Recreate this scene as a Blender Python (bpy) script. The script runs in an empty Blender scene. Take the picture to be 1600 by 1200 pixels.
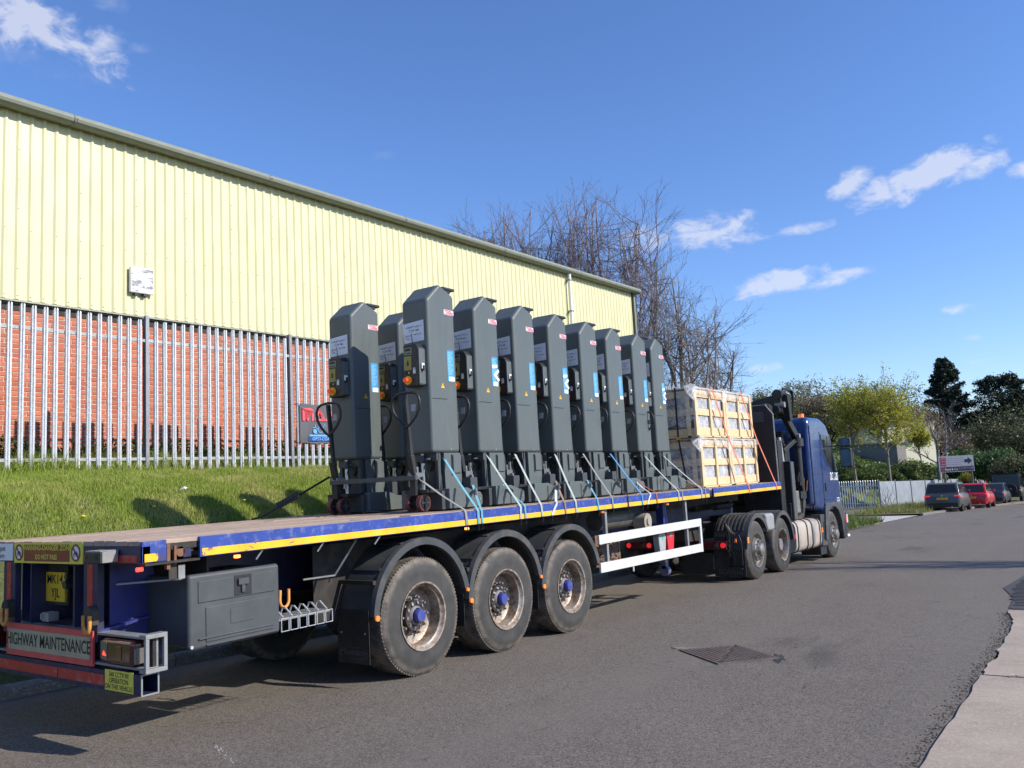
import bpy, bmesh, math, random
import numpy as np
from mathutils import Vector, Matrix
from mathutils import noise as mnoise

PI = math.pi
rnd = random.Random(11)
scene = bpy.context.scene
COL = scene.collection

# ------------------------------------------------------------------ camera
CAM_LOC = Vector((5.245, -3.155, 1.740))
FPX = 1313.97                      # focal length in pixels of the 1600 px wide photograph
YAW, PITCH, ROLL = 0.6118, 0.1164, 0.0531
def cam_axes():
    cy, sy, cp, sp = math.cos(YAW), math.sin(YAW), math.cos(PITCH), math.sin(PITCH)
    f = Vector((-sy*cp, cy*cp, sp)); r = Vector((cy, sy, 0)); u = r.cross(f)
    cr, sr = math.cos(ROLL), math.sin(ROLL)
    return r*cr - u*sr, r*sr + u*cr, f
CR, CU, CF = cam_axes()
cam_d = bpy.data.cameras.new('camera'); cam = bpy.data.objects.new('camera', cam_d); COL.objects.link(cam)
cam.matrix_world = Matrix(((CR.x, CU.x, -CF.x, CAM_LOC.x), (CR.y, CU.y, -CF.y, CAM_LOC.y), (CR.z, CU.z, -CF.z, CAM_LOC.z), (0, 0, 0, 1)))
cam_d.sensor_width = 36; cam_d.sensor_fit = 'HORIZONTAL'; cam_d.lens = FPX/1600*36
cam_d.clip_start = 0.05; cam_d.clip_end = 3000
scene.camera = cam
def ray(px, py): return CF + CR*((px-800)/FPX) - CU*((py-600)/FPX)

# ------------------------------------------------------------------ light, sky, exposure
SUN_TO = Vector((1.0, 0.27, 0.70)).normalized()
SUN_EL = math.asin(SUN_TO.z); SUN_AZ = math.atan2(SUN_TO.x, SUN_TO.y)      # azimuth clockwise from +Y
sun_d = bpy.data.lights.new('sun', 'SUN'); sun_d.energy = 4.5; sun_d.angle = math.radians(0.53); sun_d.color = (1.0, 0.925, 0.81)
sun = bpy.data.objects.new('sun', sun_d); COL.objects.link(sun)
sun.rotation_euler = SUN_TO.to_track_quat('Z', 'Y').to_euler()
scene.view_settings.view_transform = 'Standard'; scene.view_settings.look = 'None'
scene.view_settings.exposure = 0.40; scene.view_settings.gamma = 1.0; scene.view_settings.use_curve_mapping = False
scene.render.engine = 'CYCLES'
scene.cycles.use_denoising = True; scene.cycles.use_adaptive_sampling = True; scene.cycles.adaptive_threshold = .02
scene.cycles.max_bounces = 6; scene.cycles.diffuse_bounces = 2; scene.cycles.glossy_bounces = 3
scene.cycles.transparent_max_bounces = 12; scene.cycles.transmission_bounces = 4
scene.cycles.caustics_reflective = False; scene.cycles.caustics_refractive = False

world = bpy.data.worlds.new('World'); scene.world = world; world.use_nodes = True
def build_world():
    nt = world.node_tree; N = nt.nodes; Lk = nt.links
    for n in list(N): N.remove(n)
    out = N.new('ShaderNodeOutputWorld'); bg = N.new('ShaderNodeBackground'); Lk.new(bg.outputs[0], out.inputs[0])
    sky = N.new('ShaderNodeTexSky'); sky.sky_type = 'NISHITA'; sky.sun_disc = False
    sky.sun_elevation = SUN_EL; sky.sun_rotation = SUN_AZ; sky.altitude = 80; sky.air_density = 1.0; sky.dust_density = 0.25; sky.ozone_density = 2.2
    bg.inputs['Strength'].default_value = 0.125
    hs = N.new('ShaderNodeHueSaturation'); hs.inputs['Saturation'].default_value = 1.06; hs.inputs['Value'].default_value = 1.0
    tint = N.new('ShaderNodeMix'); tint.data_type = 'RGBA'; tint.blend_type = 'MULTIPLY'; tint.inputs['Factor'].default_value = 1; tint.inputs['B'].default_value = (.86, .96, 1.24, 1)
    Lk.new(sky.outputs[0], tint.inputs['A']); Lk.new(tint.outputs['Result'], hs.inputs['Color'])
    tc = N.new('ShaderNodeTexCoord')
    def vm(op, a, b):
        n = N.new('ShaderNodeVectorMath'); n.operation = op
        for i, s in enumerate((a, b)):
            if hasattr(s, 'links'): Lk.new(s, n.inputs[i])
            else: n.inputs[i].default_value = s
        return n
    def mm(op, a, b=0.0, c=0.0, clamp=False):
        n = N.new('ShaderNodeMath'); n.operation = op; n.use_clamp = clamp
        for i, s in enumerate((a, b, c)):
            if hasattr(s, 'links'): Lk.new(s, n.inputs[i])
            else: n.inputs[i].default_value = s
        return n.outputs[0]
    D = tc.outputs['Generated']
    no = N.new('ShaderNodeTexNoise'); no.inputs['Scale'].default_value = 21; no.inputs['Detail'].default_value = 9; no.inputs['Roughness'].default_value = 0.64; no.inputs['Distortion'].default_value = 0.5
    st = vm('MULTIPLY', D, (1, 1, 1.7)); Lk.new(st.outputs[0], no.inputs['Vector'])
    n2 = N.new('ShaderNodeTexNoise'); n2.inputs['Scale'].default_value = 60; n2.inputs['Detail'].default_value = 4
    Lk.new(st.outputs[0], n2.inputs['Vector'])
    jit = mm('ADD', mm('MULTIPLY', mm('SUBTRACT', no.outputs['Fac'], 0.5), 4.2), mm('MULTIPLY', mm('SUBTRACT', n2.outputs['Fac'], 0.5), 1.3))
    total = None
    # clouds that stand in the sky: image direction, half width, half height, tilt, strength
    for (px, py, hw, hh, tilt, s) in [(1440, 274, 95, 30, 0.20, 1.0), (1330, 284, 38, 19, 0.4, .75), (1530, 262, 48, 18, .2, .85), (1120, 360, 78, 34, -.1, .95), (1010, 372, 55, 30, 0, .6), (1258, 356, 44, 11, -.02, .75),
                                      (1215, 441, 75, 20, .05, 1.0), (1300, 436, 62, 13, .05, .8), (1497, 482, 30, 9, 0, .75), (1195, 575, 34, 9, 0, .6), (1518, 528, 18, 6, 0, .6), (1528, 565, 22, 7, 0, .55), (1600, 265, 25, 14, 0, .7),
                                      (60, 40, 120, 42, -.35, .9), (150, 60, 45, 22, -.1, .75), (218, 76, 22, 11, 0, .35), (175, 5, 30, 14, 0, .3), (600, 243, 24, 9, 0, .14), (80, 100, 90, 30, -.2, .25)]:
        c = ray(px, py).normalized()
        a = c.cross(Vector((0, 0, 1))).normalized(); b = a.cross(c).normalized()
        ct, sn = math.cos(tilt+.053), math.sin(tilt+.053)
        a2 = a*ct + b*sn; b2 = b*ct - a*sn
        w, h = hw*1.0/FPX, hh*.98/FPX
        u = vm('DOT_PRODUCT', D, tuple(a2/w)).outputs['Value']; v = vm('DOT_PRODUCT', D, tuple(b2/h)).outputs['Value']
        front = mm('GREATER_THAN', vm('DOT_PRODUCT', D, tuple(c)).outputs['Value'], 0.5)
        q = mm('ADD', mm('MULTIPLY', u, u), mm('MULTIPLY', v, v))
        m = mm('MULTIPLY', mm('SUBTRACT', .92, q), 1.1)
        m = mm('ADD', m, jit)
        m = mm('MULTIPLY', m, s, clamp=True)
        m = mm('MULTIPLY', m, mm('SUBTRACT', 2.3, q, clamp=True))
        m = mm('MULTIPLY', m, front)
        total = m if total is None else mm('MAXIMUM', total, m)
    ss = N.new('ShaderNodeMapRange'); ss.interpolation_type = 'SMOOTHSTEP'; Lk.new(total, ss.inputs['Value'])
    ss.inputs['From Min'].default_value = 0.0; ss.inputs['From Max'].default_value = 1.5; ss.inputs['To Max'].default_value = 0.84
    mx = N.new('ShaderNodeMix'); mx.data_type = 'RGBA'
    Lk.new(ss.outputs[0], mx.inputs['Factor']); Lk.new(hs.outputs[0], mx.inputs['A']); mx.inputs['B'].default_value = (5.2, 5.3, 5.9, 1)
    Lk.new(mx.outputs['Result'], bg.inputs['Color'])
build_world()

# ------------------------------------------------------------------ helpers
SLOPE = 0.0245
def zr(y): return -SLOPE*(y-4.1)                    # height of the road surface
DECK = 1.485

class MB:
    """collects vertices and faces of one mesh"""
    def __init__(s): s.v = []; s.f = []; s.m = []; s.mi = 0
    def add(s, vs, fs):
        o = len(s.v); s.v.extend([tuple(p) for p in vs])
        for f in fs: s.f.append(tuple(i+o for i in f)); s.m.append(s.mi)
        return s
    def mat(s, i): s.mi = i; return s
    def box(s, x0, x1, y0, y1, z0, z1):
        return s.hexa([(x0,y0,z0),(x1,y0,z0),(x1,y1,z0),(x0,y1,z0),(x0,y0,z1),(x1,y0,z1),(x1,y1,z1),(x0,y1,z1)])
    def hexa(s, p):
        return s.add(p, [(3,2,1,0),(4,5,6,7),(0,1,5,4),(1,2,6,5),(2,3,7,6),(3,0,4,7)])
    def bar(s, a, b, w, h, up=(0,0,1)):
        a, b = Vector(a), Vector(b); d = (b-a).normalized(); up = Vector(up)
        if abs(d.dot(up)) > .99: up = Vector((1,0,0))
        r = d.cross(up).normalized(); u = r.cross(d)
        c = [r*(-w/2)+u*(-h/2), r*(w/2)+u*(-h/2), r*(w/2)+u*(h/2), r*(-w/2)+u*(h/2)]
        return s.add([a+k for k in c]+[b+k for k in c], [(3,2,1,0),(4,5,6,7),(0,1,5,4),(1,2,6,5),(2,3,7,6),(3,0,4,7)])
    def prism(s, poly, axis, a, b):
        n = len(poly)
        def P(u, v, t): return {'x': (t,u,v), 'y': (u,t,v), 'z': (u,v,t)}[axis]
        vs = [P(u,v,a) for u,v in poly]+[P(u,v,b) for u,v in poly]
        fs = [tuple(range(n))[::-1], tuple(range(n, 2*n))]+[(i,(i+1)%n,(i+1)%n+n,i+n) for i in range(n)]
        return s.add(vs, fs)
    def cyl(s, a, b, r0, r1=None, n=14, caps=True):
        a, b = Vector(a), Vector(b); r1 = r0 if r1 is None else r1
        d = (b-a).normalized(); up = Vector((0,0,1)) if abs(d.z) < .9 else Vector((1,0,0))
        r = d.cross(up).normalized(); u = r.cross(d)
        ring = lambda c, R: [c+(r*math.cos(2*PI*i/n)+u*math.sin(2*PI*i/n))*R for i in range(n)]
        fs = [(i,(i+1)%n,(i+1)%n+n,i+n) for i in range(n)]
        if caps: fs += [tuple(range(n))[::-1], tuple(range(n, 2*n))]
        return s.add(ring(a,r0)+ring(b,r1), fs)
    def tube(s, path, r, n=8, caps=True, closed=False):
        P = [Vector(p) for p in path]; m = len(P)
        rr = r if isinstance(r, (list, tuple)) else [r]*m
        o = len(s.v); prev = None
        for i, p in enumerate(P):
            if closed: d = (P[(i+1)%m]-P[i-1])
            else: d = (P[min(i+1,m-1)]-P[max(i-1,0)])
            d = d.normalized() if d.length > 1e-9 else Vector((0,0,1))
            if prev is None:
                up = Vector((0,0,1)) if abs(d.z) < .9 else Vector((1,0,0)); a = d.cross(up).normalized()
            else:
                a = prev-d*prev.dot(d); a = a.normalized() if a.length > 1e-6 else d.orthogonal().normalized()
            prev = a; b = d.cross(a)
            for k in range(n):
                t = 2*PI*k/n; q = p+(a*math.cos(t)+b*math.sin(t))*rr[i]; s.v.append(tuple(q))
        for i in range(m if closed else m-1):
            j = (i+1)%m
            for k in range(n):
                s.f.append((o+i*n+k, o+i*n+(k+1)%n, o+j*n+(k+1)%n, o+j*n+k)); s.m.append(s.mi)
        if caps and not closed:
            s.f.append(tuple(o+k for k in range(n))[::-1]); s.m.append(s.mi)
            s.f.append(tuple(o+(m-1)*n+k for k in range(n))); s.m.append(s.mi)
        return s
    def lathe(s, prof, axis='x', c=(0,0,0), n=32, a0=0, a1=2*PI, close=True):
        o = len(s.v); full = abs(a1-a0-2*PI) < 1e-6; k = n if full else n+1
        for (t, r) in prof:
            for i in range(k):
                g = a0+(a1-a0)*i/n; u, w = r*math.cos(g), r*math.sin(g)
                p = {'x': (t,u,w), 'y': (u,t,w), 'z': (u,w,t)}[axis]
                s.v.append((p[0]+c[0], p[1]+c[1], p[2]+c[2]))
        m = len(prof)
        for j in range(m if close else m-1):
            q = (j+1)%m
            for i in range(n):
                i2 = (i+1)%k
                s.f.append((o+j*k+i, o+j*k+i2, o+q*k+i2, o+q*k+i)); s.m.append(s.mi)
        if not full:
            s.f.append(tuple(o+j*k for j in range(m))); s.m.append(s.mi)
            s.f.append(tuple(o+j*k+n for j in range(m))[::-1]); s.m.append(s.mi)
        return s
    def ribbon(s, path, w, t, side=(0,1,0)):
        """a flat band of width w along 'side' and thickness t"""
        P = [Vector(p) for p in path]; sd = Vector(side); o = len(s.v); m = len(P)
        for i, p in enumerate(P):
            d = (P[min(i+1,m-1)]-P[max(i-1,0)]).normalized(); q = (sd-d*sd.dot(d)).normalized(); nn = d.cross(q)
            for a, b in ((-1,-1),(1,-1),(1,1),(-1,1)): s.v.append(tuple(p+q*(a*w/2)+nn*(b*t/2)))
        for i in range(m-1):
            for k in range(4): s.f.append((o+i*4+k, o+i*4+(k+1)%4, o+i*4+4+(k+1)%4, o+i*4+4+k)); s.m.append(s.mi)
        s.f.append((o+3,o+2,o+1,o)); s.m.append(s.mi); e = o+(m-1)*4; s.f.append((e,e+1,e+2,e+3)); s.m.append(s.mi)
        return s
    def mesh(s, name, fix=True):
        me = bpy.data.meshes.new(name); me.from_pydata(s.v, [], s.f)
        if max(s.m, default=0) > 0: me.polygons.foreach_set('material_index', s.m)
        if fix:
            bm = bmesh.new(); bm.from_mesh(me); bmesh.ops.recalc_face_normals(bm, faces=bm.faces); bm.to_mesh(me); bm.free()
        me.update(); return me

def finish(o, mats, smooth, bevel, seg):
    me = o.data
    for m in (mats if isinstance(mats, (list, tuple)) else [mats]): me.materials.append(m)
    if smooth is not None:
        me.polygons.foreach_set('use_smooth', [True]*len(me.polygons))
        me.set_sharp_from_angle(angle=math.radians(smooth))
    if bevel:
        b = o.modifiers.new('bevel', 'BEVEL'); b.width = bevel; b.segments = seg; b.limit_method = 'ANGLE'; b.angle_limit = math.radians(35)
        if smooth is None:
            me.polygons.foreach_set('use_smooth', [True]*len(me.polygons)); b.harden_normals = True
def obj(name, mb, mats, parent=None, smooth=None, bevel=0, seg=2, fix=True, loc=None, rot=None):
    me = mb if isinstance(mb, bpy.types.Mesh) else mb.mesh(name, fix)
    o = bpy.data.objects.new(name, me); COL.objects.link(o)
    if not len(me.materials): finish(o, mats, smooth, bevel, seg)
    if parent is not None: o.parent = parent
    if loc is not None: o.location = loc
    if rot is not None: o.rotation_euler = rot
    return o
def inst(name, src, parent=None, loc=(0,0,0), rot=(0,0,0), scale=None):
    o = src.copy(); o.name = name; COL.objects.link(o); o.parent = parent; o.location = loc; o.rotation_euler = rot
    if scale: o.scale = scale
    return o
def tag(o, label=None, cat=None, group=None, kind=None):
    if label: o['label'] = label
    if cat: o['category'] = cat
    if group: o['group'] = group
    if kind: o['kind'] = kind
    return o
def root(name, label, cat, loc=(0,0,0), rot=(0,0,0), group=None):
    o = bpy.data.objects.new(name, None); COL.objects.link(o); o.location = loc; o.rotation_euler = rot; o.empty_display_size = .2
    return tag(o, label, cat, group)
def copy_tree(o, parent=None):
    c = o.copy(); COL.objects.link(c); c.parent = parent
    for ch in [x for x in o.children]: copy_tree(ch, c)
    return c
def struct(name, mb, mats, label=None, **k):
    o = obj(name, mb, mats, **k); o['kind'] = 'structure'
    if label: o['label'] = label
    return o

_txt = {}
def text_mesh(txt, size=1.0, bold=0.0, spacing=1.0, shear=0.0, width=1.0):
    """flat lettering as a mesh in the XY plane, centred on the origin"""
    cu = bpy.data.curves.new('lettering', 'FONT'); cu.body = txt; cu.size = size; cu.offset = bold*size; cu.align_x = 'CENTER'; cu.align_y = 'CENTER'
    cu.space_character = spacing; cu.shear = shear; cu.resolution_u = 3; cu.space_line = .85
    o = bpy.data.objects.new('lettering', cu); COL.objects.link(o)
    dg = bpy.context.evaluated_depsgraph_get(); me = bpy.data.meshes.new_from_object(o.evaluated_get(dg))
    bpy.data.objects.remove(o); bpy.data.curves.remove(cu)
    me.transform(Matrix.Diagonal((width,1,1,1)))
    return me
def lettering(txt, size, mat, parent, M4, name='lettering', **k):
    """M4: columns give text-right, text-up, normal, position"""
    me = text_mesh(txt, size, **k); me.transform(M4); me.materials.clear(); me.materials.append(mat)
    o = bpy.data.objects.new(name, me); COL.objects.link(o); o.parent = parent
    return o
def frame(pos, right, up):
    r, u = Vector(right), Vector(up); n = r.cross(u)
    return Matrix(((r.x,u.x,n.x,pos[0]),(r.y,u.y,n.y,pos[1]),(r.z,u.z,n.z,pos[2]),(0,0,0,1)))
REAR = ((1,0,0),(0,0,1))          # text read from behind (facing -Y)
SIDE = ((0,1,0),(0,0,1))          # text read from the road side (facing +X)

# ------------------------------------------------------------------ materials
def rgb(h):
    h = h.lstrip('#'); c = [int(h[i:i+2], 16)/255 for i in (0, 2, 4)]
    return tuple(x/12.92 if x <= .04045 else ((x+.055)/1.055)**2.4 for x in c)
class Nt:
    def __init__(s, name):
        s.m = bpy.data.materials.new(name); s.m.use_nodes = True; s.nt = s.m.node_tree; s.N = s.nt.nodes
        s.b = s.N['Principled BSDF']; s.tc = s.N.new('ShaderNodeTexCoord')
    def l(s, a, b): s.nt.links.new(a, b)
    def n(s, t, **k):
        n = s.N.new(t)
        for a, v in k.items(): setattr(n, a, v)
        return n
    def vec(s, scale=None, src='Object'):
        if scale is None: return s.tc.outputs[src]
        m = s.n('ShaderNodeMapping'); s.l(s.tc.outputs[src], m.inputs['Vector']); m.inputs['Scale'].default_value = scale; return m.outputs[0]
    def noise(s, scale, detail=4, rough=.55, vec=None, dist=0):
        n = s.n('ShaderNodeTexNoise'); n.inputs['Scale'].default_value = scale; n.inputs['Detail'].default_value = detail; n.inputs['Roughness'].default_value = rough; n.inputs['Distortion'].default_value = dist
        s.l(vec if vec is not None else s.vec(), n.inputs['Vector']); return n.outputs['Fac']
    def voro(s, scale, vec=None, feature='F1', out='Distance', rand=1):
        n = s.n('ShaderNodeTexVoronoi'); n.feature = feature; n.inputs['Scale'].default_value = scale; n.inputs['Randomness'].default_value = rand
        s.l(vec if vec is not None else s.vec(), n.inputs['Vector']); return n.outputs[out]
    def ramp(s, fac, a, b, lo=0., hi=1., smooth=False):
        n = s.n('ShaderNodeMapRange'); n.interpolation_type = 'SMOOTHSTEP' if smooth else 'LINEAR'; s.l(fac, n.inputs['Value'])
        for k, v in zip(('From Min','From Max','To Min','To Max'), (a,b,lo,hi)): n.inputs[k].default_value = v
        return n.outputs[0]
    def mix(s, fac, a, b, blend='MIX'):
        n = s.n('ShaderNodeMix', data_type='RGBA', blend_type=blend)
        for key, v in (('Factor', fac), ('A', a), ('B', b)):
            if hasattr(v, 'links'): s.l(v, n.inputs[key])
            elif key == 'Factor': n.inputs[key].default_value = v
            else: n.inputs[key].default_value = (*v, 1) if len(v) == 3 else v
        return n.outputs['Result']
    def math(s, op, a, b=0., clamp=False):
        n = s.n('ShaderNodeMath', operation=op, use_clamp=clamp)
        for i, v in enumerate((a, b)):
            if hasattr(v, 'links'): s.l(v, n.inputs[i])
            else: n.inputs[i].default_value = v
        return n.outputs[0]
    def rand(s): return s.n('ShaderNodeObjectInfo').outputs['Random']
    def col(s, c):
        if hasattr(c, 'links'): s.l(c, s.b.inputs['Base Color'])
        else: s.b.inputs['Base Color'].default_value = (*c, 1)
        return s
    def rough(s, r):
        if hasattr(r, 'links'): s.l(r, s.b.inputs['Roughness'])
        else: s.b.inputs['Roughness'].default_value = r
        return s
    def set(s, **k):
        for a, v in k.items(): s.b.inputs[a.replace('_', ' ')].default_value = v
        return s
    def bump(s, h, strength=.3, dist=.01):
        n = s.n('ShaderNodeBump'); n.inputs['Strength'].default_value = strength; n.inputs['Distance'].default_value = dist
        s.l(h, n.inputs['Height']); s.l(n.outputs[0], s.b.inputs['Normal']); return s
MATS = {}
def mat(name, col, rough=.5, metal=0., var=.18, vs=6., dirt=None, dirt_amt=.35, ds=3., bump=0., bs=80., coat=0., spec=.5):
    """painted / moulded surface: tone variation, patchy dirt, fine relief"""
    if name in MATS: return MATS[name]
    t = Nt(name); c = tuple(col)
    v = t.noise(vs, 5, .6)
    base = t.mix(t.ramp(v, .3, .7), tuple(x*(1-var) for x in c), tuple(min(1, x*(1+var)) for x in c))
    if dirt is not None:
        d = t.noise(ds, 7, .65, dist=.4)
        base = t.mix(t.ramp(d, .62-.35*dirt_amt, .80-.2*dirt_amt, 0, dirt_amt), base, dirt)
    t.col(base); t.rough(t.ramp(t.noise(vs*2.3, 4), .3, .7, max(.05, rough-.08), min(1, rough+.1)))
    t.set(Metallic=metal, Coat_Weight=coat, Specular_IOR_Level=spec)
    if bump: t.bump(t.noise(bs, 3), bump, .004)
    MATS[name] = t.m; return t.m
def emit(name, col, strength):
    t = Nt(name); t.col(col).rough(.3); t.b.inputs['Emission Color'].default_value = (*col, 1); t.b.inputs['Emission Strength'].default_value = strength
    return t.m
def m_asphalt():
    t = Nt('asphalt')
    p = t.vec()
    sp = t.voro(150, p, out='Color'); s2 = t.n('ShaderNodeSeparateColor'); t.l(sp, s2.inputs[0])
    sp2 = t.voro(88, p, out='Color'); s3 = t.n('ShaderNodeSeparateColor'); t.l(sp2, s3.inputs[0])
    big = t.noise(.35, 5, .6); mid = t.noise(2.2, 6, .65)
    base = t.mix(t.ramp(mid, .3, .7), (.096, .082, .069), (.142, .123, .105))
    base = t.mix(t.ramp(big, .38, .62, 0, .7), base, (.145, .126, .107))
    base = t.mix(t.ramp(s2.outputs[0], .5, 1, 0, .9), base, (.27, .24, .205))
    base = t.mix(t.ramp(s3.outputs[1], .0, .4, .7, 0), base, (.028, .027, .026))
    # worn wheel tracks run along the road, oil drips and fine cracks
    tr = t.noise(1.0, 3, .5, t.vec((.9, .05, 1)))
    base = t.mix(t.ramp(tr, .46, .68, 0, .5, True), base, (.165, .145, .125))
    cr = t.voro(.55, t.vec(), 'DISTANCE_TO_EDGE'); crn = t.noise(3, 6, .7)
    crack = t.math('MULTIPLY', t.ramp(cr, .0, .008, 1, 0), t.ramp(crn, .55, .62))
    base = t.mix(t.math('MULTIPLY', crack, .75), base, (.02, .02, .02))
    stain = t.noise(.8, 4, .6, t.vec((1, .35, 1)))
    base = t.mix(t.ramp(stain, .58, .72, 0, .55, True), base, (.045, .042, .040))
    t.col(base); t.rough(t.ramp(mid, .3, .7, .78, .95)); t.set(Specular_IOR_Level=.35)
    h = t.math('ADD', t.math('MULTIPLY', s2.outputs[0], .6), t.math('ADD', t.noise(180, 3), t.math('MULTIPLY', s3.outputs[1], .7)))
    t.bump(h, .55, .006)
    return t.m
def m_concrete(name='concrete', a=(.30,.242,.195), b=(.385,.318,.258)):
    t = Nt(name)
    base = t.mix(t.ramp(t.noise(1.6, 7, .68), .32, .68), a, b)
    base = t.mix(t.ramp(t.noise(9, 6, .7), .55, .75, 0, .5), base, tuple(x*.72 for x in a))
    v = t.voro(70, out='Color'); s = t.n('ShaderNodeSeparateColor'); t.l(v, s.inputs[0])
    base = t.mix(t.ramp(s.outputs[0], .7, 1, 0, .35), base, (.52,.47,.42))
    base = t.mix(t.ramp(t.noise(.9, 5, .6), .52, .7, 0, .4), base, tuple(x*.62 for x in a))
    t.col(base).rough(.92); t.bump(t.math('ADD', t.noise(45, 5), s.outputs[0]), .4, .006); return t.m
def m_grass(name='grass_blades', a=(.15,.225,.026), b=(.34,.42,.07), c=(.54,.49,.19)):
    t = Nt(name); p = t.vec()
    n1 = t.noise(1.1, 4, .6); n2 = t.noise(38, 2, .5)
    base = t.mix(t.ramp(n2, .3, .7), a, b)
    base = t.mix(t.ramp(n1, .45, .72, 0, .7), base, c)
    base = t.mix(t.ramp(t.noise(75, 1), .66, .74, 0, .55), base, (.42,.37,.17))
    t.col(base).rough(.55); t.set(Specular_IOR_Level=.35)
    tr = t.n('ShaderNodeBsdfTranslucent'); t.l(base, tr.inputs['Color'])
    mx = t.n('ShaderNodeMixShader'); mx.inputs[0].default_value = .25
    out = t.N['Material Output']; t.l(t.b.outputs[0], mx.inputs[1]); t.l(tr.outputs[0], mx.inputs[2]); t.l(mx.outputs[0], out.inputs[0])
    return t.m
def m_leaf(name, a, b, tr=.35, scale=3.):
    t = Nt(name)
    base = t.mix(t.ramp(t.noise(scale, 3), .3, .7), a, b)
    base = t.mix(t.ramp(t.noise(23, 1), .35, .65), base, tuple(x*.7 for x in a))
    t.col(base).rough(.5); t.set(Specular_IOR_Level=.4)
    q = t.n('ShaderNodeBsdfTranslucent'); t.l(base, q.inputs['Color'])
    mx = t.n('ShaderNodeMixShader'); mx.inputs[0].default_value = tr
    out = t.N['Material Output']; t.l(t.b.outputs[0], mx.inputs[1]); t.l(q.outputs[0], mx.inputs[2]); t.l(mx.outputs[0], out.inputs[0])
    return t.m
def m_soil(name, a, b):
    t = Nt(name); base = t.mix(t.ramp(t.noise(2.2, 7, .65), .35, .65), a, b)
    base = t.mix(t.ramp(t.noise(28, 4), .4, .65, 0, .6), base, tuple(x*.5 for x in a))
    t.col(base).rough(.95); t.bump(t.noise(25, 5), .7, .03); return t.m
def m_galv(name='galvanised_steel', a=(.40,.43,.47), b=(.60,.62,.65)):
    t = Nt(name)
    v = t.voro(55, t.vec(), out='Color'); s = t.n('ShaderNodeSeparateColor'); t.l(v, s.inputs[0])
    base = t.mix(s.outputs[0], a, b)
    base = t.mix(t.ramp(t.noise(7, 6, .7, t.vec((1, 1, .3))), .5, .8, 0, .45), base, (.30,.31,.32))
    base = t.mix(t.math('MULTIPLY', t.rand(), .22), base, (.72,.72,.70))
    t.col(base).rough(.48); t.set(Metallic=.35); return t.m
def m_brick():
    t = Nt('brick_red'); r = t.rand()
    pos = t.n('ShaderNodeNewGeometry').outputs['Random Per Island']
    rr = t.math('FRACT', t.math('ADD', r, t.math('MULTIPLY', pos, 7.31)))
    base = t.mix(rr, (.40,.105,.055), (.58,.19,.10))
    base = t.mix(t.ramp(t.noise(34, 5, .65), .4, .7, 0, .55), base, (.30,.09,.06))
    base = t.mix(t.ramp(t.noise(1.3, 4), .5, .75, 0, .3), base, (.58,.25,.15))
    t.col(base).rough(.88); t.bump(t.noise(120, 4), .5, .004); return t.m
def m_mortar():
    t = Nt('mortar'); t.col(t.mix(t.noise(30, 4), (.46,.36,.29), (.62,.52,.43))).rough(.95); t.bump(t.noise(150, 3), .5, .004); return t.m
def m_cladding():
    t = Nt('cream_cladding')
    base = t.mix(t.ramp(t.noise(1.2, 5), .35, .65), (.62,.60,.352), (.68,.655,.392))
    st = t.noise(5, 5, .6, t.vec((6, 6, .25)))
    base = t.mix(t.ramp(st, .6, .8, 0, .22), base, (.45,.40,.24))
    base = t.mix(t.math('MULTIPLY', t.rand(), .16), base, (.54,.50,.29))
    t.col(base).rough(.42); t.set(Specular_IOR_Level=.4); return t.m
def m_wood_deck():
    t = Nt('deck_planks'); p = t.vec((1, .06, 1))
    g = t.noise(34, 6, .7, p, .3)
    base = t.mix(t.ramp(g, .3, .7), (.24,.165,.125), (.47,.36,.285))
    base = t.mix(t.math('MULTIPLY', t.rand(), .45), base, (.36,.28,.23))
    base = t.mix(t.ramp(t.noise(1.7, 6, .65), .56, .74, 0, .65), base, (.15,.11,.09))
    base = t.mix(t.ramp(t.noise(90, 2, .5, t.vec((1,.2,1))), .66, .7, 0, .5), base, (.55,.46,.37))
    t.col(base).rough(.85); t.bump(g, .35, .005); return t.m
def m_chipped(name, col, under=(.10,.05,.03), amt=.5, scale=5., rear=0.):
    """vehicle enamel with chips; 'rear' makes the wear heavier toward the tail of the trailer"""
    t = Nt(name)
    n = t.noise(scale, 8, .72, t.vec((1,.6,1)), .5)
    base = t.mix(t.ramp(t.noise(3, 4), .3, .7), tuple(x*.85 for x in col), tuple(min(1,x*1.15) for x in col))
    base = t.mix(t.ramp(t.noise(14, 6, .7), .52, .72, 0, .35), base, (.42,.42,.44))
    th = .69-.08*amt
    if rear:
        sx = t.n('ShaderNodeSeparateXYZ'); t.l(t.vec(), sx.inputs[0])
        n = t.math('ADD', n, t.math('MULTIPLY', t.ramp(sx.outputs[1], 0., 1.6, rear, 0.), 1.0))
    base = t.mix(t.ramp(n, th, th+.015), base, under)
    t.col(base).rough(.45); t.set(Specular_IOR_Level=.45); t.bump(t.ramp(n, th, th+.015, 1, 0), .25, .003); return t.m
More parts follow.
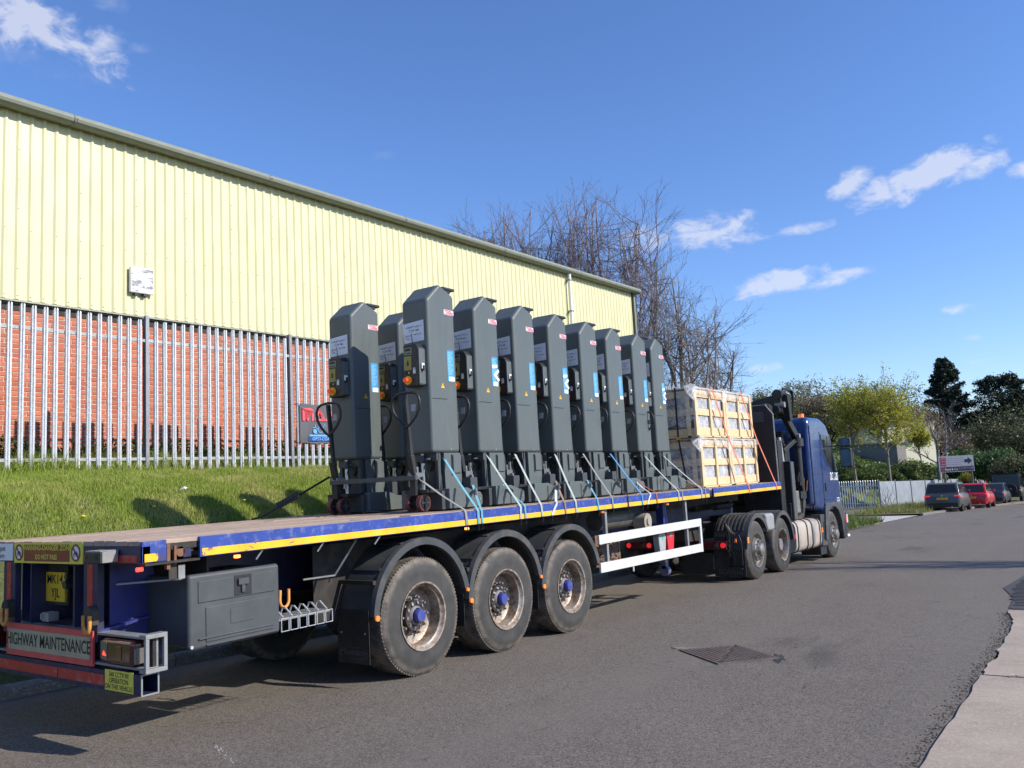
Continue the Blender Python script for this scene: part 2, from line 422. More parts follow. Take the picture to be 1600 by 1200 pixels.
def m_tyre(dust=.5):
    t = Nt('tyre_rubber')
    sx = t.n('ShaderNodeSeparateXYZ'); t.l(t.vec(), sx.inputs[0])
    r = t.math('SQRT', t.math('ADD', t.math('POWER', sx.outputs[1], 2.), t.math('POWER', sx.outputs[2], 2.)))
    base = t.mix(t.ramp(t.noise(7, 5), .3, .7), (.030,.030,.030), (.058,.056,.053))
    dn = t.noise(9, 6, .7)
    edge = t.math('MULTIPLY', t.ramp(r, .455, .50, 0, 1), t.ramp(dn, .36, .58))
    base = t.mix(t.math('MULTIPLY', edge, dust), base, (.30,.245,.195))
    base = t.mix(t.ramp(t.noise(3, 6, .7, dist=.8), .62, .7, 0, .35), base, (.16,.14,.12))
    t.col(base).rough(.72); t.bump(t.noise(60, 4), .25, .004); return t.m
def m_rim():
    t = Nt('dirty_rim')
    base = t.mix(t.ramp(t.noise(6, 6, .7), .35, .65), (.30,.25,.205), (.46,.41,.36))
    base = t.mix(t.ramp(t.noise(13, 7, .72), .44, .60, 0, .9), base, (.17,.105,.06))
    t.col(base).rough(.5); t.set(Metallic=.35); return t.m
def m_plastic_film(name='clear_plastic_film', lo=.14, hi=.66):
    t = Nt(name)
    n = t.noise(7, 5, .65, dist=1.2)
    t.col((.80,.81,.84)).rough(.16); t.bump(n, .8, .03)
    tr = t.n('ShaderNodeBsdfTransparent'); mx = t.n('ShaderNodeMixShader'); t.l(t.ramp(n, .38, .72, lo, hi), mx.inputs[0])
    out = t.N['Material Output']; t.l(tr.outputs[0], mx.inputs[1]); t.l(t.b.outputs[0], mx.inputs[2]); t.l(mx.outputs[0], out.inputs[0]); return t.m
def m_glass(name='dark_glass', col=(.02,.025,.03)):
    t = Nt(name); t.col(col).rough(.08); t.set(Specular_IOR_Level=.35); return t.m
def m_paint(name, col, rough=.25, dirt=.25):
    t = Nt(name)
    base = t.mix(t.ramp(t.noise(2.5, 5, .6), .35, .65), tuple(x*.92 for x in col), col)
    base = t.mix(t.ramp(t.noise(6, 6, .7), .55, .75, 0, dirt), base, (.16,.14,.12))
    t.col(base).rough(t.ramp(t.noise(5, 4), .3, .7, rough, rough+.15)); t.set(Coat_Weight=.35, Coat_Roughness=.12); return t.m
def m_bark(name, a, b):
    t = Nt(name); t.col(t.mix(t.ramp(t.noise(9, 6, .7, t.vec((1,1,.25))), .35, .65), a, b)).rough(.9); return t.m
def m_timber():
    t = Nt('pale_pine'); g = t.noise(26, 5, .65, t.vec((1,.5,.5)), .4)
    base = t.mix(t.ramp(g, .3, .7), (.60,.43,.24), (.77,.60,.37)); base = t.mix(t.math('MULTIPLY', t.rand(), .4), base, (.60,.46,.28))
    t.col(base).rough(.7); return t.m

ASPH = m_asphalt(); CONC = m_concrete(); GRASS = m_grass(); SOIL = m_soil('turf_soil', (.055,.075,.02), (.11,.12,.04)); GALV = m_galv(); GALVD = m_galv('shaded_galvanised_steel', (.20,.21,.23), (.30,.31,.33))  # GALVD: darker copy, shade on fence posts and rails put into the colour
BRICK = m_brick(); MORTAR = m_mortar(); CLAD = m_cladding(); PLANK = m_wood_deck()
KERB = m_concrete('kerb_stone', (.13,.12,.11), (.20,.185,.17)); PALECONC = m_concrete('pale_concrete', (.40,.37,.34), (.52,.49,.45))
ROOFG = mat('green_grey_coated_steel', (.205,.225,.18), .5, var=.1, dirt=(.16,.16,.13), dirt_amt=.3)
SOFFIT = mat('dark_flashing', (.16,.165,.14), .6, var=.1)
WHITEP = mat('white_upvc', (.78,.78,.77), .4, var=.05)
BLUE = m_chipped('blue_enamel', (.026,.058,.285), (.12,.075,.055), .35, 6, .05)
BLUED = mat('blue_chassis_paint', (.026,.036,.20), .5, var=.2, dirt=(.09,.08,.08), dirt_amt=.5)
NAVY = mat('navy_and_shaded_blue', (.018,.020,.065), .5, var=.2, dirt=(.06,.05,.05), dirt_amt=.4)
YELLOW = m_chipped('yellow_reflective_tape', (.86,.47,.018), (.05,.05,.16), .55, 7, .14)
BLACKM = mat('black_steel', (.014,.014,.016), .5, var=.3, dirt=(.07,.06,.05), dirt_amt=.35)
BLACKP = mat('black_plastic', (.020,.021,.023), .45, var=.2, dirt=(.09,.08,.07), dirt_amt=.3, bump=.15)
DIRTYB = mat('grimy_black_steel', (.022,.020,.019), .75, var=.3, dirt=(.11,.085,.06), dirt_amt=.5)
CHARC = mat('charcoal_plastic', (.060,.066,.072), .48, var=.12, dirt=(.14,.13,.12), dirt_amt=.22, bump=.2, bs=140)
MUDG = mat('grey_mudguard_plastic', (.050,.054,.060), .5, var=.15, dirt=(.20,.17,.14), dirt_amt=.4, bump=.1)
REDT = m_chipped('red_reflective_tape', (.44,.035,.028), (.07,.04,.05), .5, 9)
SIGNY = mat('sign_yellow', (.72,.66,.09), .4, var=.06, dirt=(.3,.26,.12), dirt_amt=.25)
PLATEY = mat('plate_yellow', (.80,.50,.03), .35, var=.05, dirt=(.3,.2,.05), dirt_amt=.3)
SIGNR = mat('sign_maroon', (.26,.045,.025), .45, var=.08)
MARKR = mat('marker_board_red', (.62,.085,.085), .45, var=.1, dirt=(.25,.07,.07), dirt_amt=.35)
MARKB = mat('marker_board_beige', (.40,.36,.24), .5, var=.12, dirt=(.22,.19,.13), dirt_amt=.4)
INK = mat('black_print', (.015,.015,.017), .5, var=.1)
WHITEK = mat('white_print', (.80,.80,.80), .5, var=.04)
GREYST = mat('worn_grey_steel', (.27,.28,.28), .5, .3, var=.2, dirt=(.15,.13,.11), dirt_amt=.4)
ALU = mat('white_aluminium_rail', (.60,.61,.60), .45, .05, var=.05, dirt=(.4,.37,.33), dirt_amt=.3)
TYRE = m_tyre(.5); TYRE2 = m_tyre(.35); RIM = m_rim()
CHROME = mat('bright_steel', (.62,.61,.60), .25, .9, var=.1, dirt=(.25,.2,.15), dirt_amt=.3)
HUBB = mat('blue_hub_paint', (.045,.062,.28), .45, var=.15, dirt=(.2,.16,.13), dirt_amt=.4)
HUBG = mat('grimy_hub_casting', (.23,.22,.24), .6, .2, var=.2, dirt=(.16,.10,.06), dirt_amt=.6)
AMBER = emit('amber_marker', (.95,.22,.04), .35); AMBERLIT = emit('lit_amber_marker', (1.,.22,.04), 4.); REDLIT = emit('lit_red_marker', (1.,.03,.02), 4.)
REDLENS = mat('red_lens', (.42,.020,.018), .2, var=.1, coat=.5); REDBRIGHT = emit('bright_red_lens', (.85,.03,.04), .5); ORLENS = mat('orange_lens', (.12,.03,.012), .2, var=.1, coat=.5); DARKLENS = mat('dark_red_lens', (.055,.009,.008), .15, var=.1, coat=.6); GLASSL = mat('clear_lens', (.13,.12,.11), .15, var=.1, coat=.5)
GALVR = mat('orange_shackle_paint', (.68,.30,.07), .5, var=.2, dirt=(.12,.07,.04), dirt_amt=.5)
RUST = mat('rusty_steel', (.20,.10,.055), .85, var=.3, dirt=(.08,.05,.04), dirt_amt=.5)
GLASS = m_glass(); FILM = m_plastic_film(); MILKY = m_plastic_film('milky_plastic_film', .42, .88); PINE = m_timber()
# ------------------------------------------------------------------ ground, road, pavements
def xoff(y): return .0042*(y-36)**2 if y > 36 else 0.          # the road bends gently right in the distance
def zg(y):
    if y < 110: return zr(y)
    return zr(110)-.0245*20*(1-math.exp(-(y-110)/20))
def grid_sheet(xs, ys, zf, jit=0):
    mb = MB(); nx = len(xs)
    for y in ys:
        for x in xs: mb.v.append(zf(x, y))
    for j in range(len(ys)-1):
        for i in range(nx-1):
            mb.f.append((j*nx+i, j*nx+i+1, (j+1)*nx+i+1, (j+1)*nx+i)); mb.m.append(0)
    return mb
ys_far = [-60,-30,-15]+[float(v) for v in range(-10, 111, 4)]+[120,140,170,220,300,450,700,1200]
GROUNDM = m_soil('rough_ground', (.075,.095,.03), (.16,.16,.07))
grit = None
struct('ground', grid_sheet([-900,-400,-150,-60,-30,-15,-9,-4,0,4,10,20,40,80,160,400,900], ys_far, lambda x, y: (x, y, zg(y)-.03)), GROUNDM, fix=False)
ys_road = [float(v)*.5 for v in range(-24, 80)]+[40+v*2. for v in range(0, 36)]
struct('road', grid_sheet([-2.82,-1.4,0,1.4,2.8,4.2], ys_road, lambda x, y: (x+xoff(y), y, zg(y)+.0)), ASPH, fix=False)
# kerb on the nearside
def strip(x0, x1, ys, z0, z1):
    mb = MB()
    for a, b in zip(ys[:-1], ys[1:]):
        mb.hexa([(x0+xoff(a),a,zg(a)+z0),(x1+xoff(a),a,zg(a)+z0),(x1+xoff(b),b-.006,zg(b)+z0),(x0+xoff(b),b-.006,zg(b)+z0),(x0+xoff(a),a,zg(a)+z1),(x1+xoff(a),a,zg(a)+z1),(x1+xoff(b),b-.006,zg(b)+z1),(x0+xoff(b),b-.006,zg(b)+z1)])
    return mb
kerb = tag(bpy.data.objects.new('kerb', None), None, None, None, 'structure'); COL.objects.link(kerb)
ks0 = None
for i in range(0, 64):
    y = -8+.915*i
    if y > 33.5: continue
    zt = zg(y)
    if ks0 is None:
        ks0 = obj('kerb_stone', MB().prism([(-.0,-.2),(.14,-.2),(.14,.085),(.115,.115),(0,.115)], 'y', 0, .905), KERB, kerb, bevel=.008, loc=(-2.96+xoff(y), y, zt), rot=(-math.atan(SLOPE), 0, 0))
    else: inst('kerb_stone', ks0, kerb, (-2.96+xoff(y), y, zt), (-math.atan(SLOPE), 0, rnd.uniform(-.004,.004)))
# concrete apron on the offside, two slabs with a broken joint, ragged edge against the tarmac
def slab(name, y0, y1, seed, parent):
    r = random.Random(seed); mb = MB(); n = 44; top = []
    for i in range(n+1):
        y = y0+(y1-y0)*i/n
        e = 4.20+.05*mnoise.noise((y*1.7, seed, 0))+.022*mnoise.noise((y*7, seed, 3))
        if y > 7.4: e -= .16*((y-7.4)/1.35)
        top.append((e, y))
    poly = [(9.5, y0+.01)]+[(9.5, y1-.01)]+top[::-1]
    # follow the slope
    vs = [(x, y, zr(y)+.016) for x, y in poly]+[(x+(-.004 if x < 9 else 0), y, zr(y)-.1) for x, y in poly]
    k = len(poly); mb.add(vs, [tuple(range(k))[::-1], tuple(range(k, 2*k))]+[(i,(i+1)%k,(i+1)%k+k,i+k) for i in range(k)])
    return obj(name, mb, CONC, parent)
apron = tag(bpy.data.objects.new('concrete_apron', None), None, None, None, 'structure'); COL.objects.link(apron)
slab('slab', -4.5, 4.70, 1, apron); slab('slab', 4.735, 8.72, 5, apron)
# crumbled joint, stones and a dark hollow at its end
jm = MB()
for i in range(230):
    t = rnd.random(); x = 4.38+t*2.6; y = 4.72+rnd.gauss(0,.035)+.05*math.sin(x*3); s = rnd.uniform(.008,.028)
    mz = zr(y)+.016
    jm.add([(x+rnd.uniform(-s,s), y+rnd.uniform(-s,s), mz+rnd.uniform(0,s*.7)) for _ in range(6)], [(0,1,2),(0,2,3),(0,3,4),(1,2,5),(3,4,5)])
tag(obj('crumbled_joint', jm, PALECONC, apron), kind='stuff')
gm = MB()
for i in range(1500):
    y = rnd.uniform(-3, 8.6); x = 4.17+.05*mnoise.noise((y*1.7, 1 if y < 4.7 else 5, 0))-abs(rnd.gauss(0,.05))-(.16*((y-7.4)/1.35) if y > 7.4 else 0); q = rnd.uniform(.003,.010); z = zr(y)
    gm.add([(x-q,y-q*.6,z),(x+q,y-q*.5,z),(x+q*.3,y+q,z),(x,y,z+q*.8)], [(0,1,3),(1,2,3),(2,0,3)])
tag(obj('gutter_grit', gm, mat('dark_grit', (.075,.062,.05), .95, var=.5, vs=40)), 'dark loose grit gathered along the edge of the concrete apron', 'grit', None, 'stuff')
# tarmac entrance beyond the apron, its shade put into the dark colour
drk = Nt('shaded_tarmac'); drk.col(drk.mix(drk.noise(60, 4), (.030,.030,.033), (.065,.064,.064))).rough(.85); drk.bump(drk.noise(150, 3), .5, .005)
sd = MB(); pts = [(4.02,8.9),(9.5,8.9),(9.5,24),(4.2,24),(4.15,16),(3.86,13),(3.75,11.2),(3.98,10.0)]
sd.add([(x,y,zr(y)+.008) for x,y in pts], [tuple(range(len(pts)))])
struct('side_entrance', sd, drk.m, 'ribbed tarmac entrance on the right side of the road, coloured dark as in shade')
ribs = MB()
for i in range(26):
    y = 9.2+i*.16; x0 = 4.02-.16*math.sin((y-9.2)/4.4*PI)
    ribs.box(x0+rnd.uniform(0,.06), 9.4, y, y+.07, zr(y), zr(y)+.014)
sr = obj('raised_rib', ribs, drk.m); sr['kind'] = 'stuff'; sr.parent = bpy.data.objects['side_entrance']

# manhole cover let into the road
mh = root('manhole_cover', 'rusty brown cast iron manhole cover with studded tread, set askew in the road', 'manhole cover', (2.02, 4.82, zr(4.82)), (Matrix.Rotation(-math.atan(SLOPE), 3, 'X') @ Matrix.Rotation(math.radians(-40), 3, 'Z')).to_euler())
IRON = mat('rusty_cast_iron', (.115,.098,.090), .75, .2, var=.25, dirt=(.17,.10,.08), dirt_amt=.5)
fr = MB()
W, H = .37, .29
for (a,b,c_,d_) in [(-W-.03,W+.03,-H-.03,-H),(-W-.03,W+.03,H,H+.03),(-W-.03,-W,-H,H),(W,W+.03,-H,H)]: fr.box(a,b,c_,d_,-.02,.012)
obj('frame', fr, IRON, mh, bevel=.003)
for sgn in (-1, 1):
    pl = MB(); g = .006
    tri = [(-W+.004,-H+.004),(W-.010,-H+.004),(-W+.004,H-.010)] if sgn < 0 else [(W-.004,H-.004),(-W+.010,H-.004),(W-.004,-H+.010)]
    pl.prism(tri, 'z', -.02, .004)
    cov = obj('cover_plate', pl, mat('dark_cast_iron', (.042,.037,.035), .8, .1, var=.3, dirt=(.085,.068,.055), dirt_amt=.4), mh)
    st = MB()
    for i in range(15):
        for j in range(12):
            x = -W+.035+i*.05; y = -H+.03+j*.048
            side = (x/W + y/H)
            if (sgn < 0 and side < -.09) or (sgn > 0 and side > .09): st.box(x-.015,x+.015,y-.015,y+.015,.002,.012)
    obj('tread_studs', st, IRON, cov)['kind'] = 'stuff'
def ragged(n, rx, ry, jit, z, seed, thick=.02):
    r = random.Random(seed); mb = MB(); pts = []
    for i in range(n):
        t = 2*PI*i/n; k = 1+r.uniform(-jit, jit); pts.append((rx*k*math.cos(t), ry*k*math.sin(t)))
    mb.prism(pts, 'z', z-thick, z); return mb
obj('mortar_patch', ragged(22, .13, .07, .4, .0055, 3), mat('old_mortar', (.20,.17,.14), .95, var=.3, bump=.8, bs=60), mh, loc=(-.46,-.20,0), rot=(0,0,.9))
obj('broken_edge', ragged(30, .20, .045, .5, .0055, 8), mat('broken_tarmac', (.035,.034,.033), .95, var=.4, bump=.8, bs=60), mh, loc=(.36,.33,0), rot=(0,0,-.6))
# pale scuffs on the tarmac are small shallow patches of bare chippings
chip = MB()
for (x, y, n, l) in [(1.75,4.05,70,.75),(1.0,-.35,60,.9),(.35,.35,40,.55),(3.1,9.4,50,.25),(3.9,1.35,60,.3)]:
    for i in range(n):
        t = rnd.uniform(-.5,.5)*l; px, py = x+t*.85+rnd.gauss(0,.012), y-t*.35+rnd.gauss(0,.012); s = rnd.uniform(.004,.011); z = zr(py)
        chip.add([(px-s,py-s*.6,z),(px+s,py-s*.5,z),(px+s*.3,py+s,z),(px,py,z+s*.8)], [(0,1,3),(1,2,3),(2,0,3)])
tag(obj('road_chippings', chip, mat('chipping_grey', (.24,.22,.20), .9)), 'pale loose chippings scattered in short scuffs on the tarmac', 'chippings', None, 'stuff')

# ------------------------------------------------------------------ grass bank
PROF = [(-2.96,.0),(-3.3,.42),(-3.9,1.10),(-4.4,1.52),(-4.9,1.79),(-5.6,1.98),(-6.9,2.21),(-7.8,2.42),(-8.9,2.60),(-11,2.7),(-16,2.7)]
def bank_z(x, y):
    for (a, za), (b, zb) in zip(PROF[:-1], PROF[1:]):
        if b <= x <= a: z = za+(zb-za)*(a-x)/(a-b); break
    else: z = PROF[-1][1] if x < PROF[-1][0] else 0.
    f = 1. if y < 24 else max(0., 1-(y-24)/9); f = f*f*(3-2*f)
    base = zg(y)+.10
    k = min(1, (-2.96-x)/1.6) if x < -2.96 else 0      # foot of the bank follows the road
    top = z+(1-k)*base
    w = .05*mnoise.noise((x*.9, y*.9, 2))+.02*mnoise.noise((x*3, y*3, 5)) if x < -3.05 else 0
    return base+(top-base)*f+w
bxs = [-2.962,-3.02]+[-3.15-.25*i for i in range(25)]+[-10,-12,-16,-22]
bys = [-9+.5*i for i in range(66)]+[25,27,29,31,33.5]
struct('grass_bank', grid_sheet(bxs, bys, lambda x, y: (x, y, bank_z(x, y))), SOIL, 'mown grass bank rising from the kerb to the palisade fence', fix=False, smooth=60)
def blades(n, region, zf, hmin, hmax, seed, w=.006, lean=.5):
    """n grass blades as single triangles"""
    r = np.random.default_rng(seed); x = r.uniform(region[0], region[1], n); y = r.uniform(region[2], region[3], n)
    z = np.array([zf(a, b) for a, b in zip(x, y)])
    clump = np.array([mnoise.noise((a*2.1, b*2.1, 9)) for a, b in zip(x, y)])
    h = r.uniform(hmin, hmax, n)*(1+.7*clump); an = r.uniform(0, 2*PI, n); ln = r.uniform(0, lean, n)*h; la = r.uniform(0, 2*PI, n); ww = r.uniform(.6, 1.4, n)*w
    dx, dy = np.cos(an)*ww, np.sin(an)*ww
    v = np.empty((n, 3, 3)); v[:,0] = np.stack([x-dx, y-dy, z-.01], 1); v[:,1] = np.stack([x+dx, y+dy, z-.01], 1); v[:,2] = np.stack([x+np.cos(la)*ln, y+np.sin(la)*ln, z+h], 1)
    me = bpy.data.meshes.new('grass'); me.vertices.add(n*3); me.vertices.foreach_set('co', v.ravel()); me.loops.add(n*3); me.loops.foreach_set('vertex_index', np.arange(n*3, dtype=np.int32))
    me.polygons.add(n); me.polygons.foreach_set('loop_start', np.arange(0, n*3, 3, dtype=np.int32)); me.polygons.foreach_set('loop_total', np.full(n, 3, dtype=np.int32)); me.update(); me.validate(); return me
tag(obj('grass', blades(230000, (-7.2,-4.0,-.5,11.5), bank_z, .03, .085, 4, .0055, .9), GRASS), 'short green grass with straw-coloured tufts covering the bank', 'grass', None, 'stuff')
tag(obj('long_grass', blades(26000, (-7.35,-6.75,-.8,12), bank_z, .08, .26, 5, .006, .8), GRASS), 'longer rough grass along the foot of the palisade fence', 'grass', None, 'stuff')
WEED = m_leaf('weed_leaves', (.045,.085,.02), (.10,.16,.045), .3)
def leaf_cloud(n, posf, size, seed, up=.3):
    r = np.random.default_rng(seed); P = np.array([posf(r) for _ in range(n)])
    nrm = r.normal(size=(n,3)); nrm[:,2] = np.abs(nrm[:,2])+up; nrm /= np.linalg.norm(nrm, axis=1)[:,None]
    a = np.cross(nrm, r.normal(size=(n,3))); a /= np.linalg.norm(a, axis=1)[:,None]; b = np.cross(nrm, a)
    s = r.uniform(.6, 1.4, (n,1))*size
    v = np.empty((n,4,3)); v[:,0] = P-a*s; v[:,1] = P-b*s*.5; v[:,2] = P+a*s; v[:,3] = P+b*s*.5
    me = bpy.data.meshes.new('leaves'); me.vertices.add(n*4); me.vertices.foreach_set('co', v.ravel()); me.loops.add(n*4); me.loops.foreach_set('vertex_index', np.arange(n*4, dtype=np.int32))
    me.polygons.add(n); me.polygons.foreach_set('loop_start', np.arange(0, n*4, 4, dtype=np.int32)); me.polygons.foreach_set('loop_total', np.full(n, 4, dtype=np.int32)); me.update(); me.validate(); return me
def weedpos(r):
    y = r.uniform(-.5, 12); x = -8.72+abs(r.normal())*.55+.03*(y-2.6); h = max(.02, .26+.22*mnoise.noise((y*1.8, 3, 1)))*max(.15, 1-(x+8.72)/1.5)
    return (x, y, bank_z(x, y)+r.uniform(0, h))
tag(obj('weeds', leaf_cloud(16000, weedpos, .032, 6), WEED), 'dark leafy weeds growing between the fence and the brick wall', 'weeds', None, 'stuff')
# dandelions
DAND = mat('dandelion_yellow', (.85,.62,.02), .6, var=.1); STEM = mat('green_stem', (.12,.2,.05), .6)
d0 = None
def on_bank(px, py):
    d = ray(px, py); t = 4.
    while t < 30:
        p = CAM_LOC+d*t
        if p.x < -3 and p.z < bank_z(p.x, p.y): return p
        t += .02
    return None
for (px, py, lab) in [(42,729,'yellow dandelion at the fence foot nearest the left edge'),(130,817,'yellow dandelion low on the bank above the warning sign'),(241,801,'yellow dandelion just left of the first column shadow'),(306,732,'yellow dandelion against the fence right of the first post'),(382,790,'yellow dandelion between the second and third column shadows')]:
    p = on_bank(px, py)
    if p is None: continue
    if d0 is None:
        d0 = root('dandelion', lab, 'flower', p, (0,0,0), 'dandelions on the bank')
        fl = MB(); fl.lathe([(0,.004),(.0,.022),(.012,.026),(.018,.012),(.02,.001)], 'z', (0,0,.07), 12, close=False); obj('flower_head', fl, DAND, d0, smooth=60)
        obj('stem', MB().tube([(0,0,-.05),(0,0,.07)], .003, 5), STEM, d0)
        dd = d0
    else: dd = copy_tree(d0)
    dd.location = p; dd['label'] = lab
for (px, py, lab) in [(287,774,'scrap of pale litter on grass above the second column shadow'),(430,727,'scrap of pale litter at fence foot left of the banner')]:
    p = on_bank(px, py)
    tag(obj('litter', MB().add([(-.06,-.03,.08),(.07,-.02,.085),(.05,.03,.10),(-.04,.035,.09),(0,0,.12)], [(0,1,4),(1,2,4),(2,3,4),(3,0,4)]), WHITEP, None, loc=p), lab, 'litter', 'litter on the bank')

# ------------------------------------------------------------------ warehouse
WR = math.radians(-2.0); WO = Vector((-8.9, 2.6, 0))
wh = root('warehouse', 'long warehouse with cream ribbed metal cladding above a red brick wall', 'building', WO, (0,0,WR))
WY0, WY1 = -9.0, 21.22
core = MB(); core.box(-14, -.13, WY0, WY1, 2.3, 8.1); obj('building_core', core, mat('inner_wall', (.25,.25,.24), .8), wh)
bw = obj('brick_wall', MB().box(-.13, -.010, WY0, WY1-.05, 2.2, 5.0), MORTAR, wh)
CH, BLn = .0775, .2325
def bmesh_brick(w, seed):
    r = random.Random(seed); j = lambda: r.uniform(-.0022,.0022); mb = MB(); d = .016
    x0, x1 = -.02, .0
    mb.hexa([(x0,0+j(),0+j()),(x1+j(),.003+j(),.003+j()),(x1+j(),w-.003+j(),.003+j()),(x0,w,0),(x0,0,CH-.011),(x1+j(),.003+j(),CH-.014+j()),(x1+j(),w-.003+j(),CH-.014+j()),(x0,w,CH-.011)])
    return mb
vars_ = []
cells = []
rows = int((4.93-2.60)/CH)
for k in range(rows):
    z = 2.60+k*CH; o = (BLn/2 if k % 2 else 0)
    n = int((13-WY0)/BLn)
    for i in range(n): cells.append((WY0+o+i*BLn, z))
vis = sorted([c for c in cells if c[0] > .25], key=lambda c: c[0])
near = set(vis[:300]); rest = MB(); r_ = random.Random(5)
for c in cells:
    if c in near:
        if len(vars_) < 6:
            b = obj('brick', bmesh_brick(BLn-.011, len(vars_)), BRICK, bw, loc=(r_.uniform(-.002,.002), c[0], c[1])); vars_.append(b)
        else: inst('brick', r_.choice(vars_), bw, (r_.uniform(-.003,.003), c[0]+r_.uniform(-.001,.001), c[1]))
    elif c[0] > -6:
        m = bmesh_brick(BLn-.011, r_.randrange(40)); rest.add([(x, y+c[0], z+c[1]) for x, y, z in m.v], m.f)
rb = obj('further_bricks', rest, BRICK, bw, fix=False); rb['kind'] = 'stuff'
# movement joint and damp course line show as plain geometry
# cladding: one sheet per metre, five trapezoid ribs
def clad_sheet(z0, z1):
    prof = []                                   # (y, x)
    for i in range(5):
        b = i*.2
        prof += [(b,.0),(b+.118,.0),(b+.150,.026),(b+.180,.026)]
        if i < 4: prof += []
    prof.append((1.0,.0)); mb = MB(); n = len(prof)
    for z in (z0, z1):
        for y, x in prof: mb.v.append((x+.03, y, z))
    for i in range(n-1): mb.f.append((i,i+1,n+i+1,n+i)); mb.m.append(0)
    return mb
cs0 = None; k = 0
yy = WY0
while yy < WY1-.9:
    if cs0 is None: cs0 = obj('cladding_sheet', clad_sheet(5.09, 8.32), CLAD, wh, loc=(0,yy,0))
    else: inst('cladding_sheet', cs0, wh, (rnd.uniform(-.001,.001), yy, 0))
    yy += 1.0
sw = MB()
for i in range(151):
    y = WY0+.175+i*.2
    for z in ((5.16, 5.19) if False else (5.15,)): sw.cyl((.054,y-.01,z),(.061,y-.01,z),.011,.008,6)
    if i % 2 == 0:
        for z in (6.25,): sw.cyl((.054,y-.01,z),(.061,y-.01,z),.011,.008,6)
    if i % 5 == 2:
        for z in (5.6,6.6,7.1,7.6): sw.cyl((.054,y-.01,z),(.061,y-.01,z),.011,.008,6)
obj('fixing_screws', sw, mat('screw_cap', (.12,.12,.10), .5), wh)['kind'] = 'stuff'
fl = MB(); fl.prism([(.0,5.10),(.085,5.07),(.09,5.045),(.03,5.06),(.0,5.0)], 'y', WY0, WY1); obj('drip_flashing', fl, ROOFG, wh)
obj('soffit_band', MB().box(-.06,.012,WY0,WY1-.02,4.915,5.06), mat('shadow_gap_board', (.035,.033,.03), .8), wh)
# eave gutter in lengths, corner flashing, downpipe, roof
g0 = None
for i in range(8):
    y0 = WY1+.12-4.0*(i+1); y1 = y0+3.992
    if g0 is None: g0 = obj('gutter', MB().prism([(.03,8.245),(.23,8.225),(.295,8.265),(.315,8.32),(.28,8.39),(.16,8.43),(.03,8.44)], 'y', 0, 3.992), ROOFG, wh, loc=(0,y0,0), bevel=.006)
    else: inst('gutter', g0, wh, (0, y0, 0))
jn = MB()
for i in range(8):
    y = WY1+.12-4.0*(i+1)
    for dz, x in ((8.29,.305),(8.375,.285),(8.32,.315)): jn.cyl((x-.004,y+.04,dz),(x+.006,y+.04,dz),.010,n=6)
obj('gutter_rivets', jn, INK, wh)['kind'] = 'stuff'
obj('roof', MB().prism([(.05,8.43),(-7,9.2),(-14,8.43),(-14,8.33),(.05,8.33)], 'y', WY0, WY1+.1), ROOFG, wh)
obj('corner_flashing', MB().prism([(-.05,WY1-.10),(.085,WY1-.10),(.085,WY1+.02),(-.05,WY1+.02)], 'z', 5.06, 8.3), ROOFG, wh)
dp = obj('downpipe', MB().cyl((.16,16.84,2.6),(.16,16.84,8.26),.055,n=16), WHITEP, wh, smooth=50)
for z in (7.0, 5.6, 8.0): obj('pipe_bracket', MB().box(.03,.22,16.77,16.91,z,z+.04), GREYST, dp)
for z in (3.2,): pass
# white box lamp unit on the cladding
wb = obj('wall_box', MB().box(.07,.135,2.415,2.86,5.48,5.95), WHITEP, wh, bevel=.012)
t = Nt('scuffed_white_face'); sc = t.noise(3.2, 6, .7, t.vec((1,1,4.)), .6)
t.col(t.mix(t.ramp(sc, .50, .56, 0, .9), (.78,.78,.78), (.20,.20,.20))).rough(.2)
obj('box_face', MB().box(.135,.139,2.43,2.845,5.50,5.93), t.m, wb)
for y in (2.53, 2.70): obj('box_bracket', MB().box(.05,.12,y-.03,y+.03,5.44,5.48), BLACKM, wb)

# ------------------------------------------------------------------ palisade fence
FX = 2.0                                          # in front of the wall
FB = 2.2
def pale_mesh(h=2.38):
    pr = [(-.037,0),(-.028,.013),(-.010,.010),(0,.001),(.010,.010),(.028,.013),(.037,0)]; top = [.055,.015,.0,.06,.0,.015,.055]
    mb = MB(); n = len(pr)
    for th in (0, -.0035):
        for (u, d) in pr: mb.v.append((d+th, u, -.15))
        for (u, d), tz in zip(pr, top): mb.v.append((d+th-(.012 if tz < .03 else 0)*(-1), u*(1.0), h-tz))
    for i in range(n-1):
        mb.f.append((i,i+1,n+i+1,n+i)); mb.f.append((2*n+i+1,2*n+i,3*n+i,3*n+i+1)); mb.f.append((n+i,n+i+1,3*n+i+1,3*n+i))
    mb.f.append((0,n,3*n,2*n)); mb.f.append((n-1,2*n-1,4*n-1,3*n-1)); mb.m = [0]*len(mb.f)
    return mb
pf = root('palisade_fence', 'tall galvanised steel palisade fence on the grass bank before the brick wall', 'fence', WO, (0,0,WR))
pale0 = None; post0 = None; rail0 = None
P0 = 1.684; PW = 2.757
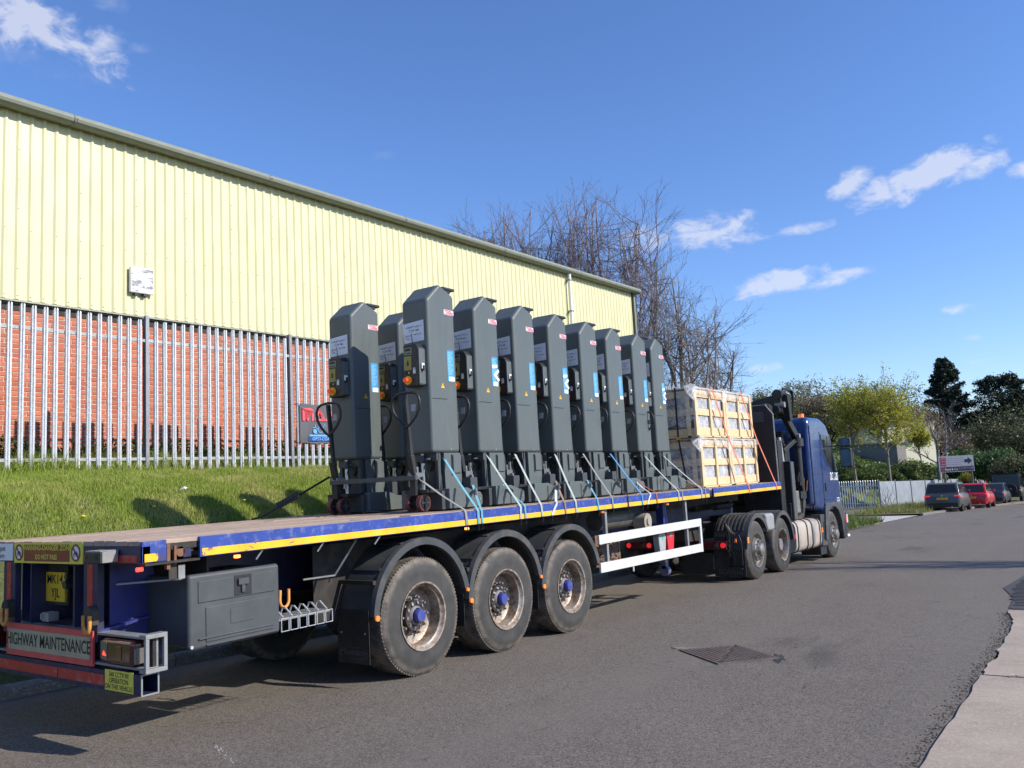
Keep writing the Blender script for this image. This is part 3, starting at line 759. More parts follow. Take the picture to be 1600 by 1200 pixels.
for j in range(-3, 8):
    y = P0+j*PW
    if post0 is None: post0 = obj('post', MB().box(-.105,-.098,-.027,.027,-.3,2.45).box(-.012,-.004,-.027,.027,-.3,2.45).box(-.098,-.012,-.004,.004,-.3,2.45), GALVD, pf, loc=(FX,y,FB))
    else: inst('post', post0, pf, (FX, y, FB))
    for z in (.175, 2.02):
        if rail0 is None: rail0 = obj('rail', MB().box(-.008,-.003,.02,PW-.04,0,.045).box(-.05,-.008,.02,PW-.04,0,.005), GALVD, pf, loc=(FX,y,FB+z))
        else: inst('rail', rail0, pf, (FX, y, FB+z))
    for i in range(17):
        yy = y+.155*(i+.72)+.02
        if i == 16 and False: continue
        if pale0 is None: pale0 = obj('pale', pale_mesh(), GALV, pf, loc=(FX,yy,FB))
        else: inst('pale', pale0, pf, (FX+rnd.uniform(-.002,.004), yy+rnd.uniform(-.006,.006), FB+rnd.uniform(-.02,.012)), (0, rnd.uniform(-.004,.004), rnd.uniform(-.03,.03)))
bo = MB()
for j in range(-2, 4):
    for i in range(17):
        for z in (.20, 2.045): bo.cyl((FX+.006,P0+j*PW+.155*(i+.72)+.02,FB+z),(FX+.018,P0+j*PW+.155*(i+.72)+.02,FB+z),.009,n=6)
obj('pale_bolts', bo, GALVD, pf)['kind'] = 'stuff'

# banner tied to the fence
bn = root('banner', 'dark grey vinyl banner with red MAS letters and blue molecule, tied to the fence', 'banner', WO, (0,0,WR))
BX = FX+.045
vb = MB(); ny, nz = 14, 10
for k in range(nz+1):
    for i in range(ny+1):
        y = 4.575+1.05*i/ny; z = 2.65+.715*k/nz
        vb.v.append((BX+.010*math.sin(i*1.1)*math.sin(k*.6+.4), y, z+.008*math.sin(i*.9)))
for k in range(nz):
    for i in range(ny): a = k*(ny+1)+i; vb.f.append((a,a+1,a+ny+2,a+ny+1)); vb.m.append(0)
t = Nt('dark_vinyl'); t.col(t.mix(t.noise(4, 5), (.075,.075,.085), (.13,.13,.14))).rough(.4)
obj('vinyl_sheet', vb, t.m, bn, smooth=60, fix=False)
BR = mat('banner_red', (.80,.10,.12), .45, var=.06); BB = mat('banner_blue', (.13,.42,.85), .45, var=.08); BNV = mat('banner_navy', (.02,.05,.22), .45)
def flat(polys, x, m, name):
    mb = MB()
    for p in polys: mb.prism(p, 'x', x, x+.004)
    return obj(name, mb, m, bn)
LX = BX+.012
def logo(y0, z0, s, polys): return [[(y0+u*s, z0+v*s) for u, v in p] for p in polys]
flat(logo(4.62, 3.06, .235, [[(0,0),(.22,0),(.22,.82),(.98,.82),(1.1,.68),(1.1,0),(.9,0),(.9,.64),(.22,.64+.18),(.22,.64),(0,.64+.36),(0,.2)],[(0,.82),(0,1),(.85,1),(1.1,.85),(1.1,.66),(.22,.82)],[(.42,0),(.62,0),(.62,.6),(.42,.6)]]), LX, BR, 'letter_m')
flat(logo(4.89, 3.06, .235, [[(0,0),(.24,0),(.52,.66),(.95,0),(1.08,0),(1.02,.2),(.62,.98),(.42,.98)],[(.0,.0),(1.0,.0),(.92,.17),(.08,.17)],[(.42,.98),(.62,.98),(.98,.1),(.78,.1)]]), LX, BR, 'letter_a')
flat(logo(5.15, 3.06, .235, [[(.0,0),(.8,0),(1.0,.2),(1.0,.42),(.5,.98),(.25,.98),(.25,.8),(.72,.34),(.72,.2),(.0,.2)]]), LX, BR, 'letter_s')
mol = MB()
def seg(a, b, w=.011): mol.bar((LX,a[0],a[1]),(LX,b[0],b[1]), w, .004, (1,0,0))
hx = [(5.03+.062*math.cos(2*PI*i/7+.5), 2.905+.062*math.sin(2*PI*i/7+.5)) for i in range(7)]
for i in range(7): seg(hx[i], hx[(i+1)%7])
for a, b in [(hx[1],(5.0,3.01)),(hx[0],(5.12,2.985)),((5.12,2.985),(5.15,2.97)),((5.12,2.985),(5.125,3.01)),(hx[3],(4.91,2.945)),((4.91,2.945),(4.905,3.0)),((4.91,2.945),(4.86,2.93))]: seg(a, b)
mol.cyl((LX,4.90,2.868),(LX+.004,4.90,2.868),.042,n=18)
obj('molecule_emblem', mol, BB, bn)
obj('blue_bar', MB().box(LX,LX+.003,4.77,5.36,2.775,2.805), BB, bn)
obj('navy_bar', MB().box(LX,LX+.0025,4.75,5.38,2.69,2.765), BNV, bn)
lettering('OPTI-COAT', .085, BB, bn, frame((LX+.004,5.06,2.728), *SIDE), bold=.02, shear=.2, spacing=1.05)
tie = MB()
for (y,z) in ((4.57,3.36),(4.56,2.66),(5.63,3.36),(5.63,2.66)): tie.tube([(BX,y+.03,z),(BX+.01,y-.06,z+.006),(BX-.06,y-.06,z)], .006, 5)
obj('cable_ties', tie, INK, bn)
# ------------------------------------------------------------------ flatbed trailer
TW = -2.5; TL = 13.16; RB = 1.340                 # width, length, underside of the side rails
tr = root('flatbed_trailer', 'long blue flatbed trailer with yellow-striped side rail and wooden deck', 'trailer', (0,0,0))
deck = obj('deck', MB().box(TW+.03,-.03,.04,TL-.02,DECK-.075,DECK-.032), DIRTYB, tr)
pl0 = None; n = 17; w = (-.022-(TW+.022))/n
for i in range(n):
    x0 = TW+.022+i*w
    cuts = [.02, 2.6+rnd.uniform(-.8,.8), 6.1+rnd.uniform(-.8,.8), 9.7+rnd.uniform(-.7,.7), TL-.01]
    for a, b in zip(cuts[:-1], cuts[1:]):
        dz = rnd.uniform(-.003,.003); ov = -.025 if a < .1 else 0
        obj('plank', MB().hexa([(x0+.003,a+.003+ov,DECK-.032),(x0+w-.003,a+.003+ov,DECK-.032),(x0+w-.003,b-.003,DECK-.032),(x0+.003,b-.003,DECK-.032),(x0+.004,a+.003+ov,DECK+dz),(x0+w-.004,a+.003+ov,DECK+dz+rnd.uniform(-.002,.002)),(x0+w-.004,b-.003,DECK+dz),(x0+.004,b-.003,DECK+dz+rnd.uniform(-.002,.002))]), PLANK, deck)
def rail(y0, y1, x=-.022, flip=1, stripe=True):
    o = obj('side_rail', MB().prism([(x,RB),(x+.022*flip,RB),(x+.022*flip,DECK-.004),(x-.03*flip,DECK-.004),(x-.03*flip,DECK-.02),(x,DECK-.02)], 'y', y0, y1), BLUE, tr, bevel=.003)
    if stripe: obj('reflective_stripe', MB().box(x+.022*flip, x+.0245*flip, y0+.015, y1-.006, RB+.006, RB+.058), YELLOW, o)
    return o
rail(.43, 9.60); rail(9.775, TL); rail(.0, .175)
rail(.0, TL, TW+.022, -1, False)
# pocket between the rail sections at the tail: ratchet winch, bracket, loose steel
wk = MB(); wk.box(-.34,-.06,.19,.42,DECK-.10,DECK-.035); wk.box(-.05,-.02,.19,.215,RB-.06,DECK-.03); wk.box(-.05,-.02,.245,.262,RB-.03,DECK-.05); wk.cyl((-.10,.30,RB+.05),(-.03,.30,RB+.05),.035,n=10)
obj('winch_pocket', wk, RUST, tr)
obj('pocket_plate', MB().box(-.40,-.0,.02,.43,RB-.02,RB-.005).box(-.055,-.045,.22,.28,RB-.13,RB-.02), DIRTYB, tr)
obj('step_bar', MB().bar((-.46,.10,RB-.155),(-.04,.31,RB-.135),.05,.012).bar((-.04,.31,RB-.135),(-.04,.31,RB-.04),.05,.010), GREYST, tr)
obj('winch_pocket', MB().box(-.30,-.035,9.61,9.765,RB+.01,DECK-.03), DIRTYB, tr)
# tail beam with warning signs
tb = obj('tail_beam', MB().box(TW,-.0,-.0,.06,RB-.005,DECK-.034), NAVY, tr, bevel=.004)
obj('tail_beam_tape', MB().box(-.73,-.06,-.003,0,RB+.003,RB+.052), REDT, tb)
ws = obj('warning_sign', MB().box(-1.745,-.735,-.008,-.0,RB-.012,DECK-.006), SIGNY, tr)
obj('sign_panel', MB().box(-1.585,-.912,-.0105,-.008,RB+.002,DECK-.020), SIGNR, ws)
def rt(s, size, x, z, m, par, y=-.012, **k): return lettering(s, size, m, par, frame((x,y,z), *REAR), **k)
rt('WARNING-DANGER ZONE', .053, -1.248, DECK-.045, SIGNY, ws, bold=.02, width=1.13)
rt('BEWARE WHEN VEHICLE IS TURNING LEFT', .026, -1.248, DECK-.079, mat('sign_orange_ink', (.55,.16,.04), .5), ws, width=1.02)
rt('DO NOT PASS', .050, -1.248, DECK-.112, SIGNY, ws, bold=.02)
for x in (-1.665, -.825):
    rg = MB(); rg.lathe([(-.0118,.048),(-.0118,.062),(-.0095,.062),(-.0095,.048)], 'y', (x,0,DECK-.079), 28)
    rg.bar((x-.034,-.0118,DECK-.045),(x+.034,-.0118,DECK-.113),.012,.003,(0,1,0)); obj('prohibition_ring', rg, SIGNR, ws)
    obj('sign_disc', MB().cyl((x,-.0095,DECK-.079),(x,-.008,DECK-.079),.05,n=28), WHITEK, ws)
    bi = MB()
    for dx in (-.02,.02): bi.lathe([(-.0105,.010),(-.0105,.0145),(-.0095,.0145),(-.0095,.010)], 'y', (x+dx,0,DECK-.092), 16)
    for a, b in [((-.02,-.013),(-.006,.008)),((-.006,.008),(.012,.008)),((.012,.008),(.02,-.013)),((-.006,.008),(.002,-.013)),((.002,-.013),(.012,.012))]: bi.bar((x+a[0],-.0105,DECK-.079+a[1]),(x+b[0],-.0105,DECK-.079+b[1]),.004,.002,(0,1,0))
    obj('bicycle_symbol', bi, INK, ws)
bs = obj('blind_spot_sticker', MB().box(-2.35,-1.775,-.006,-.0,RB+.004,DECK-.012), WHITEK, tr)
rt('Blind spot', .062, -2.02, DECK-.05, INK, bs, y=-.008); rt('Take care', .055, -2.02, DECK-.105, INK, bs, y=-.008)
# junction box on the tail beam
jb = obj('junction_box', MB().box(-.475,-.275,-.135,-.004,RB+.008,RB+.085), BLACKP, tr, bevel=.008)
obj('box_lid', MB().box(-.47,-.28,-.13,-.004,RB+.085,RB+.092).box(-.275,-.271,-.12,-.01,RB+.012,RB+.085), GREYST, jb, bevel=.002)
for x in (-.455,-.335): obj('vent_slot', MB().box(x,x+.022,-.137,-.134,RB+.04,RB+.065), INK, jb)
# upright posts at the tail with red tape and towing rings
for x in (-.735, -1.93):
    ps = obj('tail_post', MB().box(x,x+.185,.0,.05,.80,RB-.006), NAVY, tr, bevel=.004)
    obj('red_tape', MB().box(x+.055,x+.125,-.003,0,.93,RB-.012), REDT, ps)
    rx_ = x+.165
    obj('ring_boss', MB().cyl((rx_-.01,-.06,.995),(rx_-.01,.0,.995),.055,.06,n=16).box(rx_-.06,rx_+.045,-.05,0,.92,.99), DIRTYB, ps, bevel=.006)
    tp = [(rx_+.04*math.cos(a), -.065, .928+.060*math.sin(a)) for a in [PI*i/10 for i in range(10,21)]]
    obj('towing_ring', MB().tube([(rx_-.04,-.065,.99)]+tp+[(rx_+.04,-.065,.99)], .014, 8), GALVR, ps, smooth=60)
# chassis
for x in (-.98, -1.62):
    ch = MB(); ch.box(x-.012,x+.012,.06,TL-.1,.86,RB-.01)
    ch.box(x-.07,x+.07,.06,TL-.1,RB-.03,RB-.008); ch.box(x-.07,x+.07,.06,9.2,.845,.865)
    ch.mat(0)
    obj('chassis_beam', ch, NAVY, tr)  # navy imitates the shade on the blue beams below the deck
cm0 = None
for i in range(28):
    y = .35+i*.47
    if cm0 is None: cm0 = obj('crossmember', MB().box(TW+.03,-.03,-.03,.03,RB+.01,DECK-.078), NAVY, tr, loc=(0,y,0))
    else: inst('crossmember', cm0, tr, (0,y,0))
wp = MB(); wp.prism([(.12,.62),(.52,.62),(.50,.95),(.44,RB-.02),(.12,RB-.02)], 'x', -.62, -.605); wp.bar((-.61,.02,.87),(-.61,.50,.93),.13,.02)
obj('tail_gusset', wp, BLUED, tr)
obj('tail_gusset', MB().prism([(.12,.62),(.52,.62),(.50,.95),(.44,RB-.02),(.12,RB-.02)], 'x', -1.895, -1.88), BLUED, tr)
obj('tail_bulkhead', MB().box(-2.3,-.2,.62,.64,.75,RB-.01), DIRTYB, tr)
# number plate hanging under the tail
np_ = obj('number_plate', MB().box(-1.62,-1.325,.168,.182,1.02,1.24), PLATEY, tr)
obj('plate_holder', MB().box(-1.64,-1.305,.182,.195,.995,RB-.03), DIRTYB, np_)
rt('MK14', .098, -1.472, 1.185, INK, np_, y=.166, bold=.008); rt('YJL', .098, -1.462, 1.082, INK, np_, y=.166, bold=.008)
obj('plate_lamp', MB().cyl((-1.20,.10,1.16),(-1.20,.20,1.16),.03,n=12).cyl((-1.14,.08,1.22),(-1.14,.2,1.22),.022,n=12).box(-1.24,-1.1,.2,.24,1.1,1.3), BLACKP, tr)
obj('socket', MB().box(-1.37,-1.27,.02,.10,.90,.965).box(-1.375,-1.345,.012,.02,.912,.955), GREYST, tr, bevel=.004)
# rear marker board, lamp frame, underrun bar
ub = obj('lamp_channel', MB().box(-2.42,.02,.0,.10,.655,.672).box(-2.42,.02,.0,.10,.853,.870).box(-2.42,.02,.085,.10,.672,.853), GREYST, tr, bevel=.003)
for s in (1, -1):
    cx = -1.205; X = lambda x: cx+s*(x-cx)
    a, b = sorted((X(-.02), X(.055)))
    obj('lamp_frame_end', MB().box(a,b,-.01,.145,.640,.668).box(a,b,-.01,.145,.857,.885).box(*sorted((X(.03),X(.055))),-.01,.016,.668,.857).box(*sorted((X(.03),X(.055))),.119,.145,.668,.857), GREYST, tr, bevel=.003)
    a, b = sorted((X(-.435), X(-.05)))
    obj('lamp_backing', MB().box(*sorted((X(-.56),X(.02))),.06,.084,.674,.851), BLACKP, tr)
    lp = obj('tail_lamp', MB().box(a,b,-.045,.07,.685,.845), DARKLENS, tr, bevel=.03, seg=4)
    obj('lamp_lens', MB().box(*sorted((X(-.42),X(-.345))),-.049,-.044,.715,.83), GLASSL, lp, bevel=.002)
    obj('lamp_lens', MB().box(*sorted((X(-.23),X(-.17))),-.049,-.044,.72,.81), ORLENS, lp, bevel=.002)
    obj('side_reflector', MB().box(*sorted((X(-.048),X(-.03))),-.03,.04,.70,.80), GLASSL, lp, bevel=.003)
    obj('lit_lamp', MB().prism([(X(-.388),.742),(X(-.352),.738),(X(-.378),.768)], 'y', -.052, -.046), REDLIT, lp)
mk = obj('marker_board', MB().box(-1.83,-.58,-.016,-.0,.642,.878), MARKR, tr)
obj('board_panel', MB().box(-1.795,-.615,-.0185,-.016,.685,.835), MARKB, mk)
rt('HIGHWAY MAINTENANCE', .126, -1.212, .760, INK, mk, y=-.020, bold=.012, width=.80)
us = obj('underrun_bar', MB().prism([(-2.43,.50),(.0,.50),(.0,.505),(-2.43,.505)], 'y', -.01, .11).box(-2.43,.0,-.01,-.004,.505,.625).box(-2.43,.0,.104,.11,.505,.625).box(-2.43,.0,-.01,.11,.625,.631), NAVY, tr)
obj('bar_end_frame', MB().box(.0,.008,-.013,-.003,.497,.634).box(.0,.008,.103,.113,.497,.634).box(.0,.008,-.003,.103,.497,.506).box(.0,.008,-.003,.103,.625,.634), GREYST, us)
for a, b in ((-2.30,-1.06),(-1.05,-.435)): obj('red_tape', MB().box(a,b,-.0135,-.0105,.530,.600), REDT, us)
cs = obj('camera_notice', MB().box(-.425,-.085,-.0145,-.0105,.507,.640), SIGNY, tr)
for i, s in enumerate(('360 CCTV IN','OPERATION','ON THIS VEHICLE')): rt(s, .046, -.255, .612-.040*i, INK, cs, y=-.0165, width=.9)
# tool box
bx = obj('tool_box', MB().box(-.62,-.10,.40,1.13,.715,1.205), CHARC, tr, bevel=.02)
ld = obj('box_door', MB().box(-.10,-.045,.368,1.152,.700,1.220), CHARC, bx, bevel=.03, seg=4)
obj('moulded_panel', MB().box(-.047,-.038,.50,1.08,.745,.985), CHARC, ld, bevel=.006)
obj('moulded_panel', MB().box(-.047,-.038,.44,1.10,1.02,1.17), CHARC, ld, bevel=.006)
obj('name_recess', MB().box(-.039,-.034,.70,.90,.84,.94), CHARC, ld, bevel=.004)
obj('door_rib', MB().bar((-.037,.44,.775),(-.037,1.08,.775),.012,.012).bar((-.037,.50,.725),(-.037,1.12,.725),.012,.012), CHARC, ld, bevel=.003)
lt = obj('latch', MB().box(-.040,-.034,.735,.885,1.03,1.175), BLACKP, ld, bevel=.004)
obj('latch_lever', MB().box(-.034,-.015,.76,.85,1.105,1.15).box(-.034,-.02,.79,.82,1.05,1.105), CHARC, lt, bevel=.004)
obj('door_bolt', MB().cyl((-.05,.385,.73),(-.035,.385,.73),.012,n=8), GALV, ld)
# rack of square wire loops beside the tool box
rk = obj('hook_rack', MB().box(-.34,-.10,1.16,1.70,.775,.79), GREYST, tr)
for i in range(6):
    y = 1.165+i*.089
    obj('wire_loop', MB().tube([(-.06,y+.006,.70),(-.06,y+.078,.70),(-.06,y+.078,.795),(-.06,y+.006,.795)], .0055, 6, closed=True), GALV, rk)
    obj('wire_hook', MB().tube([(-.08,y+.04,.80),(-.16,y+.04,.86),(-.20,y+.045,.86),(-.24,y+.05,.79)], .007, 6), GALV, rk)
obj('rack_plate', MB().box(-.34,-.325,1.17,1.36,.80,1.0), BLUED, rk)
obj('lashing_ring', MB().tube([(-.30,1.36,.98)]+[(-.30,1.40+.045*math.cos(a),.90+.06*math.sin(a)) for a in [PI*i/8 for i in range(8,17)]]+[(-.30,1.445,.98)], .013, 8), GALVR, tr, smooth=60)
# side stay bars
obj('stay', MB().bar((-.30,1.95,1.03),(-.14,2.06,1.32),.03,.012), GREYST, tr)
obj('stay', MB().bar((-.42,1.70,1.02),(-.30,1.95,1.03),.03,.012), GREYST, tr)
# wheels
AX = [2.83, 4.14, 5.45]
def tyre_mb(R, wd, rr, n=64, lug=True):
    mb = MB(); prof = [(0,rr),(-.006,rr+.02),(.004,rr+.09),(.0,R-.11),(-.012,R-.045),(-.03,R-.012),(-.055,R),(-wd/2,R+.002),(-wd+.055,R),(-wd+.03,R-.012),(-wd+.012,R-.045),(-wd,R-.11),(-wd+.004,rr+.03),(-wd+.03,rr)]
    mb.lathe(prof, 'x', (0,0,0), n)
    if lug:
        for i in range(96):
            a = 2*PI*i/96; a2 = a+PI/96*1.1
            for (x0, x1, off) in ((-.034,-.105,0),(-wd+.105,-wd+.034,PI/96)):
                p = []
                for rr_ in (R-.022 if x0 > -.1 and off == 0 else R-.02, R+.0015):
                    for x in (x0, x1):
                        for g in (a+off, a2+off): p.append((x, rr_*math.cos(g), rr_*math.sin(g)))
                mb.add(p, [(0,1,3,2),(4,6,7,5),(0,4,5,1),(2,3,7,6),(0,2,6,4),(1,5,7,3)])
    return mb
def trailer_wheel():
    w_ = obj('wheel', MB().cyl((-.34,0,0),(-.10,0,0),.14,n=20), DIRTYB, tr)
    obj('tyre', tyre_mb(.532,.375,.298), TYRE, w_, smooth=40)
    rm = MB(); rm.lathe([(-.004,.300),(.004,.312),(.002,.296),(-.022,.286),(-.035,.268),(-.150,.262),(-.165,.240),(-.172,.15),(-.172,.10),(-.19,.10),(-.19,.26),(-.30,.285),(-.33,.296)], 'x', (0,0,0), 48, close=False)
    obj('rim', rm, RIM, w_, smooth=35)
    hb = MB(); hb.lathe([(-.18,.001),(-.172,.135),(-.145,.130),(-.138,.105),(-.085,.080),(-.078,.070)], 'x', (0,0,0), 28, close=False); obj('hub', hb, HUBG, w_, smooth=35)
    sp = MB()
    for i in range(10):
        a = 2*PI*i/10+.1; sp.bar((-.16,.09*math.cos(a),.09*math.sin(a)),(-.09,.118*math.cos(a),.118*math.sin(a)),.02,.03)
    obj('hub_fins', sp, HUBG, w_)['kind'] = 'stuff'
    hc = MB(); hc.lathe([(-.09,.060),(-.06,.063),(-.04,.060),(-.026,.054),(-.022,.03),(-.022,.0005)], 'x', (0,0,0), 24, close=False); obj('hub_cap', hc, HUBB, w_, smooth=35)
    nt_ = MB()
    for i in range(10):
        a = 2*PI*i/10; c = (.168*math.cos(a), .168*math.sin(a)); nt_.cyl((-.172,*c),(-.13,*c),.021,.019,6); nt_.cyl((-.13,*c),(-.10,*c),.011,n=6)
    obj('wheel_nuts', nt_, HUBG, w_)['kind'] = 'stuff'
    return w_
w0 = trailer_wheel(); first = True
for k, y in enumerate(AX):
    w_ = w0 if first else copy_tree(w0, tr); first = False
    w_.location = (-.085, y, zr(y)+.530); w_.rotation_euler = (1.1*k, 0, 0)
    w2 = copy_tree(w0, tr); w2.location = (TW+.085, y, zr(y)+.53); w2.rotation_euler = (.7*k, 0, PI)
    obj('axle', MB().cyl((TW+.4,y,zr(y)+.53),(-.4,y,zr(y)+.53),.07,n=14).box(-.75,-.6,y-.35,y+.12,.6+zr(y),.75+zr(y)).box(-1.9,-1.75,y-.35,y+.12,.6+zr(y),.75+zr(y)).cyl((-.68,y+.1,.75+zr(y)),(-.68,y+.1,1.1),.11,n=14).cyl((-1.82,y+.1,.75+zr(y)),(-1.82,y+.1,1.1),.11,n=14), DIRTYB, tr)
    # white valve mark on the sidewall
    # mudguard
    R1 = .655; a0, a1 = math.radians(12), math.radians(176)
    for side in (0, 1):
        X0, X1 = ((-.47,-.075) if side == 0 else (TW+.075, TW+.47))
        zc = zr(y)+.575
        g = MB(); g.lathe([(X0,R1),(X1,R1),(X1,R1+.014),(X0,R1+.014)], 'x', (0,y,zc), 26, a0, a1)
        lipx = (X1-.03, X1+.018) if side == 0 else (X0-.018, X0+.03)
        g.lathe([(lipx[0],R1-.05),(lipx[1],R1-.05),(lipx[1],R1+.016),(lipx[0],R1+.022)], 'x', (0,y,zc), 26, a0, a1)
        mg = obj('mudguard', g, MUDG, tr, smooth=40)
        for ang in (50, 80, 110, 140):
            a = math.radians(ang); c_ = (y+(R1+.018)*math.cos(a), zc+(R1+.018)*math.sin(a)); obj('mudguard_rib', MB().bar((X0+.02,*c_),(X1-.04,*c_),.03,.014,(0,math.cos(a),math.sin(a))), MUDG, mg)
        if side == 0:
            obj('mudguard_bracket', MB().bar((-.95,y-.62,zc+.33),(-.09,y-.62,zc+.33),.035,.035), DIRTYB, mg); obj('mudguard_bracket', MB().bar((-.95,y+.60,zc+.36),(-.09,y+.60,zc+.36),.03,.03), DIRTYB, mg)
            for ang, tp_ in ((a1+.02, 0), (a0-.03, 1)):
                c_ = (y+(R1-.02)*math.cos(ang), zc+(R1-.02)*math.sin(ang))
                obj('side_marker', MB().cyl((lipx[1]-.005,*c_),(lipx[1]+.012,*c_),.024 if tp_ == 0 else .018,n=16), AMBER, mg)
            # inner skirt hanging behind the wheel
            sk = MB(); yb = y-.675
            zb = zr(y)+(.22 if k == 0 else .36)
            sk.box(-.50,-.115,yb-.006,yb,zb,zc+.10)
            fl_ = obj('mudflap', sk, mat('rubber_flap', (.016,.016,.018), .6, var=.2, dirt=(.07,.06,.05), dirt_amt=.3), tr)
            if k == 0:
                FT = mat('worn_grey_print', (.075,.075,.08), .6)
                lettering('Montracon', .072, FT, fl_, frame((-.305,yb-.009,zb+.095), *REAR), bold=.01)
                el = [(-.305+.165*math.copysign(abs(math.cos(t_))**.5, math.cos(t_)), yb-.009, zb+.093+.048*math.copysign(abs(math.sin(t_))**.6, math.sin(t_))) for t_ in [2*PI*i/36 for i in range(36)]]
                obj('logo_outline', MB().tube(el, .0022, 4, closed=True), FT, fl_)
                obj('flap_bolt', MB().cyl((-.16,yb-.012,zb+.26),(-.16,yb,zb+.26),.008,n=6).cyl((-.45,yb-.012,zb+.26),(-.45,yb,zb+.26),.008,n=6), GALV, fl_)
# rubber strips tidy the gaps: long mudguard skirt
obj('wheel_bay_shield', MB().box(-.53,-.52,1.9,6.25,.62,1.28), DIRTYB, tr)
# side guard (both sides)
def side_guard(x, s):
    g = obj('side_guard', MB().box(*sorted((x,x-s*.025)),6.05,9.17,.915+.005,1.035), ALU, tr, bevel=.003)
    g2 = MB(); 
    a, b = sorted((x,x-s*.025)); g2.hexa([(a,6.05,.575),(b,6.05,.575),(b,9.17,.535),(a,9.17,.535),(a,6.05,.695),(b,6.05,.695),(b,9.17,.655),(a,9.17,.655)])
    obj('lower_rail', g2, ALU, g, bevel=.003)
    a, b = sorted((x+s*.002,x-s*.03)); obj('front_upright', MB().box(a,b,9.17,9.235,.530,1.036), ALU, g, bevel=.004)
    for y in (6.28, 8.75): obj('guard_post', MB().box(*sorted((x-s*.03,x-s*.075)),y,y+.05,.56,RB), GREYST, g)
    for y in (6.9,): obj('guard_clip', MB().box(*sorted((x-s*.0,x-s*.02)),y,y+.02,.50,.57), ALU, g)
side_guard(-.02, 1); side_guard(TW+.02, -1)
# equipment slung under the deck ahead of the axles
rad = obj('pallet_rack', MB().box(-.36,-.30,6.40,7.05,.61,.98).box(-.30,-.285,6.40,6.44,.60,1.0).box(-.30,-.285,6.70,6.735,.60,1.0).box(-.30,-.285,7.02,7.06,.60,1.0).box(-.30,-.285,6.44,7.02,.96,1.0), RUST, tr)
coil = MB()
for k in range(90):
    y = rnd.choice((6.47, 6.76))+rnd.uniform(0,.2); z = rnd.uniform(.64,.93); a = rnd.uniform(-.6,.6)
    coil.bar((-.285,y,z),(-.28,y+.09*math.cos(a),z+.05*math.sin(a)),.008,.012)
obj('tangled_chain', coil, mat('brown_chain', (.16,.11,.085), .7, .3, var=.3), rad)['kind'] = 'stuff'
obj('air_tank', MB().cyl((-.42,6.65,1.17),(-.42,7.55,1.17),.13,n=20), mat('olive_grey_tank', (.13,.125,.11), .5, .2, var=.2, dirt=(.2,.16,.12), dirt_amt=.4), tr, smooth=40)
obj('spare_roller', MB().cyl((-.30,7.62,1.10),(-.12,7.62,1.10),.115,n=22).cyl((-.12,7.62,1.10),(-.10,7.62,1.10),.05,n=14), mat('dusty_steel', (.34,.30,.25), .6, .1, var=.2), tr, smooth=40)
obj('chock', MB().prism([(7.95,.62),(8.12,.62),(8.17,.86),(8.10,.95),(7.98,.95),(7.92,.86)], 'x', -.22, -.12), mat('grey_box_plastic', (.33,.35,.36), .5, var=.1), tr, bevel=.015)
obj('chock', MB().prism([(8.22,.64),(8.40,.64),(8.46,.88),(8.40,.99),(8.26,.99),(8.19,.88)], 'x', -.22, -.12), mat('red_box_plastic', (.60,.022,.04), .4, var=.1), tr, bevel=.015)
obj('green_label', MB().box(-.119,-.117,8.02,8.07,.82,.87).box(-.119,-.117,8.28,8.36,.84,.88), mat('label_green', (.05,.45,.28), .5), tr)
for x in (-.42, TW+.42):
    lg = obj('landing_leg', MB().box(x-.06,x+.06,8.62,8.75,.47,RB-.02), BLUED, tr, bevel=.006)
    obj('leg_foot', MB().cyl((x,8.64,.30),(x,8.73,.30),.075,n=20).box(x-.035,x+.035,8.64,8.73,.33,.5), mat('worn_blue_grey', (.13,.15,.24), .5, var=.2), lg, smooth=40)
    obj('leg_brace', MB().bar((x,8.68,.95),(-1.25,8.30,RB-.05),.04,.04), BLUED, lg)
obj('gearbox_shaft', MB().cyl((-.3,8.68,.95),(-2.2,8.68,.95),.02,n=8), DIRTYB, tr)
# amber markers under the rail
for y in (.73, 3.42, 6.15, 8.05): obj('side_marker_lamp', MB().box(-.035,-.005,y,y+.04,RB-.04,RB-.018), AMBERLIT if y < 5 else AMBER, tr, bevel=.004)
obj('side_marker_lamp', MB().cyl((-.05,-.01,RB-.04),(-.05,.03,RB-.04),.014,n=12), REDLIT, tr)
# strap hooks left under the rail
for y in (.95, 1.55, 2.2): obj('rope_hook', MB().bar((-.06,y,RB-.07),(-.02,y+.03,RB-.0),.010,.010), GALV, tr)
# headboard at the front
hd = obj('headboard', MB().prism([(TW+.03,DECK-.02),(-.03,DECK-.02),(-.03,2.80),(-.16,2.98),(TW+.16,2.98),(TW+.03,2.80)], 'y', TL-.06, TL-.01), mat('black_navy_board', (.010,.010,.020), .5, var=.3, dirt=(.04,.035,.035), dirt_amt=.3), tr)
obj('headboard_edge', MB().tube([(-.03,TL-.035,DECK),(-.03,TL-.035,2.80),(-.16,TL-.035,2.98),(TW+.16,TL-.035,2.98),(TW+.03,TL-.035,2.80),(TW+.03,TL-.035,DECK)], .016, 6), GREYST, hd)
for x in (-.2,-.55,-.9): obj('mesh_slot', MB().box(x-.28,x,TL-.066,TL-.0605,2.66,2.86), mat('light_slot', (.045,.05,.065), .6), hd)
obj('suzie_coil', MB().tube([(-.9+.07*math.cos(i*.7), 10.9+i*.008, 1.13+.07*math.sin(i*.7)) for i in range(110)], .014, 6).tube([(-.6+.06*math.cos(i*.7), 11.2+i*.007, 1.12+.06*math.sin(i*.7)) for i in range(110)], .013, 6), BLACKP, tr, smooth=60)
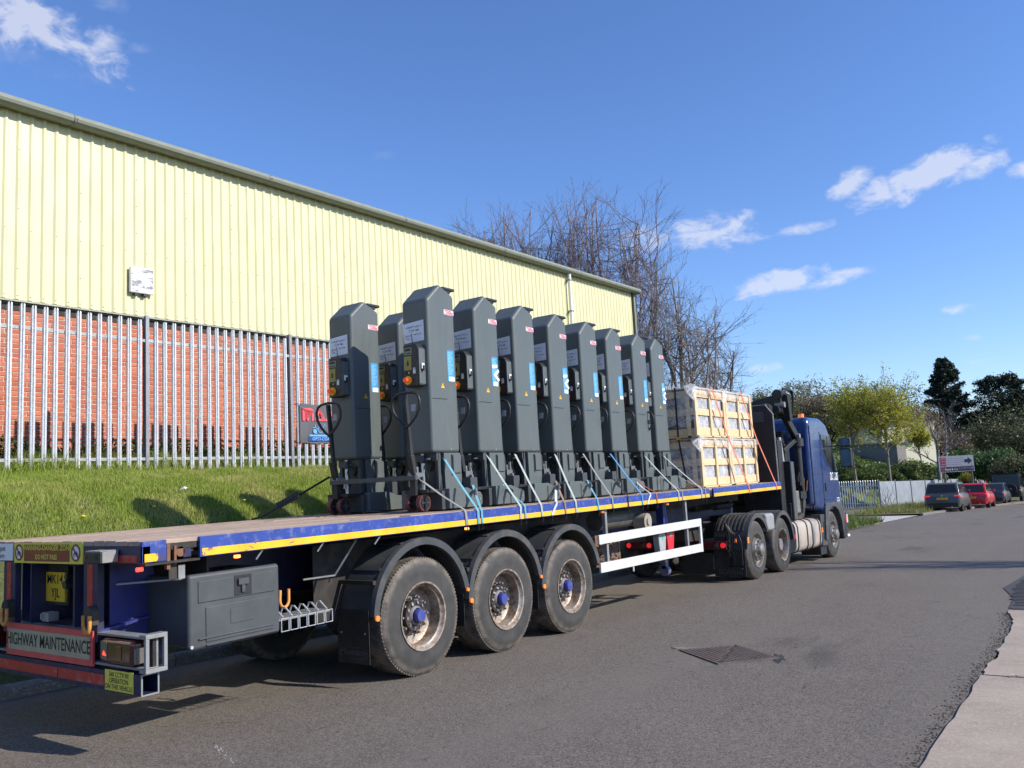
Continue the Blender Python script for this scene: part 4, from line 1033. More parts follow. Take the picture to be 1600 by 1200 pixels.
obj('neck_frame', MB().box(-1.7,-.8,9.3,TL-.2,1.16,RB-.01).cyl((-1.25,12.4,1.0),(-1.25,12.4,1.2),.2,n=18), DIRTYB, tr)
# ------------------------------------------------------------------ mobile lifting columns
def m_column():
    t = Nt('grey_powder_coat'); base = t.mix(t.ramp(t.noise(2.2, 5, .6), .3, .7), (.090,.109,.110), (.104,.124,.124))
    base = t.mix(t.math('MULTIPLY', t.rand(), .35), base, (.085,.100,.100))
    sm = t.noise(5, 6, .68, t.vec((2.5,2.5,.35)), .4); base = t.mix(t.ramp(sm, .56, .78, 0, .4), base, (.15,.155,.145))
    sc = t.noise(60, 2, .5, t.vec((1,.25,3))); base = t.mix(t.ramp(sc, .70, .74, 0, .35), base, (.22,.23,.22))
    t.col(base).rough(t.ramp(sm, .35, .7, .36, .56)); t.bump(t.noise(400, 2), .06, .002); return t.m
COLG = m_column()
COLD = mat('dark_grey_powder_coat', (.055,.062,.066), .5, var=.1, dirt=(.10,.09,.08), dirt_amt=.2)
PAPER = mat('white_paper', (.80,.80,.86), .7, var=.05)
PENINK = mat('pen_ink', (.03,.03,.07), .6)
LBLUE = mat('label_blue', (.05,.30,.62), .35, var=.1); LRED = mat('label_red', (.72,.10,.16), .4, var=.05); YTRI = mat('hazard_yellow', (.85,.45,.02), .4, var=.05)
LCD = mat('display_grey_green', (.20,.23,.17), .3, var=.05); BTN = emit('orange_red_button', (.85,.10,.02), .15); ROLLR = mat('red_polyurethane', (.11,.030,.032), .5, var=.2)
def scribble(mb, x0, x1, z, y, r, h=.012):
    x = x0
    while x < x1:
        s = r.uniform(.004,.012); a = r.uniform(-h, h); b = r.uniform(-h, h)
        mb.bar((x,y,z+a),(x+s,y,z+b),.0028,.001,(0,1,0)); x += s*r.uniform(.6,1.3)
def lifting_column(label, tape):
    R = root('lifting_column', label, 'lifting column', (0,0,0), (0,0,0), 'mobile lifting columns on the trailer deck'); R['kind'] = 'thing'
    # local: x -.36 .. 0 (right face at 0), y 0 (rear face) .. .46, z 0 at the deck
    W_ = -.365
    prof = [(0,.60),(.455,.60),(.455,2.312),(.215,2.418),(.0,2.226)]
    obj('mast_cover', MB().prism(prof, 'x', W_, 0), COLG, R, bevel=.036, seg=4)
    obj('cover_seam', MB().box(-.001,.002,.03,.27,1.165,1.172), INK, R)
    obj('cover_screw', MB().cyl((0,.268,1.155),(.004,.268,1.155),.006,n=8), CHROME, R); obj('cover_screw', MB().cyl((0,.30,.635),(.004,.30,.635),.008,n=8), CHROME, R); obj('cover_screw', MB().cyl((0,.43,1.02),(.004,.43,1.02),.005,n=8), CHROME, R)
    bc = obj('limit_switch', MB().box(-.11,-.02,.30,.50,2.375,2.405).box(-.10,-.03,.32,.44,2.345,2.378), BLACKP, R, bevel=.006)
    # lower mast, inner rails
    obj('mast_plate', MB().prism([(.20,.22),(.475,.22),(.475,.40),(.462,.60),(.19,.60)], 'x', -.045, -.012), COLG, R, bevel=.004)
    obj('mast_plate', MB().prism([(.20,.22),(.475,.22),(.475,.40),(.462,.60),(.19,.60)], 'x', W_+.012, W_+.045), COLG, R, bevel=.004)
    obj('carriage_guide', MB().box(-.016,.004,.325,.455,.385,.575), COLG, R, bevel=.004)
    obj('guide_slot', MB().box(-.011,-.008,.305,.323,.36,.58), INK, R)
    obj('mast_core', MB().box(W_+.05,-.05,.16,.44,.05,.60), COLD, R)
    obj('hydraulic_ram', MB().cyl((-.20,.07,.10),(-.20,.07,.60),.022,n=12), CHROME, R, smooth=40)
    obj('ram_clamp', MB().cyl((-.20,.07,.50),(-.20,.07,.585),.036,n=12), COLD, R, smooth=40)
    obj('hose', MB().tube([(-.13,.06,.58),(-.15,.03,.45),(-.12,.05,.36),(-.16,.07,.30)], .008, 6).tube([(-.08,.13,.10),(-.06,.12,.42),(-.10,.13,.50),(-.16,.14,.42)], .016, 6), BLACKP, R, smooth=60)
    obj('back_frame', MB().prism([(W_+.02,.05),(W_+.02,.60),(W_+.06,.60),(W_+.06,.05)], 'y', .10, .14).prism([(-.06,.05),(-.06,.60),(-.02,.60),(-.02,.05)], 'y', .10, .14).box(W_+.02,-.02,.08,.12,.52,.60), COLD, R)
    obj('frame_gusset', MB().prism([(.0,.535),(.20,.60),(.20,.535)], 'x', -.11, -.09), COLG, R)
    # base with two legs that reach forward
    obj('base_box', MB().box(W_-.02,.10,.0,.48,.015,.205), COLD, R, bevel=.006)
    for x0, x1 in ((.02,.15), (W_-.15,W_-.02)):
        lg = obj('base_leg', MB().prism([(.06,.02),(.575,.02),(.61,.05),(.61,.14),(.575,.175),(.50,.18),(.36,.225),(.06,.225)], 'x', x0, x1), COLG, R, bevel=.006)
        obj('leg_bolt', MB().cyl((x1-.001,.57,.10),(x1+.004,.57,.10),.010,n=8), CHROME, lg)
        obj('leg_joint', MB().box(x1-.001,x1+.002,.325,.34,.02,.19), INK, lg)
    obj('fork_block', MB().box(-.05,.10,.48,.60,.18,.33), COLD, R, bevel=.006)
    obj('fork_pin', MB().cyl((.06,.62,.17),(.06,.62,.235),.012,n=8).cyl((.06,.62,.23),(.06,.62,.26),.02,n=10), BLACKM, R, smooth=40)
    obj('fork', MB().box(-.10,-.03,.46,.60,.10,.13).box(W_+.03,W_+.10,.46,.60,.10,.13), COLD, R)
    # control box on the rear face
    cb = obj('control_box', MB().prism([(W_+.10,1.30),(-.055,1.30),(-.055,1.70),(-.09,1.745),(W_+.10,1.745)], 'y', -.105, -.002), BLACKP, R, bevel=.012)
    obj('box_side_plate', MB().box(-.055,-.050,-.10,-.004,1.32,1.69), COLG, cb)
    obj('side_switch', MB().box(-.050,-.032,-.075,-.035,1.475,1.535), WHITEK, cb, bevel=.004); obj('side_switch', MB().box(-.050,-.022,-.065,-.045,1.455,1.51), INK, cb)
    obj('display', MB().box(W_+.115,W_+.225,-.110,-.105,1.635,1.71), LCD, cb); obj('display_text', MB().box(W_+.13,W_+.21,-.1115,-.110,1.675,1.70).box(W_+.13,W_+.145,-.1115,-.11,1.645,1.655).box(W_+.16,W_+.21,-.1115,-.11,1.645,1.655), INK, cb)
    obj('yellow_panel', MB().box(W_+.112,W_+.215,-.109,-.105,1.475,1.62), mat('panel_yellow', (.30,.26,.05), .4, var=.1), cb)
    obj('panel_symbol', MB().prism([(W_+.15,1.52),(W_+.18,1.52),(W_+.178,1.555),(W_+.165,1.58),(W_+.152,1.555)], 'y', -.1105, -.109), INK, cb)
    obj('lock_symbol', MB().box(W_+.235,W_+.268,-.110,-.105,1.43,1.47).tube([(W_+.24,-.107,1.47),(W_+.245,-.107,1.49),(W_+.258,-.107,1.49),(W_+.263,-.107,1.47)], .005, 5), WHITEK, cb)
    for dx, cm in ((.135, INK), (.18, mat('yellow_button', (.6,.4,.03), .4))): obj('push_button', MB().cyl((W_+dx,-.115,1.445),(W_+dx,-.103,1.445),.012,n=10), cm, cb)
    es = obj('emergency_stop_base', MB().cyl((W_+.17,-.125,1.365),(W_+.17,-.103,1.365),.045,n=20), YTRI, cb, smooth=40)
    obj('emergency_stop_button', MB().cyl((W_+.17,-.16,1.365),(W_+.17,-.125,1.365),.022,.018,14).cyl((W_+.17,-.172,1.365),(W_+.17,-.155,1.365),.026,n=14), BTN, cb, smooth=40)
    # notice and labels
    r = random.Random(len(bpy.data.objects))
    pn = MB(); pn.add([(W_+.02,-.006,1.99),(-.045,-.012,2.005),(-.05,-.005,1.785),(W_+.035,-.003,1.78),(W_+.17,-.014,1.89)], [(0,1,4),(1,2,4),(2,3,4),(3,0,4)])
    pp = obj('paper_notice', pn, PAPER, R, fix=False)
    sc_ = MB(); scribble(sc_, W_+.07, -.08, 1.945, -.0145, r); scribble(sc_, W_+.11, -.11, 1.905, -.016, r); scribble(sc_, W_+.06, W_+.13, 1.855, -.0145, r); scribble(sc_, W_+.18, -.08, 1.86, -.0145, r, .008); scribble(sc_, W_+.06, W_+.12, 1.825, -.012, r, .008); sc_.bar((W_+.145,-.013,1.88),(W_+.15,-.008,1.77),.006,.002,(0,1,0))
    hw = obj('handwriting', sc_, PENINK, pp); hw['kind'] = 'stuff'
    rl = obj('capacity_label', MB().box(-.001,.0025,.275,.435,2.09,2.145), WHITEK, R); lettering('7500kg', .058, LRED, rl, frame((.004,.355,2.117), *SIDE), bold=.03, width=.85)
    obj('red_frame', MB().box(.0025,.0032,.279,.431,2.138,2.142).box(.0025,.0032,.279,.431,2.093,2.097), LRED, rl)
    bl = obj('instruction_label', MB().box(-.001,.0025,.295,.405,1.365,1.70), LBLUE, R)
    obj('label_foot', MB().box(.0025,.0035,.315,.405,1.365,1.415), WHITEK, bl)
    tx = MB()
    for i in range(16): tx.box(.0025,.0033,.305,.305+r.uniform(.05,.09),1.435+i*.0158,1.440+i*.0158)
    tx_o = obj('label_print', tx, mat('label_pale_blue', (.35,.58,.80), .4), bl); tx_o['kind'] = 'stuff'
    if tape:
        obj('white_tape', MB().bar((.005,.30,1.585),(.005,.40,1.60),.035,.003,(1,0,0)).bar((.006,.33,1.48),(.006,.42,1.55),.035,.003,(1,0,0)).bar((.0075,.33,1.50),(.0075,.42,1.43),.035,.003,(1,0,0)), WHITEK, R)
    tg = obj('hazard_triangle', MB().prism([(.175,1.285),(.235,1.285),(.205,1.34)], 'x', -.001, .0025), YTRI, R)
    obj('hazard_mark', MB().box(.0025,.0032,.202,.208,1.30,1.322), INK, tg)
    # pallet-truck steering unit at the rear
    SU = (.085, .075, 0)
    st = obj('steer_frame', MB().box(W_+.04,-.02,-.26,.0,.19,.225).box(-.22,-.14,-.30,-.20,.17,.36).box(W_+.04,-.02,-.02,.10,.10,.20), BLACKM, R, bevel=.006, loc=SU)
    for x in (-.225, -.075): 
        wl = obj('steer_wheel', MB().cyl((x-.045,-.24,.095),(x+.0,-.24,.095),.078,n=24).lathe([(x+.0,.058),(x+.004,.060),(x+.004,.054),(x,.052)],'x',(0,-.24,.095),24), BLACKM, R, smooth=35, loc=SU)
        tyr = MB(); tyr.lathe([(x-.047,.070),(x+.003,.070),(x+.003,.086),(x-.047,.086)], 'x', (0,-.24,.095), 28); obj('wheel_tread', tyr, ROLLR, wl, smooth=40)
        obj('wheel_spokes', MB().cyl((x,-.24,.095),(x+.012,-.24,.095),.022,n=12).bar((x+.004,-.295,.095),(x+.004,-.185,.095),.012,.012).bar((x+.004,-.24,.04),(x+.004,-.24,.15),.012,.012), COLD, wl)
    obj('valve_block', MB().box(-.24,-.12,-.30,-.18,.34,.40).cyl((-.18,-.24,.40),(-.18,-.24,.46),.03,n=12).cyl((-.10,-.22,.28),(-.10,-.22,.36),.018,n=10).cyl((-.24,-.27,.26),(-.24,-.27,.42),.014,n=8), mat('machined_steel', (.28,.28,.28), .35, .8, var=.2), R, smooth=40, loc=SU)
    hn = obj('drawbar', MB().bar((-.18,-.28,.38),(-.19,-.345,1.20),.045,.032).bar((-.18,-.27,.36),(-.185,-.31,.58),.075,.05), BLACKM, R, bevel=.006, loc=SU)
    lp_ = [(-.19,-.345,.86),(-.13,-.342,.90),(-.06,-.34,.965),(-.01,-.34,1.04),(.0,-.345,1.12),(-.025,-.345,1.18),(-.08,-.345,1.21),(-.19,-.345,1.218),(-.30,-.345,1.21),(-.355,-.345,1.18),(-.38,-.345,1.12),(-.37,-.34,1.04),(-.32,-.34,.965),(-.25,-.342,.90)]
    obj('drawbar_loop', MB().tube(lp_, .0145, 8, closed=True), BLACKM, hn, smooth=60)
    obj('drawbar_label', MB().box(-.115,-.06,-.348,-.344,1.02,1.09), mat('scuffed_label', (.30,.31,.33), .5), hn)
    return R
ordn = ['nearest','second','third','fourth','fifth','sixth','seventh','farthest']
YN = [3.47, 4.27, 5.035, 5.82, 6.61, 7.345, 8.15, 8.79]
extra_near = {0: 'nearest grey lifting column of the road-side row, taller looking than all others', 1: 'second grey lifting column in the road-side row, white arrow of tape over its blue label', 2: 'third grey lifting column in the road-side row, plain blue label',
              3: 'fourth grey lifting column in the road-side row, white tape on its blue label', 4: 'fifth grey lifting column in the road-side row, counted from the trailer tail', 5: 'sixth grey lifting column in the road-side row, counted from the trailer tail',
              6: 'seventh grey lifting column in the road-side row, last but one before the crates', 7: 'last grey lifting column of the road-side row, next to the wooden crates'}
lc_a = lifting_column('x', False); lc_b = lifting_column('x', True)
used = {False: False, True: False}
for i, y in enumerate(YN):
    tp = i in (1, 3, 7); src = lc_b if tp else lc_a
    o = src if not used[tp] else copy_tree(src); used[tp] = True
    o.location = (-.445, y, DECK+.003); o.rotation_euler = (0, 0, [0,.004,-.006,.008,-.004,.006,0,.01][i]); o['label'] = extra_near[i]
for i, (y, lab) in enumerate([(3.445,'leftmost grey lifting column, shaded by its neighbour, on the grass side of the trailer'),(4.225,'grey lifting column half hidden between the two tallest ones, in the grass-side row'),
                              (5.03,'third lifting column of the grass-side row, hidden behind the road-side row, shading the bank'),(5.83,'fourth lifting column of the grass-side row, hidden behind the road-side row, shading the bank')]):
    o = copy_tree(lc_a); o.location = (-1.56, y, DECK+.003); o['label'] = lab
# a grey steel bar laid across behind the two nearest columns
tag(obj('cross_bar', MB().box(-1.66,-.42,3.16,3.20,DECK+.33,DECK+.375), COLD, bevel=.004), 'dark steel bar lying across between the two hindmost lifting columns', 'bar')

# ------------------------------------------------------------------ lashing straps
def webmat(name, c): return mat(name, c, .75, var=.15, dirt=tuple(x*.6 for x in c), dirt_amt=.3, bump=.3, bs=200)
ST = {'teal': webmat('teal_webbing', (.12,.32,.40)), 'grey': webmat('grey_webbing', (.24,.24,.23)), 'pale': webmat('pale_webbing', (.34,.39,.37)), 'brown': webmat('brown_webbing', (.26,.17,.12)), 'blue': webmat('blue_webbing', (.06,.25,.50)),
      'black': webmat('black_webbing', (.02,.02,.024)), 'red': webmat('rust_red_webbing', (.38,.11,.07)), 'orange': webmat('orange_webbing', (.60,.17,.09)), 'white': webmat('white_webbing', (.48,.56,.58))}
def strap(label, colr, y0, z0, y1, x0=-.50, w=.042, drop=.14, tail=0., ratchet=False, mid=None, cat='strap'):
    R = root('lashing_strap', label, cat, (0,0,0), (0,0,0), 'lashing straps over the load')
    pts = [(x0,y0,z0)]
    if mid: pts += mid
    a, b = Vector(pts[-1]), Vector((-.004,y1,DECK+.012)); m_ = a.lerp(b, .55); m_.z -= .012
    pts += [tuple(m_), tuple(b), (.0075,y1+.001,DECK-.012), (.009,y1+tail*.5,DECK-.07), (.010,y1+tail,DECK-drop)]
    obj('webbing', MB().ribbon(pts, w, .003), ST[colr], R)
    hk = MB(); yh = y1+tail; hk.tube([(.012,yh-.016,DECK-drop),(.014,yh,DECK-drop-.035),(.012,yh+.016,DECK-drop),(.012,yh-.016,DECK-drop)], .004, 5); hk.tube([(.012,yh,DECK-drop-.03),(.006,yh,DECK-drop-.06),(-.02,yh,DECK-drop-.062)], .005, 6)
    obj('hook', hk, DIRTYB, R)
    if ratchet:
        c = a.lerp(b, .35); d = (b-a).normalized()
        obj('ratchet', MB().bar(c-d*.05, c+d*.06, .055, .02, (0,1,0)).bar(c-d*.02+Vector((0,0,.02)), c+d*.08+Vector((0,0,.035)), .04, .012, (0,1,0)), GREYST, R, bevel=.003)
    return R
S1 = .585
sd = [('grey','grey strap running down from the nearest column past its red-rimmed steering wheel',3.30,DECK+.345,3.40,-.50,False),
      ('teal','bright turquoise strap falling from under the nearest column to the deck edge',3.68,DECK+.58,3.60,-.50,False),
      ('teal','short turquoise ratchet strap doubled beside the bright turquoise one',4.00,DECK+.26,3.66,-.36,True),
      ('pale','pale green strap falling from under the second column to the deck edge',4.46,DECK+S1,4.35,-.50,False),
      ('teal','short turquoise strap with ratchet hooked right of the pale green one',4.55,DECK+.24,4.43,-.36,True),
      ('pale','pale grey-green strap falling from under the third column',5.02,DECK+S1,4.75,-.50,False),
      ('brown','short brown strap with ratchet below the fourth column',5.66,DECK+.25,5.25,-.36,True),
      ('white','twisted whitish strap end slanting across rail below the fourth column',5.66,DECK+.22,5.08,-.36,False),
      ('pale','dull grey-green strap falling from under the fourth column',5.90,DECK+S1,5.50,-.50,False),
      ('teal','short turquoise strap with ratchet below the fifth column',6.42,DECK+.24,6.02,-.36,True),
      ('grey','pale grey strap falling from under the fifth column',6.60,DECK+S1,6.40,-.50,False),
      ('black','short black strap with ratchet below the sixth column',7.15,DECK+.24,6.83,-.36,True),
      ('blue','royal blue strap fading dark, falling from under the sixth column',7.35,DECK+S1,7.24,-.50,False),
      ('white','twisted whitish strap end slanting over the rail below the seventh column',7.75,DECK+.20,7.50,-.36,False),
      ('red','short rust red strap below the seventh column',7.80,DECK+.20,7.68,-.36,False),
      ('pale','pale double strap falling from under the seventh column',8.35,DECK+S1,8.42,-.50,False),
      ('grey','grey ratchet strap lying beside the pale double strap, left of crates',8.60,DECK+.24,8.55,-.36,True),
      ('pale','pale strap falling from under the last column toward the crates',8.98,DECK+S1,9.28,-.50,False),
      ('grey','dark grey strap end at the rail gap next to the crates',9.10,DECK+.24,9.42,-.36,False)]
for c, lab, y0, z0, y1, x0, rt_ in sd:
    strap(lab, c, y0, z0, y1, x0, tail=(-.12 if c == 'white' else rnd.uniform(-.01,.02)), ratchet=rt_, w=.030 if x0 > -.4 else .036)
# black ratchet strap to the far side at the tail end
bs_ = root('lashing_strap', 'black strap pulled from the leftmost column down to the far deck edge', 'strap', (0,0,0), (0,0,0), 'lashing straps over the load')
obj('webbing', MB().ribbon([(-1.72,3.22,DECK+.42),(-2.05,3.02,DECK+.22),(-2.40,2.86,DECK+.03),(-2.50,2.80,DECK+.005),(-2.512,2.80,DECK-.1)], .05, .004), ST['black'], bs_)
obj('ratchet', MB().bar((-2.02,3.04,DECK+.25),(-2.25,2.93,DECK+.13),.07,.03,(0,1,0)), BLACKM, bs_, bevel=.004)

# ------------------------------------------------------------------ wooden crates under plastic film
def crate(label, y0, z0, L=1.325, H=.80, D=1.15, seed=0):
    R = root('wooden_crate', label, 'crate', (-.185, y0, z0), (0,0,0), 'slatted crates wrapped in film')
    r = random.Random(seed); th = .022
    def sl(n_, a): obj(n_, MB().box(*a), PINE, R, bevel=.003)
    for (x, s) in ((0, -1), (-D, 1)):                              # two long faces
        fr = (x-th, x) if s < 0 else (x, x+th)
        for (ya, yb) in ((0,.085),(L/2-.04,L/2+.04),(L-.085,L)):
            sl('slat', (fr[0], fr[1], ya+.001, yb, .0, H))
        for (za, zb) in ((.03,.16),(.36,.47),(H-.14,H-.02)): sl('batten', (fr[0]-.022 if s < 0 else fr[1], fr[0]-.0005 if s < 0 else fr[1]+.022, 0, L, za, zb))
    for y in (0, L-th):
        for x in (-.10, -.55, -D+.03): sl('end_slat', (x-.07, x, y, y+th, .0, H))
        for z in (.03, .36, H-.14): sl('end_batten', (-D+.03, -.05, (y+th if y == 0 else y-.022), (y+th+.022 if y == 0 else y), z, z+.11))
    sl('crate_lid', (-D, 0, 0, L, H, H+.015))
    sl('crate_base', (-D, 0, 0, L, -.0, .025))
    # pale goods inside
    g = MB(); 
    for k in range(3):
        ya = .12+k*.40; g.box(-D+.12,-.075,ya,ya+.34,.03,H-.06-r.uniform(0,.12))
    obj('wrapped_goods', g, mat('pale_wrapped_goods', (.20,.195,.205), .35, var=.2, vs=9, dirt=(.42,.42,.45), dirt_amt=.45, ds=6), R, bevel=.03)
    # film: draped over top and ends, ragged hem on the road face, inner lining
    f = MB(); nn = 26
    def drape(ya, yb, x_out, hem, top, seed2, yplane=None):
        o = len(f.v); rows = 7
        for i in range(nn+1):
            t = i/nn; h = hem*(1+.5*mnoise.noise((t*4, seed2, 0))+.25*mnoise.noise((t*13, seed2, 5)))
            for k in range(rows+1):
                q = k/rows; bul = .016*mnoise.noise((t*7, q*4, seed2))+.010*math.sin(t*40+seed2)*q
                if yplane is None: f.v.append((x_out+bul+.01*q, ya+(yb-ya)*t, top-h*q))
                else: f.v.append((x_out+(yb-ya)*0-t*D, yplane+bul-.012*q, top-h*q))
        for i in range(nn):
            for k in range(rows): a = o+i*(rows+1)+k; f.f.append((a,a+1,a+rows+2,a+rows+1)); f.m.append(0)
    drape(-.02, L+.02, .018, .12, H+.022, seed*3+1)
    drape(0, 0, .01, H*.80, H+.02, seed*3+2, -.03)
    drape(0, 0, .01, .30, H+.02, seed*3+7, L+.03)
    o = len(f.v)
    for i in range(13):
        for k in range(13): f.v.append((.02-(D+.04)*k/12, -.03+(L+.06)*i/12, H+.022+.02*abs(mnoise.noise((i*.6,k*.6,seed)))))
    for i in range(12):
        for k in range(12): a = o+i*13+k; f.f.append((a,a+1,a+14,a+13)); f.m.append(0)
    # crumpled corner peak
    f.add([(.02,-.03,H+.02),(-.16,-.04,H+.03),(-.05,.02,H+.085),(.03,.10,H+.02),(.03,-.10,H-.22),(-.06,-.15,H-.10)], [(0,1,2),(0,2,3),(0,4,5),(0,5,1),(0,3,4)])
    obj('plastic_film', f, FILM, R, smooth=80, fix=False)
    l = MB(); l.add([(-.045,.03,.03),(-.045,L-.03,.03),(-.045,L-.03,H-.02),(-.045,.03,H-.02)], [(0,1,2,3)]); obj('film_lining', l, MILKY, R, fix=False)
    return R
crate('lower pine crate nearest the last lifting column, film rags at its top', 9.84, DECK+.004, seed=1)
crate('lower pine crate toward the headboard, film torn along its top', 11.17, DECK+.004, seed=2)
crate('upper pine crate above the columns\' end, film peaked at its corner', 9.74, DECK+.835, H=.80, seed=3)
crate('upper pine crate next to the crane, film bunched over its front corner', 11.075, DECK+.835, H=.80, seed=4)
# brown cardboard load behind the crates' rear end
cbx = root('wrapped_pallet', 'brown wrapped pallet load behind the last lifting column, beside the crates', 'pallet load', (-1.42, 9.75, DECK))
obj('carton', MB().box(-.95,-.03,.0,1.1,.14,.80), mat('shrink_wrapped_card', (.20,.165,.14), .35, var=.2, dirt=(.30,.28,.27), dirt_amt=.4), cbx, bevel=.02)
obj('carton', MB().box(-.95,-.03,.0,1.1,.83,1.55), mat('shrink_wrapped_card', (.20,.165,.14)), cbx, bevel=.02)
obj('pallet_base', MB().box(-.97,-.0,-.02,1.12,.10,.13).box(-.97,-.87,0,1.1,.0,.10).box(-.10,0,0,1.1,.0,.10), PINE, cbx)
def over_strap(label, colr, yt, yb, xs=None):
    R = root('lashing_strap', label, 'strap', (0,0,0), (0,0,0), 'lashing straps over the load')
    zt = DECK+1.675
    obj('webbing', MB().ribbon([(-2.3,yt,zt-.3),(-1.36,yt,zt),(-.15,yt,zt+.012),(-.128,yt+.02,zt-.02),(-.10,yt+(yb-yt)*.5,zt-.84),(-.01,yb,DECK+.012),(.008,yb,DECK-.03),(.010,yb+.02,DECK-.15)], .045, .003), ST[colr], R)
    obj('hook', MB().tube([(.012,yb+.005,DECK-.15),(.014,yb+.02,DECK-.185),(.012,yb+.035,DECK-.15),(.012,yb+.005,DECK-.15)], .004, 5), DIRTYB, R)
over_strap('orange strap slanting over the two left-hand crates', 'orange', 10.35, 11.38)
over_strap('orange strap slanting over the two right-hand crates to the rail end', 'orange', 11.72, 12.85)
ebs = root('lashing_strap', 'black band round the film-wrapped rear ends of the crates', 'strap', (0,0,0), (0,0,0), 'lashing straps over the load')
obj('webbing', MB().ribbon([(-.50,9.695,DECK+1.66),(-.50,9.69,DECK+.85),(-.42,9.72,DECK+.1)], .03, .003, (1,0,0)), ST['black'], ebs)
obj('buckle', MB().box(-.53,-.46,9.675,9.69,DECK+.80,DECK+.85), GALVR, ebs)
# ------------------------------------------------------------------ tractor unit with loader crane
TY = 11.70
tu = root('tractor_unit', 'dark blue three-axle tractor unit with black loader crane behind its cab', 'truck', (0, TY, zr(TY)), (-math.atan(SLOPE), 0, 0))
CABB = m_paint('truck_blue', (.016,.038,.145), .22, .03)
W2 = -2.5
# frame
obj('frame_rail', MB().box(-.95,-.87,-1.2,5.6,.72,1.0), DIRTYB, tu); obj('frame_rail', MB().box(-1.63,-1.55,-1.2,5.6,.72,1.0), DIRTYB, tu)
for y in (-1.2, 2.2, 5.4): obj('frame_crossmember', MB().box(-1.55,-.95,y,y+.1,.74,.98), DIRTYB, tu)
obj('catwalk', MB().box(-1.6,-.9,1.6,2.4,1.0,1.03), BLACKM, tu)
obj('fifth_wheel', MB().box(-1.7,-.8,.2,1.1,1.02,1.12), DIRTYB, tu, bevel=.02)
# wheels: tag axle (convex), drive axle (deep), steer axle (convex)
def truck_wheel(kind):
    w_ = obj('wheel', MB().cyl((-.30,0,0),(-.12,0,0),.16,n=20), DIRTYB, tu)
    obj('tyre', tyre_mb(.512,.31,.292, 56, False), TYRE2, w_, smooth=40)
    rm = MB()
    if kind == 'deep':
        rm.lathe([(-.004,.294),(.004,.304),(.0,.288),(-.03,.276),(-.17,.262),(-.19,.22),(-.20,.12),(-.21,.12),(-.21,.27),(-.30,.29)], 'x', (0,0,0), 40, close=False); obj('rim', rm, RIM, w_, smooth=35)
        obj('hub', MB().cyl((-.2,0,0),(-.04,0,0),.13,.11,22), HUBG, w_, smooth=40)
        nn = MB()
        for i in range(10): a = 2*PI*i/10; nn.cyl((-.195,.168*math.cos(a),.168*math.sin(a)),(-.15,.168*math.cos(a),.168*math.sin(a)),.018,n=6)
        q = obj('wheel_nuts', nn, CHROME, w_); q['kind'] = 'stuff'
    else:
        rm.lathe([(-.004,.294),(.004,.304),(.0,.288),(-.035,.276),(-.06,.262),(-.075,.235),(-.03,.205),(.012,.19),(.022,.165),(.022,.145),(.0,.135)], 'x', (0,0,0), 40, close=False); obj('rim', rm, mat('dull_wheel_alloy', (.36,.33,.29), .38, .75, var=.15, dirt=(.14,.10,.07), dirt_amt=.5), w_, smooth=35)
        hl = MB()
        for i in range(10): a = 2*PI*i/10+.3; hl.cyl((-.066,.235*math.cos(a),.235*math.sin(a)),(-.055,.24*math.cos(a),.24*math.sin(a)),.026,n=12)
        q = obj('hand_holes', hl, INK, w_); q['kind'] = 'stuff'
        hb_ = MB(); hb_.lathe([(-.02,.14),(.05,.128),(.085,.11),(.10,.075),(.10,.0005)], 'x', (0,0,0), 26, close=False); obj('hub', hb_, mat('dull_wheel_alloy', (.36,.33,.29)), w_, smooth=35)
        nn = MB()
        for i in range(10): a = 2*PI*i/10; nn.cyl((.018,.168*math.cos(a),.168*math.sin(a)),(.06,.168*math.cos(a),.168*math.sin(a)),.019,.016,6)
        q = obj('wheel_nuts', nn, CHROME, w_); q['kind'] = 'stuff'
    return w_
AXT = [(0.0,'convex'),(1.42,'deep'),(5.0,'convex')]
wc = truck_wheel('convex'); wd = truck_wheel('deep'); uc = False
for y, k in AXT:
    if k == 'deep': o = wd
    else: o = wc if not uc else copy_tree(wc, tu); uc = True
    o.location = (-.045, y, .512); o.rotation_euler = (y*.7, 0, 0)
    o2 = copy_tree(wd if k == 'deep' else wc, tu); o2.location = (W2+.045, y, .512); o2.rotation_euler = (y, 0, PI)
    obj('axle', MB().cyl((-2.2,y,.5),(-.3,y,.5),.07,n=12), DIRTYB, tu)
# rear mudguards, joined by a flat cap
for (y, a0, a1) in ((0.0, 28, 178), (1.42, 3, 150)):
    for X0, X1 in ((-.62,-.02),(W2+.02,W2+.62)):
        g = MB(); R1 = .60; g.lathe([(X0,R1),(X1,R1),(X1+(.012 if X1 > -1 else 0),R1-.06),(X1+(.012 if X1 > -1 else 0),R1+.02),(X0,R1+.02)], 'x', (0,y,.535), 22, math.radians(a0), math.radians(a1))
        mg = obj('mudguard', g, MUDG, tu, smooth=40)
        for i in range(7):
            x = X0+.06+i*.075
            pts = [(x, y+(R1+.024)*math.cos(math.radians(t_)), .535+(R1+.024)*math.sin(math.radians(t_))) for t_ in range(75, 150, 12)]
            obj('guard_rib', MB().ribbon(pts, .028, .016, (1,0,0)), MUDG, mg)
obj('guard_link', MB().box(-.30,-.012,.50,.95,.80,1.13), mat('pale_grey_plastic', (.26,.27,.28), .5, var=.1), tu, bevel=.06)
fl2 = obj('mudflap', MB().box(-.62,-.06,-.625,-.61,.10,.55), mat('rubber_flap', (.016,.016,.018)), tu)
FT2 = mat('faded_grey_print', (.085,.083,.08), .6)
fl3 = obj('mudflap', MB().box(-1.20,-.63,-.66,-.645,.14,.50), mat('rubber_flap', (.016,.016,.018)), tu)
lettering('SCANIA', .115, FT2, fl2, frame((-.335,-.632,.175), *REAR), bold=.012, spacing=1.1, width=.98)
